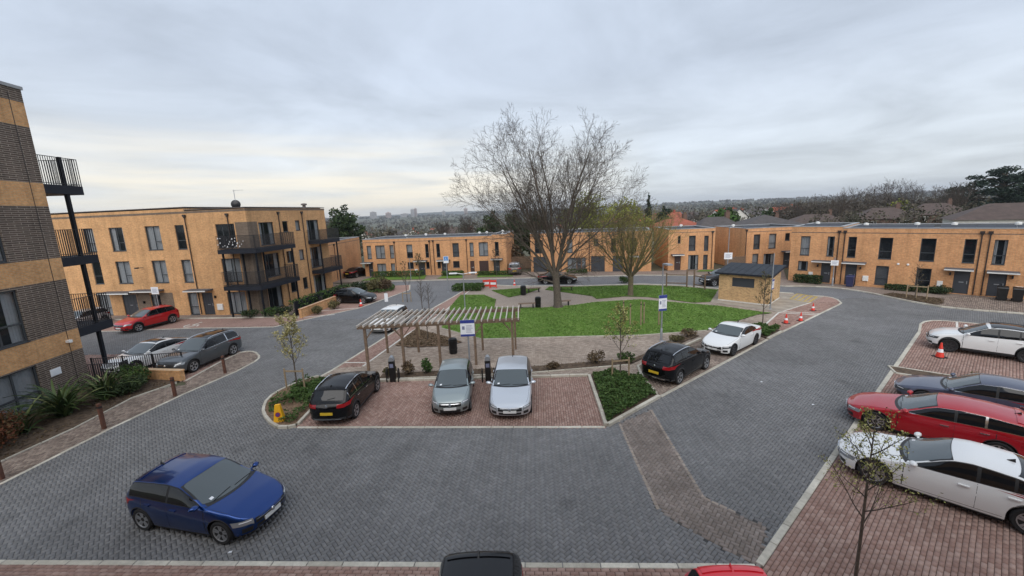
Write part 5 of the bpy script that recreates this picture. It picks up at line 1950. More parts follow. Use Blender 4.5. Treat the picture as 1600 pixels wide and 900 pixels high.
    def hit(d, a, b):
        if d == 'L' or d == 'R':
            s = 1 if d == 'L' else -1
            r = bvh.ray_cast(Vector((a, s * 2, b)), Vector((0, -s, 0)))
        elif d == 'F':
            r = bvh.ray_cast(Vector((4, a, b)), Vector((-1, 0, 0)))
        elif d == 'B':
            r = bvh.ray_cast(Vector((-4, a, b)), Vector((1, 0, 0)))
        else:
            r = bvh.ray_cast(Vector((a, b, 4)), Vector((0, 0, -1)))
        return r[0]

    _hit = hit

    def hit(d, a, b):
        if d in 'FB':
            a += .0017
        elif d == 'T':
            b += .0017
        r = _hit(d, a, b)
        if r is not None and ((d == 'F' and r.x < 0) or (d == 'B' and r.x > 0)):
            r = None
        for da, db in ((.004, 0), (-.004, .003), (0, .012), (.01, -.012)):
            if r is not None:
                break
            r = _hit(d, a + da, b + db)
            if r is not None and ((d == 'F' and r.x < 0) or (d == 'B' and r.x > 0)):
                r = None
        return r
    DV = {'L': Vector((0, 1, 0)), 'R': Vector((0, -1, 0)), 'F': Vector((1, 0, 0)), 'B': Vector((-1, 0, 0)), 'T': Vector((0, 0, 1))}

    def patch(nm, m, d, grid2, off, par=root, lip=True, smooth_=50):
        """panel laid on the bodywork: grid2 is a 2D array of (a,b) in the plane facing direction d"""
        a = len(grid2)
        b = len(grid2[0])
        PT = [[None] * b for _ in range(a)]
        last = None
        for i in range(a):
            for j in range(b):
                h_ = hit(d, *grid2[i][j])
                PT[i][j] = h_
        for i in range(a):
            for j in range(b):
                if PT[i][j] is None:
                    best = None
                    for r in range(1, max(a, b)):
                        for (ii, jj) in ((i, j + r), (i, j - r), (i + r, j), (i - r, j)):
                            if 0 <= ii < a and 0 <= jj < b and PT[ii][jj] is not None:
                                best = PT[ii][jj]
                                break
                        if best is not None:
                            break
                    if best is None:
                        return None
                    PT[i][j] = best
        A3 = np.array([[tuple(pq) for pq in row] for row in PT])
        du = np.gradient(A3, axis=0)
        dv = np.gradient(A3, axis=1)
        nn = np.cross(du, dv)
        nn /= np.linalg.norm(nn, axis=2)[..., None] + 1e-9
        dd = np.array(DV[d])
        sg = np.sign((nn @ dd).sum())
        nn *= sg if sg != 0 else 1
        O = A3 + nn * off
        if lip:
            I = A3 - nn * .01
            big = np.zeros((a + 2, b + 2, 3))
            big[1:-1, 1:-1] = O
            big[0, 1:-1], big[-1, 1:-1], big[1:-1, 0], big[1:-1, -1] = I[0], I[-1], I[:, 0], I[:, -1]
            big[0, 0], big[0, -1], big[-1, 0], big[-1, -1] = I[0, 0], I[0, -1], I[-1, 0], I[-1, -1]
            O = big
        qq = MB()
        qq.grid(O, flip=(sg < 0))
        return qq.build(nm, m, par, smooth_)

    def quad(c0, c1, c2, c3, n, k):
        """c0-c1 bottom edge, c3-c2 top edge"""
        o = []
        for s in np.linspace(0, 1, n):
            row = []
            for t_ in np.linspace(0, 1, k):
                a_ = (1 - t_) * ((1 - s) * c0[0] + s * c1[0]) + t_ * ((1 - s) * c3[0] + s * c2[0])
                b_ = (1 - t_) * ((1 - s) * c0[1] + s * c1[1]) + t_ * ((1 - s) * c3[1] + s * c2[1])
                row.append((a_, b_))
            o.append(row)
        return o
    # --- side glass
    def lo(x): return float(belt(x)) + .035
    def hi(x): return cant(x)[1] - .035
    xs_ok = [x for x in np.linspace(P.cowl - .02, P.x1, 60) if hi(x) - lo(x) > .025]
    xa, xb_ = xs_ok[0], xs_ok[-1]

    def strip(x0, x1, n, pad=0.0):
        return [[(x, lo(x) - pad + (hi(x) + (pad if pad > .02 else pad * .3) - lo(x) + pad) * t_) for t_ in np.linspace(0, 1, 5)] for x in np.linspace(x0, x1, n)]
    cuts = [xa, P.xB + .035, P.xB - .035, xb_]
    xq = ra + .32
    two = P.L > 4.3 and typ in ('suv', 'bigsuv', 'estate', 'fastback')
    for d in 'LR':
        patch('window_surround', M['chrome'] if chrome else M['trim'], d, strip(xa + .02, xb_ - .03, 26, .013 if chrome else .022), .004)
        if chrome:
            patch('pillar_trim', M['trim'], d, strip(P.xB + .05, P.xB - .05, 4, .0), .0055)
        patch('side_window', M['cglass'], d, strip(cuts[0], cuts[1], 14), .007)
        if two and xq - xb_ > .3:
            patch('side_window', M['cglass'], d, strip(cuts[2], xq + .03, 12), .007)
            patch('side_window', M['cglass'], d, strip(xq - .03, xb_, 8), .007)
        else:
            patch('side_window', M['cglass'], d, strip(cuts[2], cuts[3], 14), .007)
        # doors
        x_f = min(fa - rA - .06, P.cowl - .03)
        x_m = P.xB
        x_r = max(ra + .10, P.x1)
        zs_ = P.sill + .10
        two_door = typ == 'coupe'
        spans = [(x_f, x_m - (.35 if two_door else 0))] + ([] if two_door else [(x_m, x_r)])
        for k_, (u, v) in enumerate(spans):
            def zt(x): return float(belt(x)) - .004
            def zl(x): return max(zs_, zbot(x) + .05)
            gq = [[(x, zl(x) + (zt(x) - zl(x)) * t_) for t_ in np.linspace(0, 1, 7)] for x in np.linspace(u - .004, v + .004, 10)]
            g2 = [[(x, zl(x) - .012 + (zt(x) + .0 - zl(x) + .012) * t_) for t_ in np.linspace(0, 1, 7)] for x in np.linspace(u + .016, v - .016, 10)]
            patch('door_seam', M['trim'], d, g2, .0012, lip=False)
            dr = patch('door', PAINT[col], d, gq, .0045)
            hx = v + .22
            hz = float(belt(hx)) - .13
            hp = hit(d, hx, hz)
            if hp is not None and dr is not None:
                s = 1 if d == 'L' else -1
                h_ = MB()
                h_.box(hx - .10, hx + .10, hp.y - .012 if s > 0 else hp.y - .045, hp.y + .045 if s > 0 else hp.y + .012, hz - .016, hz + .016)
                h_.build('handle', M['chrome'] if chrome else PAINT[col], dr)
        # mirror
        mx_ = P.cowl - .22
        mp = hit(d, mx_, lo(mx_) + .03)
        if mp is not None:
            s = 1 if d == 'L' else -1
            mq = MB()
            n_ = 10
            for i in range(6):
                pass
            prof = []
            for i in range(7):
                th = math.pi * i / 6
                prof.append([(mx_ + .02 + .085 * math.sin(th) * math.cos(a_) + .02 * math.cos(th), mp.y + s * (.155 - .115 * math.cos(th)), mp.z + .05 + .07 * math.sin(th) * math.sin(a_)) for a_ in np.linspace(0, 2 * math.pi, n_ + 1)])
            mq.grid(prof)
            mq.beam((mx_, mp.y - s * .02, mp.z), (mx_ + .01, mp.y + s * .12, mp.z + .03), .05, .03)
            mq.build('mirror', PAINT[col], root, 60)
        # rocker or cladding along the lower edge and round the arches
        xs_c = sorted({*np.linspace(xR + .25, xF - .25, 40), *[c + rA * math.cos(t_) * .999 for c in (fa, ra) for t_ in np.linspace(0, math.pi, 17)], *[c + s_ * (rA + .002) for c in (fa, ra) for s_ in (-1, 1)]})
        hh = .085 if clad else .05
        if clad or typ not in ('mini',):
            gq = [[(x, zbot(x) + .002 + hh * t_ * (1 if clad else .5)) for t_ in (0, .5, 1)] for x in xs_c]
            patch('sill_cladding' if clad else 'sill_trim', M['clad'], d, gq, .010 if clad else .002, smooth_=30)
    # --- windscreen, rear window, roof panels
    def yspan(x, pad):
        return max(.05, cant(x)[0] - pad)
    def across(x0, x1, n, k, pad0, pad1, c0=0.0, c1=0.0, rc=0.0):
        o = []
        for i, x in enumerate(np.linspace(x0, x1, n)):
            pd = pad0 + (pad1 - pad0) * i / (n - 1)
            ys = yspan(x, pd)
            f_ = i / (n - 1)
            o.append([(x - (c0 * (1 - f_) + c1 * f_) * t_ * t_ - rc * (abs(t_) ** 8) * (1 if i == 0 else (-1 if i == n - 1 else 0)), ys * t_) for t_ in np.linspace(-1, 1, k)])
        return o
    patch('windscreen_surround', M['trim'], 'T', across(P.cowl + .13, P.rf + .04, 12, 17, .0, .02, .17, .05), .003)
    patch('windscreen', M['wscreen'], 'T', across(P.cowl + .05, P.rf + .055, 12, 17, .06, .075, .17, .06, .04), .007)
    xw_ = P.cowl - .10
    patch('screen_sticker', M['signw'], 'T', [[(xw_ + dx_, -yspan(xw_, .22) + dy_) for dy_ in (0, .04, .09)] for dx_ in (0, -.07)], .011)
    steep = (P.rr - P.tb) < .45
    if not steep:
        patch('rear_window', M['cglass'], 'T', across(P.rr - .04, P.tb + .08, 12, 17, .08, .07, -.05, -.10, -.03), .006)
    else:
        z0, z1 = P.deck + .03, P.roofR - .10
        gq = []
        for z in np.linspace(z0, z1, 8):
            xx = P.tb + (P.rr - P.tb) * (z - P.deck) / (P.roofR - P.deck)
            ys = yspan(xx + .05, .10)
            gq.append([(ys * t_, z) for t_ in np.linspace(-1, 1, 13)])
        patch('rear_window', M['cglass'], 'B', gq, .006)
        if spoiler:
            ys = yspan(P.rr, .06)
            patch('spoiler', PAINT[roofcol or col], 'T', [[(x, ys * t_) for t_ in np.linspace(-1, 1, 9)] for x in np.linspace(P.rr + .16, P.rr - .07, 4)], .02)
    if roofcol:
        patch('roof_panel', PAINT[roofcol], 'T', across(P.rf - .05, P.rr + .05, 14, 13, .03, .03), .005)
    if glassroof:
        patch('glass_roof', M['cglass'], 'T', across(P.rf - .10, P.rr + .35, 12, 11, .13, .13), .007)
    if rails:
        for s in (1, -1):
            mq = MB()
            pts = []
            for x in np.linspace(P.rf - .15, P.rr + .05, 12):
                y = (cant(x)[0] - .03) * s
                h_ = hit('T', x, y)
                pts.append((x, y, h_.z + .045))
            pts[0] = (pts[0][0] + .06, pts[0][1], pts[0][2] - .05)
            pts[-1] = (pts[-1][0] - .08, pts[-1][1], pts[-1][2] - .05)
            mq.tube(pts, .022, 6)
            mq.build('roof_rail', M['chrome'] if rails == 'silver' else M['trim'], root, 60)
    if fin:
        h_ = hit('T', P.rr + .12, 0)
        mq = MB()
        mq.add([(P.rr + .20, -.02, h_.z), (P.rr + .20, .02, h_.z), (P.rr + .04, .025, h_.z), (P.rr + .04, -.025, h_.z), (P.rr + .05, 0, h_.z + .085)], [(0, 1, 4), (1, 2, 4), (2, 3, 4), (3, 0, 4)])
        mq.build('aerial', M['trim'] if fin is True else PAINT[col], root)
    # --- front
    zg = P.hoodF - .165
    W_ = P.W
    hm = M['hlampd'] if lamps == 'd' else M['hlamp']
    for s in (1, -1):
        g = [[(s * y, zg - .045 + .12 * t_ + .05 * ((y - .5 * W_) / W_) - (.04 * (1 - t_) if y < .6 * W_ else 0)) for t_ in np.linspace(0, 1, 5)] for y in W_ * np.array([.58, .65, .72, .78, .83, .87, .905, .925])]
        hl = patch('headlight', hm, 'F', g, .006)
        g = [[(s * y, zg + .03 + .02 * t_ + .04 * ((y - .5 * W_) / W_)) for t_ in (0, 1)] for y in W_ * np.array([.62, .70, .78, .84])]
        if hl is not None:
            patch('running_light', M['signw'], 'F', g, .010, par=hl)
        g = [[(s * y, .30 + .12 * t_ + (P.sill - .2)) for t_ in (0, .5, 1)] for y in W_ * np.array([.60, .68, .76, .82])]
        patch('fog_lamp_pocket', M['trim'], 'F', g, .005)
    g = [[(y, zg - .10 + .15 * t_) for t_ in np.linspace(0, 1, 4)] for y in np.linspace(-.53 * W_, .53 * W_, 13)]
    gr_ = patch('grille', M['trim'], 'F', g, .006)
    if gr_ is not None:
        g = [[(y, zg - .005 + .016 * t_) for t_ in (0, 1)] for y in np.linspace(-.52 * W_, .52 * W_, 13)]
        patch('grille_bar', M['chrome'], 'F', g, .014, par=gr_)
        h_ = hit('F', 0, zg - .02)
        mq = MB()
        mq.lathe([(0, 0), (.052, 0), (.058, .008), (.058, .02), (0, .02)], 16, axis='y')
        e_ = link('emblem', mq.mesh('emblem', M['chrome']), gr_, (h_.x + .028, 0, zg - .012), rad(90))
    g = [[(y, .24 + (P.sill - .2) + .14 * t_) for t_ in np.linspace(0, 1, 4)] for y in np.linspace(-.5 * W_, .5 * W_, 13)]
    patch('lower_grille', M['trim'], 'F', g, .005)
    g = [[(y, .20 + (P.sill - .2) + .035 * t_) for t_ in (0, 1)] for y in np.linspace(-.8 * W_, .8 * W_, 15)]
    patch('bumper_trim', M['alloy'] if clad else M['trim'], 'F', g, .009)
    if plate:
        zp_ = .43 + (P.sill - .2)
        h_ = hit('F', 0, zp_)
        mq = MB()
        mq.box(h_.x - .01, h_.x + .022, -.26, .26, zp_ - .055, zp_ + .055)
        mq.build('number_plate', M['platew'], root)
    # --- rear
    zt_ = P.deckR - .12
    for s in (1, -1):
        g = [[(s * y, zt_ - .07 + .15 * t_ + (.03 if y > .8 * W_ else 0)) for t_ in np.linspace(0, 1, 5)] for y in W_ * np.array([.48, .60, .70, .79, .86, .905, .94, .955])]
        patch('tail_light', M['tlamp'], 'B', g, .007)
    zp_ = (P.bump + .02) if clad or P.sill > .24 else zt_ - .14
    h_ = hit('B', 0, zp_)
    if h_ is not None:
        mq = MB()
        mq.box(h_.x - .024, h_.x + .01, -.26, .26, zp_ - .055, zp_ + .055)
        mq.build('number_plate', M['platey'], root)
    g = [[(y, .24 + (P.sill - .2) + .13 * t_) for t_ in (0, .5, 1)] for y in np.linspace(-.8 * W_, .8 * W_, 15)]
    patch('rear_valance', M['clad'], 'B', g, .006)
    g = [[(y, .29 + (P.sill - .2) + .035 * t_) for t_ in (0, 1)] for y in np.linspace(-.62 * W_, .62 * W_, 13)]
    patch('bumper_strip', M['chrome'] if clad else M['trim'], 'B', g, .013)
    if steep:
        h_ = hit('B', 0, zt_ + .02)
        mq = MB()
        mq.lathe([(0, -.02), (.045, -.02), (.05, -.01), (.05, .01), (0, .01)], 14, axis='y')
        link('emblem', mq.mesh('emblem', M['chrome']), root, (h_.x - .006, 0, zt_ + .03), rad(-90))
        # wiper
        mq = MB()
        ha, hb = hit('B', .02, P.deck + .06), hit('B', -.30, P.deck + .12)
        if ha and hb:
            mq.beam(ha + Vector((-.02, 0, 0)), hb + Vector((-.02, 0, 0)), .015, .015)
            mq.build('rear_wiper', M['trim'], root)
    # windscreen wipers
    mq = MB()
    for y0, y1 in ((.08, .62), (-.55, -.02)):
        pts = [hit('T', P.cowl - .03 - .04 * t_, y0 + (y1 - y0) * t_) for t_ in (0, .33, .66, 1)]
        mq.tube([pt + Vector((0, 0, .016)) for pt in pts], .009, 4)
    mq.build('wiper', M['trim'], root)
    # bonnet shut lines
    mq = MB()
    for s in (1, -1):
        pts = [hit('T', x, s * (cant(x)[0] - .02 + .0)) for x in np.linspace(P.cowl + .12, xF - .32, 8)]
        if all(pts):
            mq.tube([pt + Vector((0, 0, -.001)) for pt in pts], .005, 4)
    if mq.v:
        mq.build('bonnet_seam', M['trim'], root)
    # --- under body and wheels
    mq = MB()
    mq.box(xR + .45, xF - .50, -(P.W - .27), P.W - .27, P.sill - .06, P.bump + .05)
    mq.box(ra + rA + .02, fa - rA - .02, -(P.W - .09), P.W - .09, P.sill - .055, P.sill + .1)
    mq.build('underbody', M['seat'], root)
    ty, rm = wheel_meshes(P.rw, .215, wheels)
    for x in (fa, ra):
        for s in (1, -1):
            w_o = link('wheel', ty, root, (x, s * (P.W - .125), P.rw), rad(180) if s > 0 else 0.0)
            link('rim', rm, w_o)
    return root


PK = 'cars in the marked bay below the pergola'
RG = 'cars in the right hand bays'
make_car('hatchback', 'blue hatchback driving across the grey paving in the left foreground', 'hatch', 'blue', (-9.08, 10.79), -13.7, 1.04, wheels='twin', plate=True)
make_car('suv', 'black SUV with silver roof rails and yellow rear plate in the pergola bay', 'suv', 'black', (-7.66, 17.75), 88, .97, PK, rails='silver', clad=True, chrome=True)
make_car('hatchback', 'small grey green hatchback facing forward in the middle of the bay', 'mini', 'greygreen', (-2.85, 17.9), -88, 1.0, PK, fin=False)
make_car('hatchback', 'silver car facing forward in the bay, right of the grey one', 'hatch', 'silver', (-.18, 17.75), -93, 1.03, PK, L=4.3, wb=2.7, H=1.42, fo=.88, wheels='five')
make_car('suv', 'black crossover with silver rear bumper trim parked by the planted triangle', 'suv', 'black', (8.25, 19.9), 39.2, .98, None, clad=True, rails='silver', wheels='five')
make_car('coupe', 'white two door coupe parked facing the camera by the green', 'coupe', 'white', (12.75, 23.3), 217.3, 1.0, None, lamps='d', wheels='seven')
make_car('suv', 'white SUV with black roof beside the traffic cone on the right', 'suv', 'white', (24.87, 20.72), 135, 1.0, RG, clad=True, glassroof=True, wheels='seven', lamps='d', rails='black')
make_car('hatchback', 'slate blue grey car between the white SUV and the red estate', 'estate', 'navy', (17.85, 14.85), 132, 1.0, RG, H=1.5, lamps='d', chrome=True)
make_car('estate_car', 'deep red estate car with chrome window line in the right bays', 'estate', 'deepred', (14.68, 13.35), 133, 1.03, RG, chrome=True, wheels='ten')
make_car('fastback', 'long white car with dark windows behind the young tree at lower right', 'fastback', 'white', (12.15, 10.5), 133.2, 1.04, RG, chrome=False, wheels='twin')
make_car('suv', 'black car at the bottom edge of which only the roof shows', 'suv', 'black', (-.9, 5.75), -90, 1.0, None)
make_car('hatchback', 'bright red car at the bottom edge of which only the roof shows', 'mini', 'bright', (3.95, 5.55), -92, 1.0, None, fin='body')
make_car('suv', 'red crossover facing out of the red bay before the three storey flats', 'suv', 'red', (-30.95, 34.15), 255, 1.0, None, clad=True)
make_car('saloon_car', 'white saloon with black roof behind the bar railing', 'fastback', 'white', (-22.7, 24.6), 257, .98, None, glassroof=True, lamps='d')
make_car('estate_car', 'large dark grey SUV with silver side trim next to the white saloon', 'bigsuv', 'grey', (-19.25, 24.35), 261.9, .97, None, glassroof=True, chrome=True, rails='silver')
make_car('hatchback', 'black hatchback parked side on behind the garden wall', 'hatch', 'black', (-15.9, 41.07), -10.7, 1.02, None)
make_car('saloon_car', 'black car with yellow plate parked against the plain brick flank wall', 'saloon', 'black', (-22.4, 59.9), 72, 1.0, None)
make_car('suv', 'brown grey car parked between the two house rows before the fence', 'suv', 'brown', (.5, 56.3), 88, 1.0, None, roofcol='silver')
make_car('saloon_car', 'black saloon on the far road behind the big tree trunk', 'saloon', 'black', (5.4, 47.3), -12, 1.0, None)
make_car('suv', 'black car half hidden by the left side of the hut', 'suv', 'black', (21.9, 42.6), 190, 1.0, None, roofcol='silver')
make_car('hatchback', 'white hatchback seen through the pergola slats', 'hatch', 'white', (-9.55, 31.0), -99, 1.0, None)
make_car('hatchback', 'pale silver car half hidden behind the near balconies', 'hatch', 'silver', (-37.9, 35.3), 262, 1.0, None)


# ------------------------------------------------------------------ vegetation
def unit(v):
    return v / (np.linalg.norm(v) + 1e-9)


def grow(out, p, d, L, r, lev, prm, r_end=None):
    """recursive limb; out: list of (level, pts, radii)"""
    n = prm['seg'][lev]
    trop, wob = prm['trop'][lev], prm['wob'][lev]
    pts = [np.array(p, float)]
    d = unit(np.array(d, float))
    for i in range(n):
        d = unit(d + rng.normal(0, wob, 3) + np.array([0, 0, trop]))
        pts.append(pts[-1] + d * L / n)
    re = r * prm['taper'][lev] if r_end is None else r_end
    rr = np.linspace(r, re, n + 1)
    out.append((lev, np.array(pts), rr))
    if lev + 1 < len(prm['seg']):
        k = prm['kids'][lev]
        k = max(1, int(round(k * rng.uniform(.75, 1.25))))
        f0 = prm['start'][lev]
        az = rng.uniform(0, 2 * math.pi)
        for i in range(k):
            f = f0 + (1 - f0) * (i + rng.uniform(.1, .9)) / k
            x = f * n
            j = min(int(x), n - 1)
            q = pts[j] + (pts[j + 1] - pts[j]) * (x - j)
            dl = unit(pts[j + 1] - pts[j])
            az += 2.4 + rng.normal(0, .3)
            a = unit(np.cross(dl, [0.3, .2, .93]))
            b = np.cross(dl, a)
            an = prm['ang'][lev] * rng.uniform(.7, 1.25)
            nd = dl * math.cos(an) + (a * math.cos(az) + b * math.sin(az)) * math.sin(an)
            rl = r + (re - r) * f
            grow(out, q, nd, L * prm['len'][lev] * (1.15 - .55 * f) * rng.uniform(.75, 1.2), max(prm['rmin'], rl * prm['rk'][lev]), lev + 1, prm)


def limbs_mesh(name, out, lv, sides, m):
    q = MB()
    for lev, pts, rr in out:
        if lev in lv:
            q.tube(pts, rr, sides[lev], cap=False)
    return q.mesh(name, m, 60)


M['bark'] = mat('bark_grey_brown', (0.105, 0.085, 0.068), 0.95, var=.35, vscale=8, bump=.8, bscale=22)
M['twig'] = mat('twig_brown', (0.060, 0.046, 0.038), 0.9, var=.2)
M['bark2'] = mat('bark_olive', (0.125, 0.105, 0.065), 0.95, var=.35, vscale=8, bump=.8, bscale=22)
M['twig2'] = mat('twig_olive', (0.20, 0.165, 0.07), 0.9, var=.25)

# big bare tree
prm = dict(seg=[8, 6, 5, 4, 3], trop=[-.012, .03, .035, .02, .0], wob=[.045, .05, .055, .06, .07], taper=[.15, .26, .34, .5, .6], kids=[13, 7, 5, 3], start=[.12, .16, .15, .2],
           ang=[.60, .60, .62, .6], len=[.45, .52, .55, .68], rk=[.44, .54, .6, .7], rmin=.0085)
T_ = thing('bare_tree', 'tall leafless tree with a thick trunk on the green', 'tree', (3.96, 35.2, 0))
out_ = []
tr = [(0, 0, -.1), (-.02, 0, .25), (-.05, .02, 1.2), (-.12, .03, 2.4), (-.16, .02, 3.3)]
out_.append((0, np.array(tr), np.array([.56, .40, .34, .32, .33])))
top_t = np.array(tr[-1])
for az, tilt, L, r in ((172, 27, 10.8, .17), (230, 10, 10.7, .17), (5, 13, 10.5, .17), (60, 22, 10.0, .13), (300, 22, 9.8, .12), (352, 29, 10.2, .13), (188, 39, 10.2, .12), (150, 9, 10.8, .15), (12, 42, 9.0, .10), (205, 18, 10.8, .14), (110, 24, 9.8, .12)):
    a, t_ = rad(az), rad(tilt)
    d = (math.cos(a) * math.sin(t_), math.sin(a) * math.sin(t_), math.cos(t_))
    grow(out_, top_t + np.array([math.cos(a) * .16, math.sin(a) * .16, rng.uniform(-.6, .1)]), d, L * rng.uniform(.95, 1.05), r, 0, prm)
for az, z, L in ((185, 2.2, 3.8), (-10, 2.7, 4.0), (20, 3.1, 4.2), (160, 3.0, 4.2)):       # low spreading limbs
    a = rad(az)
    grow(out_, (-.1, 0, z), (math.cos(a), math.sin(a), .35), L, .085, 1, prm)
T_.scale = (.95, .95, .97)
sd = [10, 6, 4, 3, 3]
link('trunk', limbs_mesh('trunk', out_, (0,), sd, M['bark']), T_)
link('branches', limbs_mesh('branches', out_, (1, 2), sd, M['bark']), T_)
link('twigs', limbs_mesh('twigs', out_, (3, 4), sd, M['twig']), T_)

# pollarded tree with dense upright shoots
prm2 = dict(seg=[5, 5, 4, 3], trop=[.09, .10, .05, .03], wob=[.05, .06, .10, .13], taper=[.45, .3, .4, .6], kids=[9, 8, 3], start=[.12, .15, .15], ang=[.46, .45, .55], len=[.72, .52, .5], rk=[.5, .5, .6], rmin=.008)
T_POLL = T_ = thing('pollarded_tree', 'smaller budding tree with dense upright olive shoots right of the big bare tree', 'tree', (11.32, 38.72, 0))
out_ = []
tr = [(0, 0, -.1), (0, 0, .2), (.02, 0, 1.0), (0, 0, 1.9)]
out_.append((0, np.array(tr), np.array([.36, .27, .23, .26])))
for i in range(11):
    a = 2 * math.pi * i / 11 + rng.uniform(-.2, .2)
    t_ = rad([52, 38, 24][i % 3])
    d = (math.cos(a) * math.sin(t_), math.sin(a) * math.sin(t_), math.cos(t_))
    grow(out_, (math.cos(a) * .1, math.sin(a) * .1, 1.85), d, 4.9, .10, 0, prm2)
link('trunk', limbs_mesh('trunk', out_, (0,), [8, 5, 3, 3], M['bark2']), T_)
link('branches', limbs_mesh('branches', out_, (1, 2, 3), [8, 5, 3, 3], M['twig2']), T_)
TIPS2 = np.concatenate([p_[1:] for l_, p_, r_ in out_ if l_ >= 2])


def leaf_arr(C, size, rr_=None, flat=0.0):
    """random quads at the points C"""
    n = len(C)
    a = rng.normal(0, 1, (n, 3))
    a /= np.linalg.norm(a, axis=1)[:, None]
    b = rng.normal(0, 1, (n, 3))
    if flat:
        a[:, 2] *= (1 - flat)
        b[:, 2] *= (1 - flat)
    b -= a * (a * b).sum(1)[:, None]
    b /= np.linalg.norm(b, axis=1)[:, None] + 1e-9
    s = (size * rng.uniform(.6, 1.4, n))[:, None]
    V = np.stack([C - a * s, C - b * s * .5 - a * s * .1, C + a * s, C + b * s * .55 + a * s * .1], 1)
    return V.reshape(-1, 3), np.arange(n * 4).reshape(n, 4)


LEAF = {}


def leaf_mat(key, stops):
    LEAF[key] = tone_mat('leaf_' + key, stops, rough=.75, dirt=.18, dscale=.5, bump=0, spec=.25)


leaf_mat('dark', [(0, (0.018, 0.032, 0.014)), (.6, (0.034, 0.056, 0.022)), (1, (0.065, 0.09, 0.034))])
leaf_mat('cedar', [(0, (0.014, 0.026, 0.020)), (.6, (0.026, 0.044, 0.030)), (1, (0.050, 0.070, 0.045))])
leaf_mat('green', [(0, (0.025, 0.055, 0.012)), (.6, (0.05, 0.105, 0.02)), (1, (0.10, 0.17, 0.04))])
leaf_mat('cover', [(0, (0.026, 0.052, 0.013)), (.6, (0.052, 0.100, 0.023)), (1, (0.11, 0.165, 0.05))])
leaf_mat('willow', [(0, (0.14, 0.16, 0.030)), (.6, (0.23, 0.255, 0.045)), (1, (0.33, 0.34, 0.09))])
leaf_mat('brown', [(0, (0.065, 0.042, 0.026)), (.6, (0.12, 0.085, 0.05)), (1, (0.19, 0.14, 0.08))])
leaf_mat('olive', [(0, (0.06, 0.055, 0.025)), (.6, (0.11, 0.10, 0.045)), (1, (0.17, 0.15, 0.07))])
leaf_mat('redleaf', [(0, (0.05, 0.035, 0.015)), (.5, (0.075, 0.05, 0.02)), (.85, (0.12, 0.045, 0.022)), (1, (0.19, 0.06, 0.03))])
leaf_mat('bud', [(0, (0.22, 0.20, 0.06)), (.6, (0.38, 0.34, 0.14)), (1, (0.58, 0.53, 0.32))])
leaf_mat('budgreen', [(0, (0.14, 0.16, 0.035)), (.6, (0.32, 0.32, 0.10)), (1, (0.55, 0.52, 0.26))])
leaf_mat('strap', [(0, (0.030, 0.055, 0.018)), (.6, (0.06, 0.10, 0.03)), (1, (0.17, 0.20, 0.06))])
leaf_mat('wood', [(0, (0.050, 0.042, 0.036)), (.5, (0.085, 0.070, 0.058)), (.8, (0.11, 0.10, 0.07)), (1, (0.14, 0.12, 0.10))])
leaf_mat('mixed', [(0, (0.040, 0.045, 0.028)), (.35, (0.065, 0.062, 0.042)), (.7, (0.10, 0.084, 0.066)), (1, (0.13, 0.125, 0.075))])


def lobes_points(lobes, n, shell=.55):
    w = np.array([l[3] * l[4] * l[5] for l in lobes]) ** .75
    k = rng.choice(len(lobes), n, p=w / w.sum())
    d = rng.normal(0, 1, (n, 3))
    d /= np.linalg.norm(d, axis=1)[:, None]
    r = rng.uniform(shell ** 2, 1, n) ** .5 * rng.uniform(.86, 1.12, n)
    Lb = np.array(lobes)
    return Lb[k, :3] + d * r[:, None] * Lb[k, 3:6], k


def tone(n, k=None, base=.5):
    t = rng.uniform(0, 1, n)
    if k is not None:
        off = rng.uniform(-.3, .3, k.max() + 1)
        t = np.clip(t * .7 + .15 + off[k], 0, 1)
    return t


def leafy_tree(name, label, x, y, h, w, key, n=1600, size=.28, trunk=.25, clear=.2, shape='round', cat='tree', group=None, dens=12):
    z0 = float(ground_z(np.array(x), np.array(y)))
    t = thing(name, label, cat, (x, y, z0), rng.uniform(0, 6), group)
    q = MB()
    q.tube([(0, 0, -.2), (0.05, 0, h * .3), (0, .05, h * .62), (.02, 0, h * .9)], [trunk, trunk * .8, trunk * .5, .03], 8, cap=False)
    for i in range(7):
        a = i * 2.4
        zz = h * (clear + .1 + .09 * i)
        q.tube([(0, 0, zz), (math.cos(a) * w * .22, math.sin(a) * w * .22, zz + h * .07), (math.cos(a) * w * .42, math.sin(a) * w * .42, zz + h * .11)], [trunk * .4, trunk * .25, .02], 5, cap=False)
    q.build('trunk', M['bark'], t, 60)
    lob = []
    for i in range(dens):
        f = (i + .5) / dens
        a = i * 2.4
        zz = h * (clear + (1 - clear) * f)
        if shape == 'cone':
            rr_ = w * .5 * (1.02 - f) + .1
        elif shape == 'column':
            rr_ = w * .5 * (.9 - .5 * abs(f - .4))
        else:
            rr_ = w * .5 * math.sqrt(max(.08, 1 - (2 * f - .95) ** 2))
        o = rr_ * .5 * rng.uniform(.6, 1.1)
        s = rr_ * .62 * rng.uniform(.8, 1.2)
        lob.append((math.cos(a) * o, math.sin(a) * o, zz, s, s, max(s * .65, h * (1 - clear) / dens * 1.1)))
    C, k = lobes_points(lob, n)
    C[:, 2] = np.minimum(C[:, 2], h * 1.04)
    V, F = leaf_arr(C, size)
    link('crown', arr_mesh('crown', V, F, LEAF[key], {'tone': tone(len(F), k)}), t)
    return t


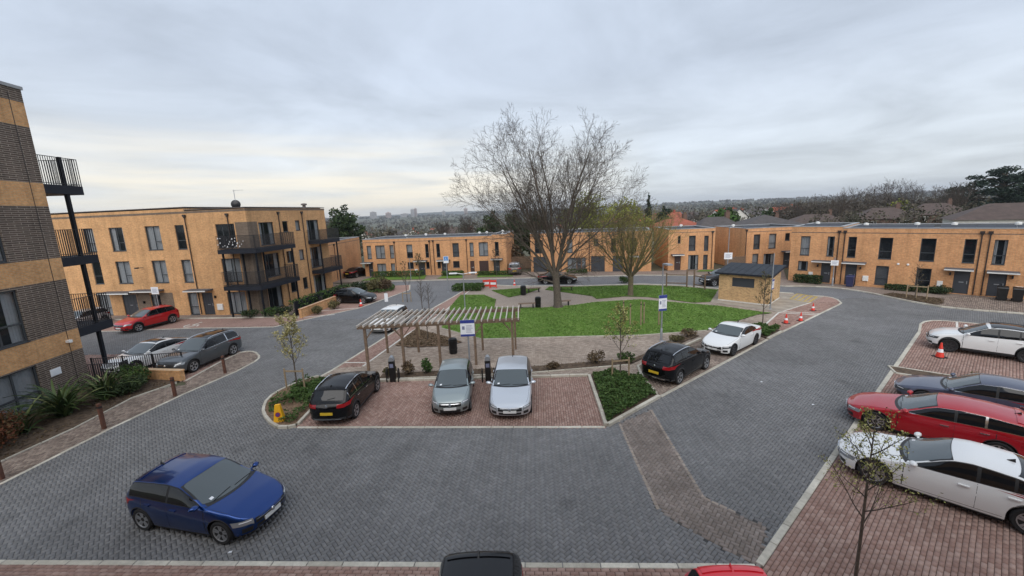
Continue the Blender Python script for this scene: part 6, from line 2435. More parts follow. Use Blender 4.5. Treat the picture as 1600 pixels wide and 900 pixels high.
def bare_round(name, label, x, y, h, w, n=900, group=None, key='wood', lev=3):
    z0 = float(ground_z(np.array(x), np.array(y)))
    t = thing(name, label, 'tree', (x, y, z0), rng.uniform(0, 6), group)
    prm_ = dict(seg=[5, 4, 3, 2], trop=[.06, .06, .04, 0], wob=[.06, .1, .14, .16], taper=[.25, .35, .5, .6], kids=[9, 7, 4], start=[.2, .2, .2], ang=[.55, .6, .6], len=[.48, .5, .5], rk=[.5, .55, .6], rmin=.02)
    o = []
    for i in range(5):
        a = 1.26 * i + rng.uniform(-.2, .2)
        tt = rng.uniform(.1, .5)
        grow(o, (0, 0, h * .22), (math.cos(a) * tt, math.sin(a) * tt, 1), h * .72, .12, 0, prm_)
    o.append((0, np.array([(0, 0, -.3), (0, 0, h * .24)]), np.array([.28, .2])))
    link('trunk', limbs_mesh('trunk', o, (0, 1), [5, 4, 3, 3], M['bark']), t)
    link('crown', limbs_mesh('crown', o, (2, 3), [5, 4, 3, 3], M['twig']), t)
    return t


def shrub(name, label, x, y, w, d, h, key, n=500, size=.07, z=.05, stems=True, cat='shrub', group=None, rz=None):
    t = thing(name, label, cat, (x, y, z), rng.uniform(0, 6) if rz is None else rz, group)
    q = MB()
    for i in range(9):
        a = i * 2.4
        r = .35 * (i / 9) ** .5
        q.tube([(0.05 * math.cos(a), .05 * math.sin(a), 0), (w * r * math.cos(a) * .7, d * r * math.sin(a) * .7, h * .5), (w * r * math.cos(a), d * r * math.sin(a), h * .92)], [.018, .012, .005], 4, cap=False)
    q.build('stems', M['twig'], t)
    lob = [(0, 0, h * .5, w * .42, d * .42, h * .48)]
    for i in range(6):
        a = i * 2.4
        lob.append((math.cos(a) * w * .27, math.sin(a) * d * .27, h * rng.uniform(.35, .65), w * .24, d * .24, h * .34))
    C, k = lobes_points(lob, n, .5)
    C[:, 2] = np.abs(C[:, 2]) + .01
    V, F = leaf_arr(C, size)
    link('leaves', arr_mesh('leaves', V, F, LEAF[key], {'tone': tone(len(F), k)}), t)
    return t


def cover(name, poly, h, n, key, size, z=.09, gaps=0.0):
    """ground cover nobody could count, filling a bed"""
    P = np.array(poly)
    lo, hi = P.min(0), P.max(0)
    pts = rng.uniform(lo, hi, (n * 3, 2))
    pts = pts[pip(pts, poly)][:n]
    hh = .62 + .38 * np.sin(pts[:, 0] * 5.1 + 1.3 * np.sin(pts[:, 1] * 3.7)) * np.sin(pts[:, 1] * 4.6 + .7)
    if gaps:
        keep = np.sin(pts[:, 0] * 1.9 + 2.0) * np.sin(pts[:, 1] * 1.7 + .4) + rng.normal(0, .25, len(pts)) > -1 + 2 * gaps
        pts, hh = pts[keep], hh[keep]
    C = np.column_stack([pts, z + h * hh * rng.uniform(.25, 1, len(pts)) ** .6])
    V, F = leaf_arr(C, size, flat=.35)
    link(name, arr_mesh(name, V, F, LEAF[key], {'tone': np.clip(rng.uniform(0, 1, len(F)) * .75 + .25 * hh, 0, 1)}), kind='stuff')


def inset(poly, d):
    P = np.array(poly)
    c = P.mean(0)
    v = P - c
    return [tuple(p) for p in c + v * (1 - d / np.linalg.norm(v, axis=1))[:, None]]


cover('ground_cover', inset(ISL_R, .16), .32, 9000, 'cover', .06)
cover('ground_cover', inset(ISL_L, .2), .32, 4200, 'cover', .06, gaps=.42)
cover('ground_cover', [(-10.3, 16.6), (-9.4, 16.8), (-9.35, 20.2), (-10.6, 20.3), (-11.0, 18.9)], .42, 3200, 'cover', .06, gaps=.30)
cover('ground_cover', inset(SHRUB_R, .1), .5, 5000, 'cover', .06)
cover('ground_cover', inset(BED_A, .3), .10, 2600, 'brown', .05, z=.045, gaps=.3)
cover('ground_cover', inset(BED_L, .1), .06, 1600, 'brown', .06, z=.045)
cover('ground_cover', inset(SOIL1, .05), .06, 2200, 'brown', .04, z=.045, gaps=.2)
cover('ground_cover', [(32.0, 34.7), (33.2, 35.1), (34.7, 32.5), (33.4, 31.1), (32.4, 30.8)], .07, 1500, 'brown', .05, z=.05)
cover('ground_cover', [(21.0, 17.7), (22.4, 16.6), (24.0, 15.4), (24.2, 15.8), (22.6, 17.0), (21.2, 18.1)], .3, 900, 'olive', .05, z=0.0, gaps=.3)

# shrubs in the long bed behind the charging posts
for (x, y, w, h, key, lab) in ((-5.75, 21.0, 1.0, .75, 'brown', 'brown twiggy shrub below the pergola left of the green one'), (-4.75, 21.0, .9, .8, 'green', 'bright green leafy shrub below the pergola'),
                               (-6.7, 20.95, .8, .5, 'olive', 'low olive shrub behind the black charging post'), (4.45, 21.5, 1.3, .75, 'brown', 'brown grassy shrub behind the planted triangle'),
                               (6.1, 21.5, 1.1, .6, 'cover', 'green shrub behind the black crossover'), (2.0, 21.0, .9, .3, 'brown', 'low dead shrub in the narrow bed'),
                               (11.3, 25.6, 1.3, .5, 'brown', 'brown shrub behind the white coupe'), (10.1, 24.6, 1.0, .4, 'olive', 'low olive shrub between the black crossover and the white coupe')):
    shrub('shrub', lab, x, y, w, w * .7, h, key, 420, .06, z=.05)
# island of big shrubs and the hedges round the far road
for i, (x, y, w, h, key, lab) in enumerate(((-17.3, 46.6, 2.4, 1.3, 'dark', 'dark round shrub left in the island by the far junction'), (-15.7, 46.5, 2.2, 1.35, 'olive', 'olive grassy shrub middle of the island by the far junction'),
                                            (-14.6, 46.9, 2.0, 1.3, 'brown', 'reddish brown shrub at the right of the island by the far junction'), (-15.9, 48.6, 3.2, 1.5, 'olive', 'yellowish shrub behind the others in the far island'))):
    shrub('shrub', lab, x, y, w, w * .8, h, key, 800, .10)
cover('hedge_bottom', [(-18.0, 46), (-14.4, 45.2), (-13.4, 46.4), (-14.2, 49.4), (-17.6, 50)], .45, 2200, 'cover', .09, z=.02)


def hedge(label, a, b, w, h, key, n, size=.09, z=.05):
    d = Vector((b[0] - a[0], b[1] - a[1], 0))
    L = d.length
    t = thing('hedge', label, 'hedge', (a[0], a[1], z), math.atan2(d.y, d.x))
    C = rng.uniform([0, -w / 2, 0], [L, w / 2, h], (n, 3))
    f = rng.integers(0, 4, n)
    C[f == 0, 2] = h * rng.uniform(.9, 1.03, (f == 0).sum())
    C[f == 1, 1] = -w / 2 * rng.uniform(.9, 1.05, (f == 1).sum())
    C[f == 2, 1] = w / 2 * rng.uniform(.9, 1.05, (f == 2).sum())
    V, F = leaf_arr(C, size)
    link('leaves', arr_mesh('leaves', V, F, LEAF[key], {'tone': tone(n)}), t)
    q = MB()
    for i in range(int(L / .5)):
        q.tube([(i * .5 + .2, 0, 0), (i * .5 + .25, .05, h * .8)], .02, 4, cap=False)
    q.build('stems', M['twig'], t)


hedge('low clipped hedge between the small lawn and the far road', (-6.5, 45.6), (-3.2, 45.1), 1.9, .55, 'cover', 2600)
hedge('clipped hedge at the foot of the left houses', (-19.6, 57.9), (-12.3, 57.0), .9, .75, 'cover', 2400)
hedge('short hedge between two front doors of the left houses', (-9.6, 56.6), (-6.6, 56.2), .9, .6, 'cover', 1200)
hedge('low hedge before the garage door of the left houses', (-4.6, 55.6), (.1, 54.9), .8, .5, 'cover', 1500)
hedge('low dark hedge along the wall of the right terrace', (34.1, 36.9), (36.6, 34.2), .7, .45, 'dark', 1500)
hedge('low dark hedge under the left windows of the right terrace', (29.3, 42.1), (30.9, 40.4), .9, .75, 'dark', 1500)
hedge('low hedge before the bare tree houses', (7.3, 54.4), (10.0, 53.8), .8, .5, 'cover', 900)
hedge('dark hedge behind the railing before the three storey flats', (-19.6, 36.2), (-18.2, 44.5), 1.1, 1.25, 'cover', 2600)
for (x, y, w, h, key, lab) in ((-17.6, 36.3, 1.0, .75, 'olive', 'small yellowish shrub before the garden wall left of the black bollard'), (-16.9, 38.2, 1.2, .8, 'olive', 'small yellowish shrub behind the black bollard'),
                               (-23.4, 35.9, 1.6, .8, 'dark', 'dark shrub at the foot of the balcony corner'), (-21.6, 36.0, 1.6, .9, 'cover', 'green shrub at the foot of the balcony corner'), (-20.4, 35.9, 1.3, 1.0, 'dark', 'dark shrub at the near end of the dark railing'),
                               (12.6, 45.6, 1.4, .75, 'cover', 'round green bush beside the pollarded tree by the far road'), (36.5, 34.2, 1.5, .7, 'dark', 'dark shrub beside a grey front door of the right terrace')):
    shrub('shrub', lab, x, y, w, w, h, key, 520, .08)

# strap-leaved plants by the near block: every blade a part
M['strap1'] = tone_mat('strap_leaf', [(0, (0.026, 0.050, 0.016)), (.55, (0.055, 0.095, 0.030)), (.85, (0.10, 0.14, 0.045)), (1, (0.30, 0.32, 0.14))], src='obj', rough=.5, dirt=.1, bump=0)
STRAP = []
for v in range(8):
    q = MB()
    L = rng.uniform(1.0, 1.5)
    el = rng.uniform(.7, 1.35)
    n = 7
    p = np.array([0., 0, 0])
    G = []
    for i in range(n + 1):
        f = i / n
        wd = .042 * (1 - f ** 2.2) + .004
        G.append([(p[0], -wd, p[2]), (p[0], 0, p[2] - .012), (p[0], wd, p[2])])
        a = el - 1.45 * f ** 1.6
        p = p + np.array([math.cos(a), 0, math.sin(a)]) * L / n
    q.grid(G)
    STRAP.append(q.mesh('leaf', M['strap1'], 60))
for (x, y, s, n, lab) in ((-20.7, 17.7, 1.55, 110, 'large strappy leaved plant by the near block wall'), (-20.5, 19.4, 1.35, 95, 'strappy leaved plant next to the bushy shrub by the left path'), (-21.0, 16.2, 1.1, 60, 'smaller strappy leaved plant behind the red tinted bush')):
    t = thing('strap_leaved_plant', lab, 'plant', (x, y, .04), 0, 'strap leaved plants by the near block')
    for i in range(n):
        o = link('leaf', STRAP[int(rng.integers(8))], t, (rng.normal(0, .10), rng.normal(0, .10), 0))
        k = s * rng.uniform(.7, 1.15)
        o.scale = (k, k, k)
        o.rotation_euler = (rng.normal(0, .08), rng.normal(0, .15), rng.uniform(0, 6.283))
shrub('shrub', 'red tinted bush at the left edge below the near block window', -20.75, 14.9, 2.7, 2.4, 1.6, 'redleaf', 3400, .06)
shrub('shrub', 'brown seeding shrub in front of the red tinted bush', -20.2, 13.4, 1.9, 1.9, 1.1, 'olive', 1200, .06)
shrub('shrub', 'grey green bushy shrub at the end of the short brick wall', -20.3, 20.9, 1.5, 1.5, 1.3, 'cover', 1300, .06)
shrub('shrub', 'dark spiky shrub below the bushy one beside the left path', -19.75, 20.0, 1.7, 1.3, .85, 'dark', 1200, .07)


C = TIPS2[rng.integers(0, len(TIPS2), 5000)] + rng.normal(0, .07, (5000, 3))
V, F = leaf_arr(C, .035)
link('buds', arr_mesh('buds', V, F, LEAF['willow'], {'tone': tone(len(F))}), T_POLL)

# --- young street trees
def young_tree(label, x, y, h, w, key, n, size, lean=0.0, bare=False, group='young street trees', levs=None, twig='twig'):
    t = thing('young_tree', label, 'tree', (x, y, .05), 0, group)
    out = []
    tr = [(0, 0, -.05), (lean * .3, 0, h * .3), (lean * .7, .01, h * .62), (lean, 0, h * .97)]
    out.append((0, np.array(tr), np.array([.038, .032, .022, .006])))
    pr = dict(seg=[4, 3, 3], trop=[.10, .06, .03], wob=[.07, .1, .12], taper=[.3, .4, .5], kids=[7, 3], start=[.2, .2], ang=[.6, .6], len=[.45, .5], rk=[.55, .6], rmin=.004)
    k = 15
    for i in range(k):
        f = .34 + .6 * i / k
        a = i * 2.4 + rng.uniform(-.3, .3)
        ln = w * .62 * (1.15 - .85 * (i / k)) * rng.uniform(.7, 1.15)
        zz = h * f
        xx = np.interp(zz, [p[2] for p in tr], [p[0] for p in tr])
        grow(out, (xx, 0, zz), (math.cos(a), math.sin(a), .95), ln, .014, 0, pr)
    link('trunk', limbs_mesh('trunk', out[:1], (0,), [8], M['bark']), t)
    link('branches', limbs_mesh('branches', out[1:], (0, 1, 2), [5, 4, 3], M[twig]), t)
    if n:
        tips = np.concatenate([p[1:] for l, p, r in out[1:] if l >= 1] + [out[0][1][-2:]])
        C = tips[rng.integers(0, len(tips), n)] + rng.normal(0, .035, (n, 3))
        V, F = leaf_arr(C, size)
        link('leaves', arr_mesh('leaves', V, F, LEAF[key], {'tone': tone(len(F))}), t)
    return t


young_tree('young tree with cream blossom on the left planting island', -11.0, 19.6, 3.9, 2.0, 'bud', 1900, .045)
young_tree('young tree with green buds rising from the planted triangle', 5.2, 19.35, 3.75, 1.9, 'budgreen', 1100, .045)
young_tree('thin brownish young tree before the hut corner', 16.4, 26.2, 4.0, 1.3, 'olive', 520, .045)
young_tree('young tree with yellow green buds in front of the long white car', 7.32, 7.75, 4.15, 1.75, 'budgreen', 1600, .024)
young_tree('thin bare young tree in the verge before the right terrace', 33.0, 32.9, 2.9, 1.3, 'olive', 60, .04)
young_tree('bare young tree with a few buds on the left of the far junction', -10.4, 40.0, 4.2, 1.6, 'olive', 160, .05)
young_tree('left one of two bare young trees beside the white hatchback', -7.55, 33.6, 3.4, 1.3, 'bud', 0, .03)
young_tree('right one of two bare young trees beside the white hatchback', -6.9, 33.2, 3.0, 1.2, 'bud', 0, .03)
young_tree('thin sapling in the mulch bed under the pergola', -5.9, 27.2, 2.2, .9, 'brown', 60, .04)
young_tree('bare young tree at the front of the left houses', -12.3, 54.9, 3.4, 1.8, 'olive', 500, .06)
young_tree('bare young tree before the garage of the left houses', -2.0, 54.6, 3.6, 1.9, 'brown', 200, .06)


def support(x, y, dx, dy, h, lab, n=2):
    t = thing('tree_support', lab, 'stake', (x, y, .05), math.atan2(dy, dx), 'stake frames of the young trees')
    L = math.hypot(dx, dy)
    for i in range(n):
        q = MB()
        xx = -L / 2 + L * i / (n - 1)
        q.tube([(xx, 0 if i != 1 or n == 2 else .35, 0), (xx, 0 if i != 1 or n == 2 else .35, h)], .04, 8)
        q.build('stake', M['timber_stake'], t)
    q = MB()
    q.beam((-L / 2, 0, h - .14), (L / 2, 0, h - .14), .03, .08)
    q.build('crossbar', M['timber_stake'], t)


support(-11.0, 19.45, .95, -.1, 1.15, 'two stakes with a crossbar holding the blossoming tree on the left island')
support(5.2, 19.3, .85, .1, 1.05, 'two stakes with a crossbar holding the tree in the planted triangle')
support(33.0, 32.8, .9, -.8, 1.15, 'stakes holding the thin tree in the verge before the right terrace', 3)
support(-10.4, 39.9, .8, 0, 1.0, 'two stakes holding the tree at the left of the far junction')

# --- trees behind the houses
leafy_tree('evergreen_tree', 'bushy dark evergreen tree just right of the three storey flats', -33.0, 84, 11.2, 7.5, 'dark', 3600, .30, clear=.1)
leafy_tree('evergreen_tree', 'tall dark evergreen left one in the gap between the house rows', -2.9, 67, 8.4, 4.6, 'dark', 3600, .22, clear=.05)
leafy_tree('evergreen_tree', 'tall dark evergreen middle one in the gap between the house rows', .6, 66, 8.5, 4.8, 'dark', 3600, .22, clear=.05)
leafy_tree('evergreen_tree', 'tall dark evergreen right one behind the bare tree', 4.2, 67.5, 8.2, 4.8, 'dark', 3200, .22, clear=.05)
leafy_tree('shrubby_tree', 'russet hedge tree over the timber fence between the house rows', .3, 62.0, 3.6, 3.6, 'brown', 1400, .16, clear=.05)
leafy_tree('willow_tree', 'fresh yellow green willow behind the roofs at the centre', 14.5, 76, 11.4, 10.5, 'willow', 5200, .20, clear=.12)
leafy_tree('willow_tree', 'yellow green rounded tree right of the willow behind the roofs', 21.5, 78, 10.2, 9.5, 'willow', 4200, .20, clear=.12)
leafy_tree('conifer_tree', 'narrow pointed dark conifer above the roofs right of centre', 36.0, 108, 13.2, 4.0, 'cedar', 2400, .32, clear=.03, shape='cone', dens=16)
leafy_tree('conifer_tree', 'blunt dark conifer beside the pointed one above the roofs', 40.5, 109, 9.6, 5.2, 'cedar', 2000, .36, clear=.05)
leafy_tree('evergreen_tree', 'round green evergreen behind the end house', 55, 108, 8.4, 8, 'green', 1800, .4, clear=.05)
leafy_tree('evergreen_tree', 'dark evergreen left of the grey hipped roof', 62, 118, 8.8, 8, 'dark', 1800, .42, clear=.05)
leafy_tree('evergreen_tree', 'small dark evergreen right of the grey hipped roof', 70, 112, 8.2, 6, 'dark', 1500, .4, clear=.05)
leafy_tree('evergreen_tree', 'yellow green small tree on the right skyline below the cedar', 118, 126, 9.5, 8, 'willow', 1300, .4, clear=.1)
# flat layered cedar
ct = thing('cedar_tree', 'large spreading dark cedar on the right skyline', 'tree', (137, 116, float(ground_z(np.array(134.), np.array(116.)))))
q = MB()
q.tube([(0, 0, -.5), (.2, 0, 5), (-.3, .2, 10), (0, 0, 15.5)], [.8, .62, .42, .1], 8, cap=False)
lob = []
for i in range(26):
    f = (i + .5) / 26
    a = i * 2.4
    zz = 5.5 + 10.5 * f
    o = 12.5 * (1 - f * .60) * rng.uniform(.45, 1.0)
    s = rng.uniform(3.0, 4.6) * (1 - .35 * f)
    lob.append((math.cos(a) * o, math.sin(a) * o, zz, s, s, s * .33))
    q.tube([(0, 0, zz - 1.2), (math.cos(a) * o * .5, math.sin(a) * o * .5, zz - .5), (math.cos(a) * o, math.sin(a) * o, zz - .2)], [.2, .14, .05], 5, cap=False)
lob.append((0, 0, 16.3, 2.6, 2.6, 1.0))
q.build('trunk', M['bark'], ct, 60)
C, k = lobes_points(lob, 12500, .3)
V, F = leaf_arr(C, .36, flat=.4)
link('crown', arr_mesh('crown', V, F, LEAF['cedar'], {'tone': tone(len(F), k)}), ct)
# bare trees on the right skyline that stand apart
for i, (px, dist, h, w) in enumerate(((1238, 120, 9.0, 7), (1268, 128, 10.2, 8), (1300, 118, 11.2, 8), (1330, 132, 12.4, 9), (1358, 140, 13.6, 9), (1385, 142, 14.8, 10), (1412, 138, 13.0, 8), (1458, 120, 11.6, 8), (1482, 112, 11.6, 8), (1215, 130, 9, 7), (1070, 120, 8, 7), (540, 90, 8.5, 7), (515, 96, 9.5, 7), (700, 110, 7.5, 8), (735, 100, 8.0, 8), (620, 105, 6.2, 7))):
    x = (px - 800) / 645 * dist
    lab = ['%s bare winter tree on the wooded rise behind the right terrace', '%s bare winter tree behind the left roofs'][px < 900]
    lab = lab % {1238: 'second from left', 1268: 'third from left', 1300: 'fourth from left', 1330: 'fifth from left', 1358: 'broad crowned', 1385: 'tallest', 1412: 'narrow', 1458: 'second from right', 1482: 'rightmost', 1215: 'leftmost',
                 540: 'second from left', 515: 'leftmost', 700: 'second from right', 735: 'rightmost', 620: 'lowest', 1070: ''}[px]
    grp = ['bare trees on the wooded rise', 'bare trees behind the left roofs'][px < 900]
    if px == 1070:
        lab, grp = 'bare winter tree behind the red tiled roof', None
    bare_round('bare_tree', lab, x, dist * .98, h, w, group=grp)


# woods and far gardens: masses nobody could count
def crowns(name, C, H, Wd, key, nf, size):
    """many crowns in one object: C (n,2) positions"""
    n = len(C)
    z0 = ground_z(C[:, 0], C[:, 1])
    d = rng.normal(0, 1, (n, nf, 3))
    d /= np.linalg.norm(d, axis=2)[..., None]
    r = rng.uniform(.55, 1.05, (n, nf, 1))
    P = d * r
    P[..., 0] *= Wd[:, None] / 2
    P[..., 1] *= Wd[:, None] / 2
    P[..., 2] = P[..., 2] * H[:, None] * .42 + H[:, None] * .56
    P[..., 0] += C[:, :1]
    P[..., 1] += C[:, 1:]
    P[..., 2] += z0[:, None]
    V, F = leaf_arr(P.reshape(-1, 3), np.repeat(size, nf))
    tn = np.clip(np.repeat(rng.uniform(0, 1, n), nf) * .7 + rng.uniform(0, .3, n * nf), 0, 1)
    link(name, arr_mesh(name, V, F, LEAF[key], {'tone': tn}), kind='stuff')


def polar(n, p0, p1, d0, d1, pw=1.0):
    px = rng.uniform(p0, p1, n)
    d = d0 * (d1 / d0) ** (rng.uniform(0, 1, n) ** pw)
    return np.column_stack([(px - 800) / 645 * d, d])


Cw = polar(420, 1210, 1520, 118, 230)
crowns('woodland', Cw, rng.uniform(7.0, 10.8, 420), rng.uniform(5, 9, 420), 'wood', 150, np.full(420, .32))
Cw = polar(60, 1270, 1640, 76, 100)
crowns('garden_trees', Cw, rng.uniform(4.0, 7.6, 60), rng.uniform(3, 6, 60), 'mixed', 170, np.full(60, .26))
Cw = polar(240, 1500, 2000, 125, 260)
crowns('woodland', Cw, rng.uniform(7, 11, 240), rng.uniform(6, 9, 240), 'mixed', 110, np.full(240, .42))
Cw = polar(170, 430, 1220, 92, 190)
crowns('garden_trees', Cw, rng.uniform(3.5, 7.5, 170), rng.uniform(4, 8, 170), 'mixed', 120, np.full(170, .36))
Cw = polar(900, 300, 1700, 190, 700)
crowns('garden_trees', Cw, rng.uniform(5, 10, 900), rng.uniform(5, 12, 900), 'mixed', 40, .35 + Cw[:, 1] / 600)
Cw = polar(2200, 200, 1800, 700, 4200)
crowns('far_woods', Cw, rng.uniform(7, 15, 2200), rng.uniform(14, 60, 2200), 'mixed', 12, 1.0 + Cw[:, 1] / 420)

# --- houses beyond the estate
M['tile_red'] = mat('roof_tile_red', (0.30, 0.085, 0.05), .8, var=.25, vscale=1.5)
M['tile_dark'] = mat('roof_tile_dark', (0.075, 0.066, 0.064), .8, var=.25, vscale=1.5)
M['tile_brown'] = mat('roof_tile_brown', (0.082, 0.058, 0.050), .8, var=.25, vscale=1.5)
M['render'] = mat('white_render', (0.62, 0.60, 0.56), .8, var=.12)
M['oldbrick'] = mat('old_brick', (0.13, 0.08, 0.062), .85, var=.25)


def hip_mesh(w, d, he, hr, hip):
    o = .4
    q = MB()
    ir = hip
    V = [(-w / 2 - o, -d / 2 - o, he), (w / 2 + o, -d / 2 - o, he), (w / 2 + o, d / 2 + o, he), (-w / 2 - o, d / 2 + o, he), (-w / 2 + ir, 0, hr), (w / 2 - ir, 0, hr)]
    if abs(w - 2 * ir) < .05:
        V = V[:4] + [(0, 0, hr)]
        q.add(V, [(0, 1, 4), (1, 2, 4), (2, 3, 4), (3, 0, 4), (3, 2, 1, 0)])
    else:
        q.add(V, [(0, 1, 5, 4), (1, 2, 5), (2, 3, 4, 5), (3, 0, 4), (3, 2, 1, 0)])
    return q


def old_house(label, x, y, deg, w, d, he, hr, roof, wall='render', hip=None, group=None, chim=True):
    z0 = float(ground_z(np.array(float(x)), np.array(float(y))))
    t = thing('old_house', label, 'house', (x, y, z0), rad(deg), group)
    he, hr = he - z0, hr - z0
    q = MB()
    q.box(-w / 2, w / 2, -d / 2, d / 2, -1, he, skip=('t', 'b'))
    if hip is not None and hip < 0:
        for s in (-1, 1):
            q.add([(s * w / 2, -d / 2, he), (s * w / 2, d / 2, he), (s * w / 2, 0, hr - .25)], [(0, 1, 2)] if s > 0 else [(1, 0, 2)])
    q.build('wall', M[wall], t)
    rf_ = hip_mesh(w, d, he, hr, w * .32 if hip is None else hip).build('roof', M[roof], t)
    if chim:
        c = MB()
        c.box(w * .2, w * .2 + .7, -.3, .4, hr - 1.2, hr + .75)
        c.box(w * .2 + .1, w * .2 + .3, -.2, .0, hr + .75, hr + 1.1)
        c.box(w * .2 + .4, w * .2 + .6, -.2, .0, hr + .75, hr + 1.1)
        c.build('chimney', M['oldbrick'], rf_)
    for i, u in enumerate((-w * .28, w * .22)):
        for zz in (he - 1.55, he - 4.1):
            if zz < .2:
                continue
            q = MB()
            q.box(u - .75, u + .75, -d / 2 - .05, -d / 2 - .002, zz, zz + 1.15)
            f = q.build('window', M['offwhite'], t)
            q = MB()
            for k in (-1, 0, 1):
                q.box(u + k * .48 - .2, u + k * .48 + .2, -d / 2 - .065, -d / 2 - .051, zz + .1, zz + 1.05)
            q.build('pane', M['cglass'], f)


old_house('old house with a bright red tiled roof behind the end house', 30.5, 77, 8, 8, 7.5, 4.3, 5.9, 'tile_red')
old_house('old house with a dark hipped roof and white windows left of the right terrace', 36.5, 74, -6, 8.5, 8, 3.6, 6.0, 'tile_dark', 'render')
old_house('old house with a grey pyramid roof above the set back house', 46.5, 76, -10, 9.5, 9.5, 4.1, 6.0, 'tile_dark', 'oldbrick', hip=4.75, chim=False)
old_house('old house with a brown roof above the left half of the right terrace', 72, 98, -20, 12, 9, 2.8, 4.9, 'tile_brown', 'oldbrick')
old_house('old house with a dark brown roof left of the cedar', 86, 96, -24, 11, 9, 3.4, 5.8, 'tile_brown', 'oldbrick')
old_house('old house with a dark brown roof and chimney above the middle of the right terrace', 104, 102, -28, 11, 9, 3.6, 6.2, 'tile_brown', 'oldbrick')
old_house('large old house with a red brown roof and white windows below the cedar', 76.5, 63.5, -38, 13, 9, 4.3, 6.6, 'tile_brown', 'render')
old_house('old house with a plain brown roof right of the pyramid roof', 60, 98, -14, 11, 9, 2.6, 4.6, 'tile_brown', 'oldbrick')
old_house('old house with a red brown roof far behind the willow', 34, 128, 4, 11, 8, 4.0, 6.2, 'tile_red', 'oldbrick')
# the valley suburb: many small houses, alike at this distance
proto = []
for m_w, m_r in (('render', 'tile_brown'), ('render', 'tile_dark'), ('oldbrick', 'tile_red'), ('render', 'tile_red')):
    q = MB()
    q.box(-5, 5, -4, 4, -1, 5.2, skip=('t', 'b'))
    for s in (-1, 1):
        q.add([(s * 5, -4, 5.2), (s * 5, 4, 5.2), (s * 5, 0, 8.2)], [(0, 1, 2)] if s > 0 else [(1, 0, 2)])
    wm = q.mesh('wall', M[m_w])
    q = MB()
    for s in (-1, 1):
        V = [(-5.4, s * 4.5, 4.95), (5.4, s * 4.5, 4.95), (5.4, 0, 8.4), (-5.4, 0, 8.4)]
        q.add(V, [(0, 1, 2, 3)] if s < 0 else [(3, 2, 1, 0)])
    q.box(1.5, 2.3, -.5, .4, 7.6, 9.4)
    rm_ = q.mesh('roof', M[m_r])
    q = MB()
    for u in (-3, 1.2):
        for z in (.8, 3.4):
            q.box(u, u + 1.8, -4.06, -4.002, z, z + 1.2)
    pm_ = q.mesh('windows', M['cglass'])
    proto.append((wm, rm_, pm_))
Ch = np.concatenate([polar(120, 470, 780, 230, 900), polar(40, 780, 1100, 230, 800), polar(20, 1040, 1230, 170, 420)])
keep = []
for c in Ch:
    if all(np.hypot(*(c - k_)) > 15 for k_ in keep):
        keep.append(c)
for i, c in enumerate(keep):
    z0 = float(ground_z(c[0], c[1]))
    left = c[0] < 40
    t = thing('suburban_house', 'small distant gabled house among the trees of the valley', 'house', (c[0], c[1], z0), rng.choice([0.2, 1.7, .5, -.4, 1.2]) + rng.normal(0, .15), 'suburban houses in the valley')
    wm, rm_, pm_ = proto[int(rng.integers(4))]
    link('wall', wm, t)
    link('roof', rm_, t)
    link('windows', pm_, t)
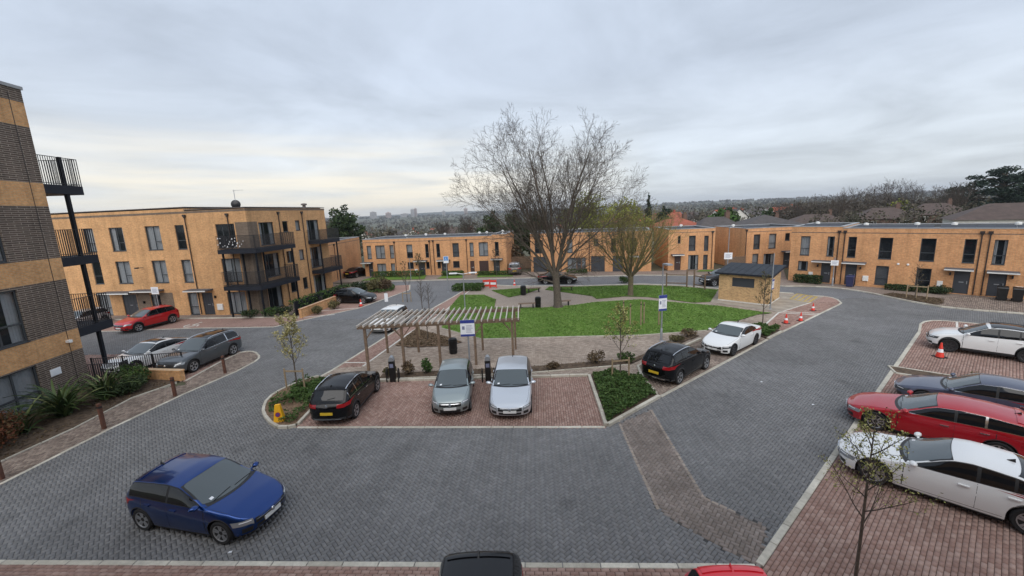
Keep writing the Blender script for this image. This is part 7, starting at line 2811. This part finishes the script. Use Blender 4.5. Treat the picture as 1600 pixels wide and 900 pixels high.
# tower blocks on the horizon
M['tower'] = mat('tower_grey', (0.42, 0.40, 0.39), .8, var=.1, vscale=.05)
M['tower2'] = mat('tower_pink', (0.40, 0.31, 0.28), .8, var=.1, vscale=.05)
for (px, py, d, w, h, m, lab) in ((592, 333, 3000, 46, 62, 'tower', 'broad pale tower block on the city horizon left of centre'), (615, 334, 3100, 40, 52, 'tower2', 'pinkish squat block on the city horizon beside the broad tower'),
                                  (652, 332, 3200, 16, 74, 'tower', 'slim pale tower on the city horizon, left of a pair'), (657, 332, 3250, 18, 82, 'tower2', 'slim taller tower on the city horizon, right of a pair'),
                                  (700, 331, 3300, 22, 50, 'tower', 'small grey block on the city horizon right of the slim towers'), (734, 330, 3300, 24, 66, 'tower2', 'dark slender block on the city horizon near the bare tree'),
                                  (640, 334, 3300, 60, 38, 'tower', 'long low pale block on the city horizon'), (565, 336, 3000, 30, 40, 'tower', 'low pale block at the left end of the city horizon')):
    x = (px - 800) / 645 * d
    z0 = float(ground_z(np.array(float(x)), np.array(float(d))))
    t = thing('tower_block', lab, 'tower', (x, d, z0 - 3), rng.uniform(-.3, .3))
    q = MB()
    h *= .8
    q.box(-w / 2, w / 2, -12, 12, 0, h)
    q.box(-w / 5, w / 5, -6, 6, h, h + 5)
    q.build('wall', M[m], t)
    q = MB()
    for k in range(int(h / 6)):
        q.box(-w / 2 + 1, w / 2 - 1, -12.2, -12.02, 3 + k * 6, 5.4 + k * 6)
    q.build('window_band', M['room'], t)
# hills
M['hill'] = mat('hill', (0.07, 0.075, 0.06), 1.0, var=.3, vscale=.004)
for (x0, x1, y, zt, seed) in ((-5200, 5200, 5200, 38, 1.0), (4000, 5400, 4600, 62, 2.3)):
    q = MB()
    n = 90
    G = []
    for i in range(n + 1):
        f = i / n
        x = x0 + (x1 - x0) * f
        e_ = math.sin(math.pi * f) ** .6
        h = e_ * (zt * (.72 + .2 * math.sin(f * 17 + seed) + .12 * math.sin(f * 41 + seed * 3)))
        G.append([(x, y - 500, -8), (x, y - 150, h * .75), (x, y, h), (x, y + 300, h * .5), (x, y + 600, -8)])
    q.grid(G)
    q.build('hills', M['hill'], None, 60, kind='structure')

# ------------------------------------------------------------------ haze: a closed box of thin air round everything
hm_ = bpy.data.materials.new('haze_air')
hm_.use_nodes = True
t = hm_.node_tree
t.nodes.clear()
o_ = N(t, 'ShaderNodeOutputMaterial')
v_ = N(t, 'ShaderNodeVolumePrincipled')
v_.inputs['Color'].default_value = (0.80, 0.86, 0.95, 1)
v_.inputs['Density'].default_value = 0.00014
v_.inputs['Anisotropy'].default_value = 0.2
t.links.new(v_.outputs[0], o_.inputs['Volume'])
q = MB()
q.box(-6500, 6500, -400, 7000, -60, 130)
q.build('haze', hm_, kind='stuff')
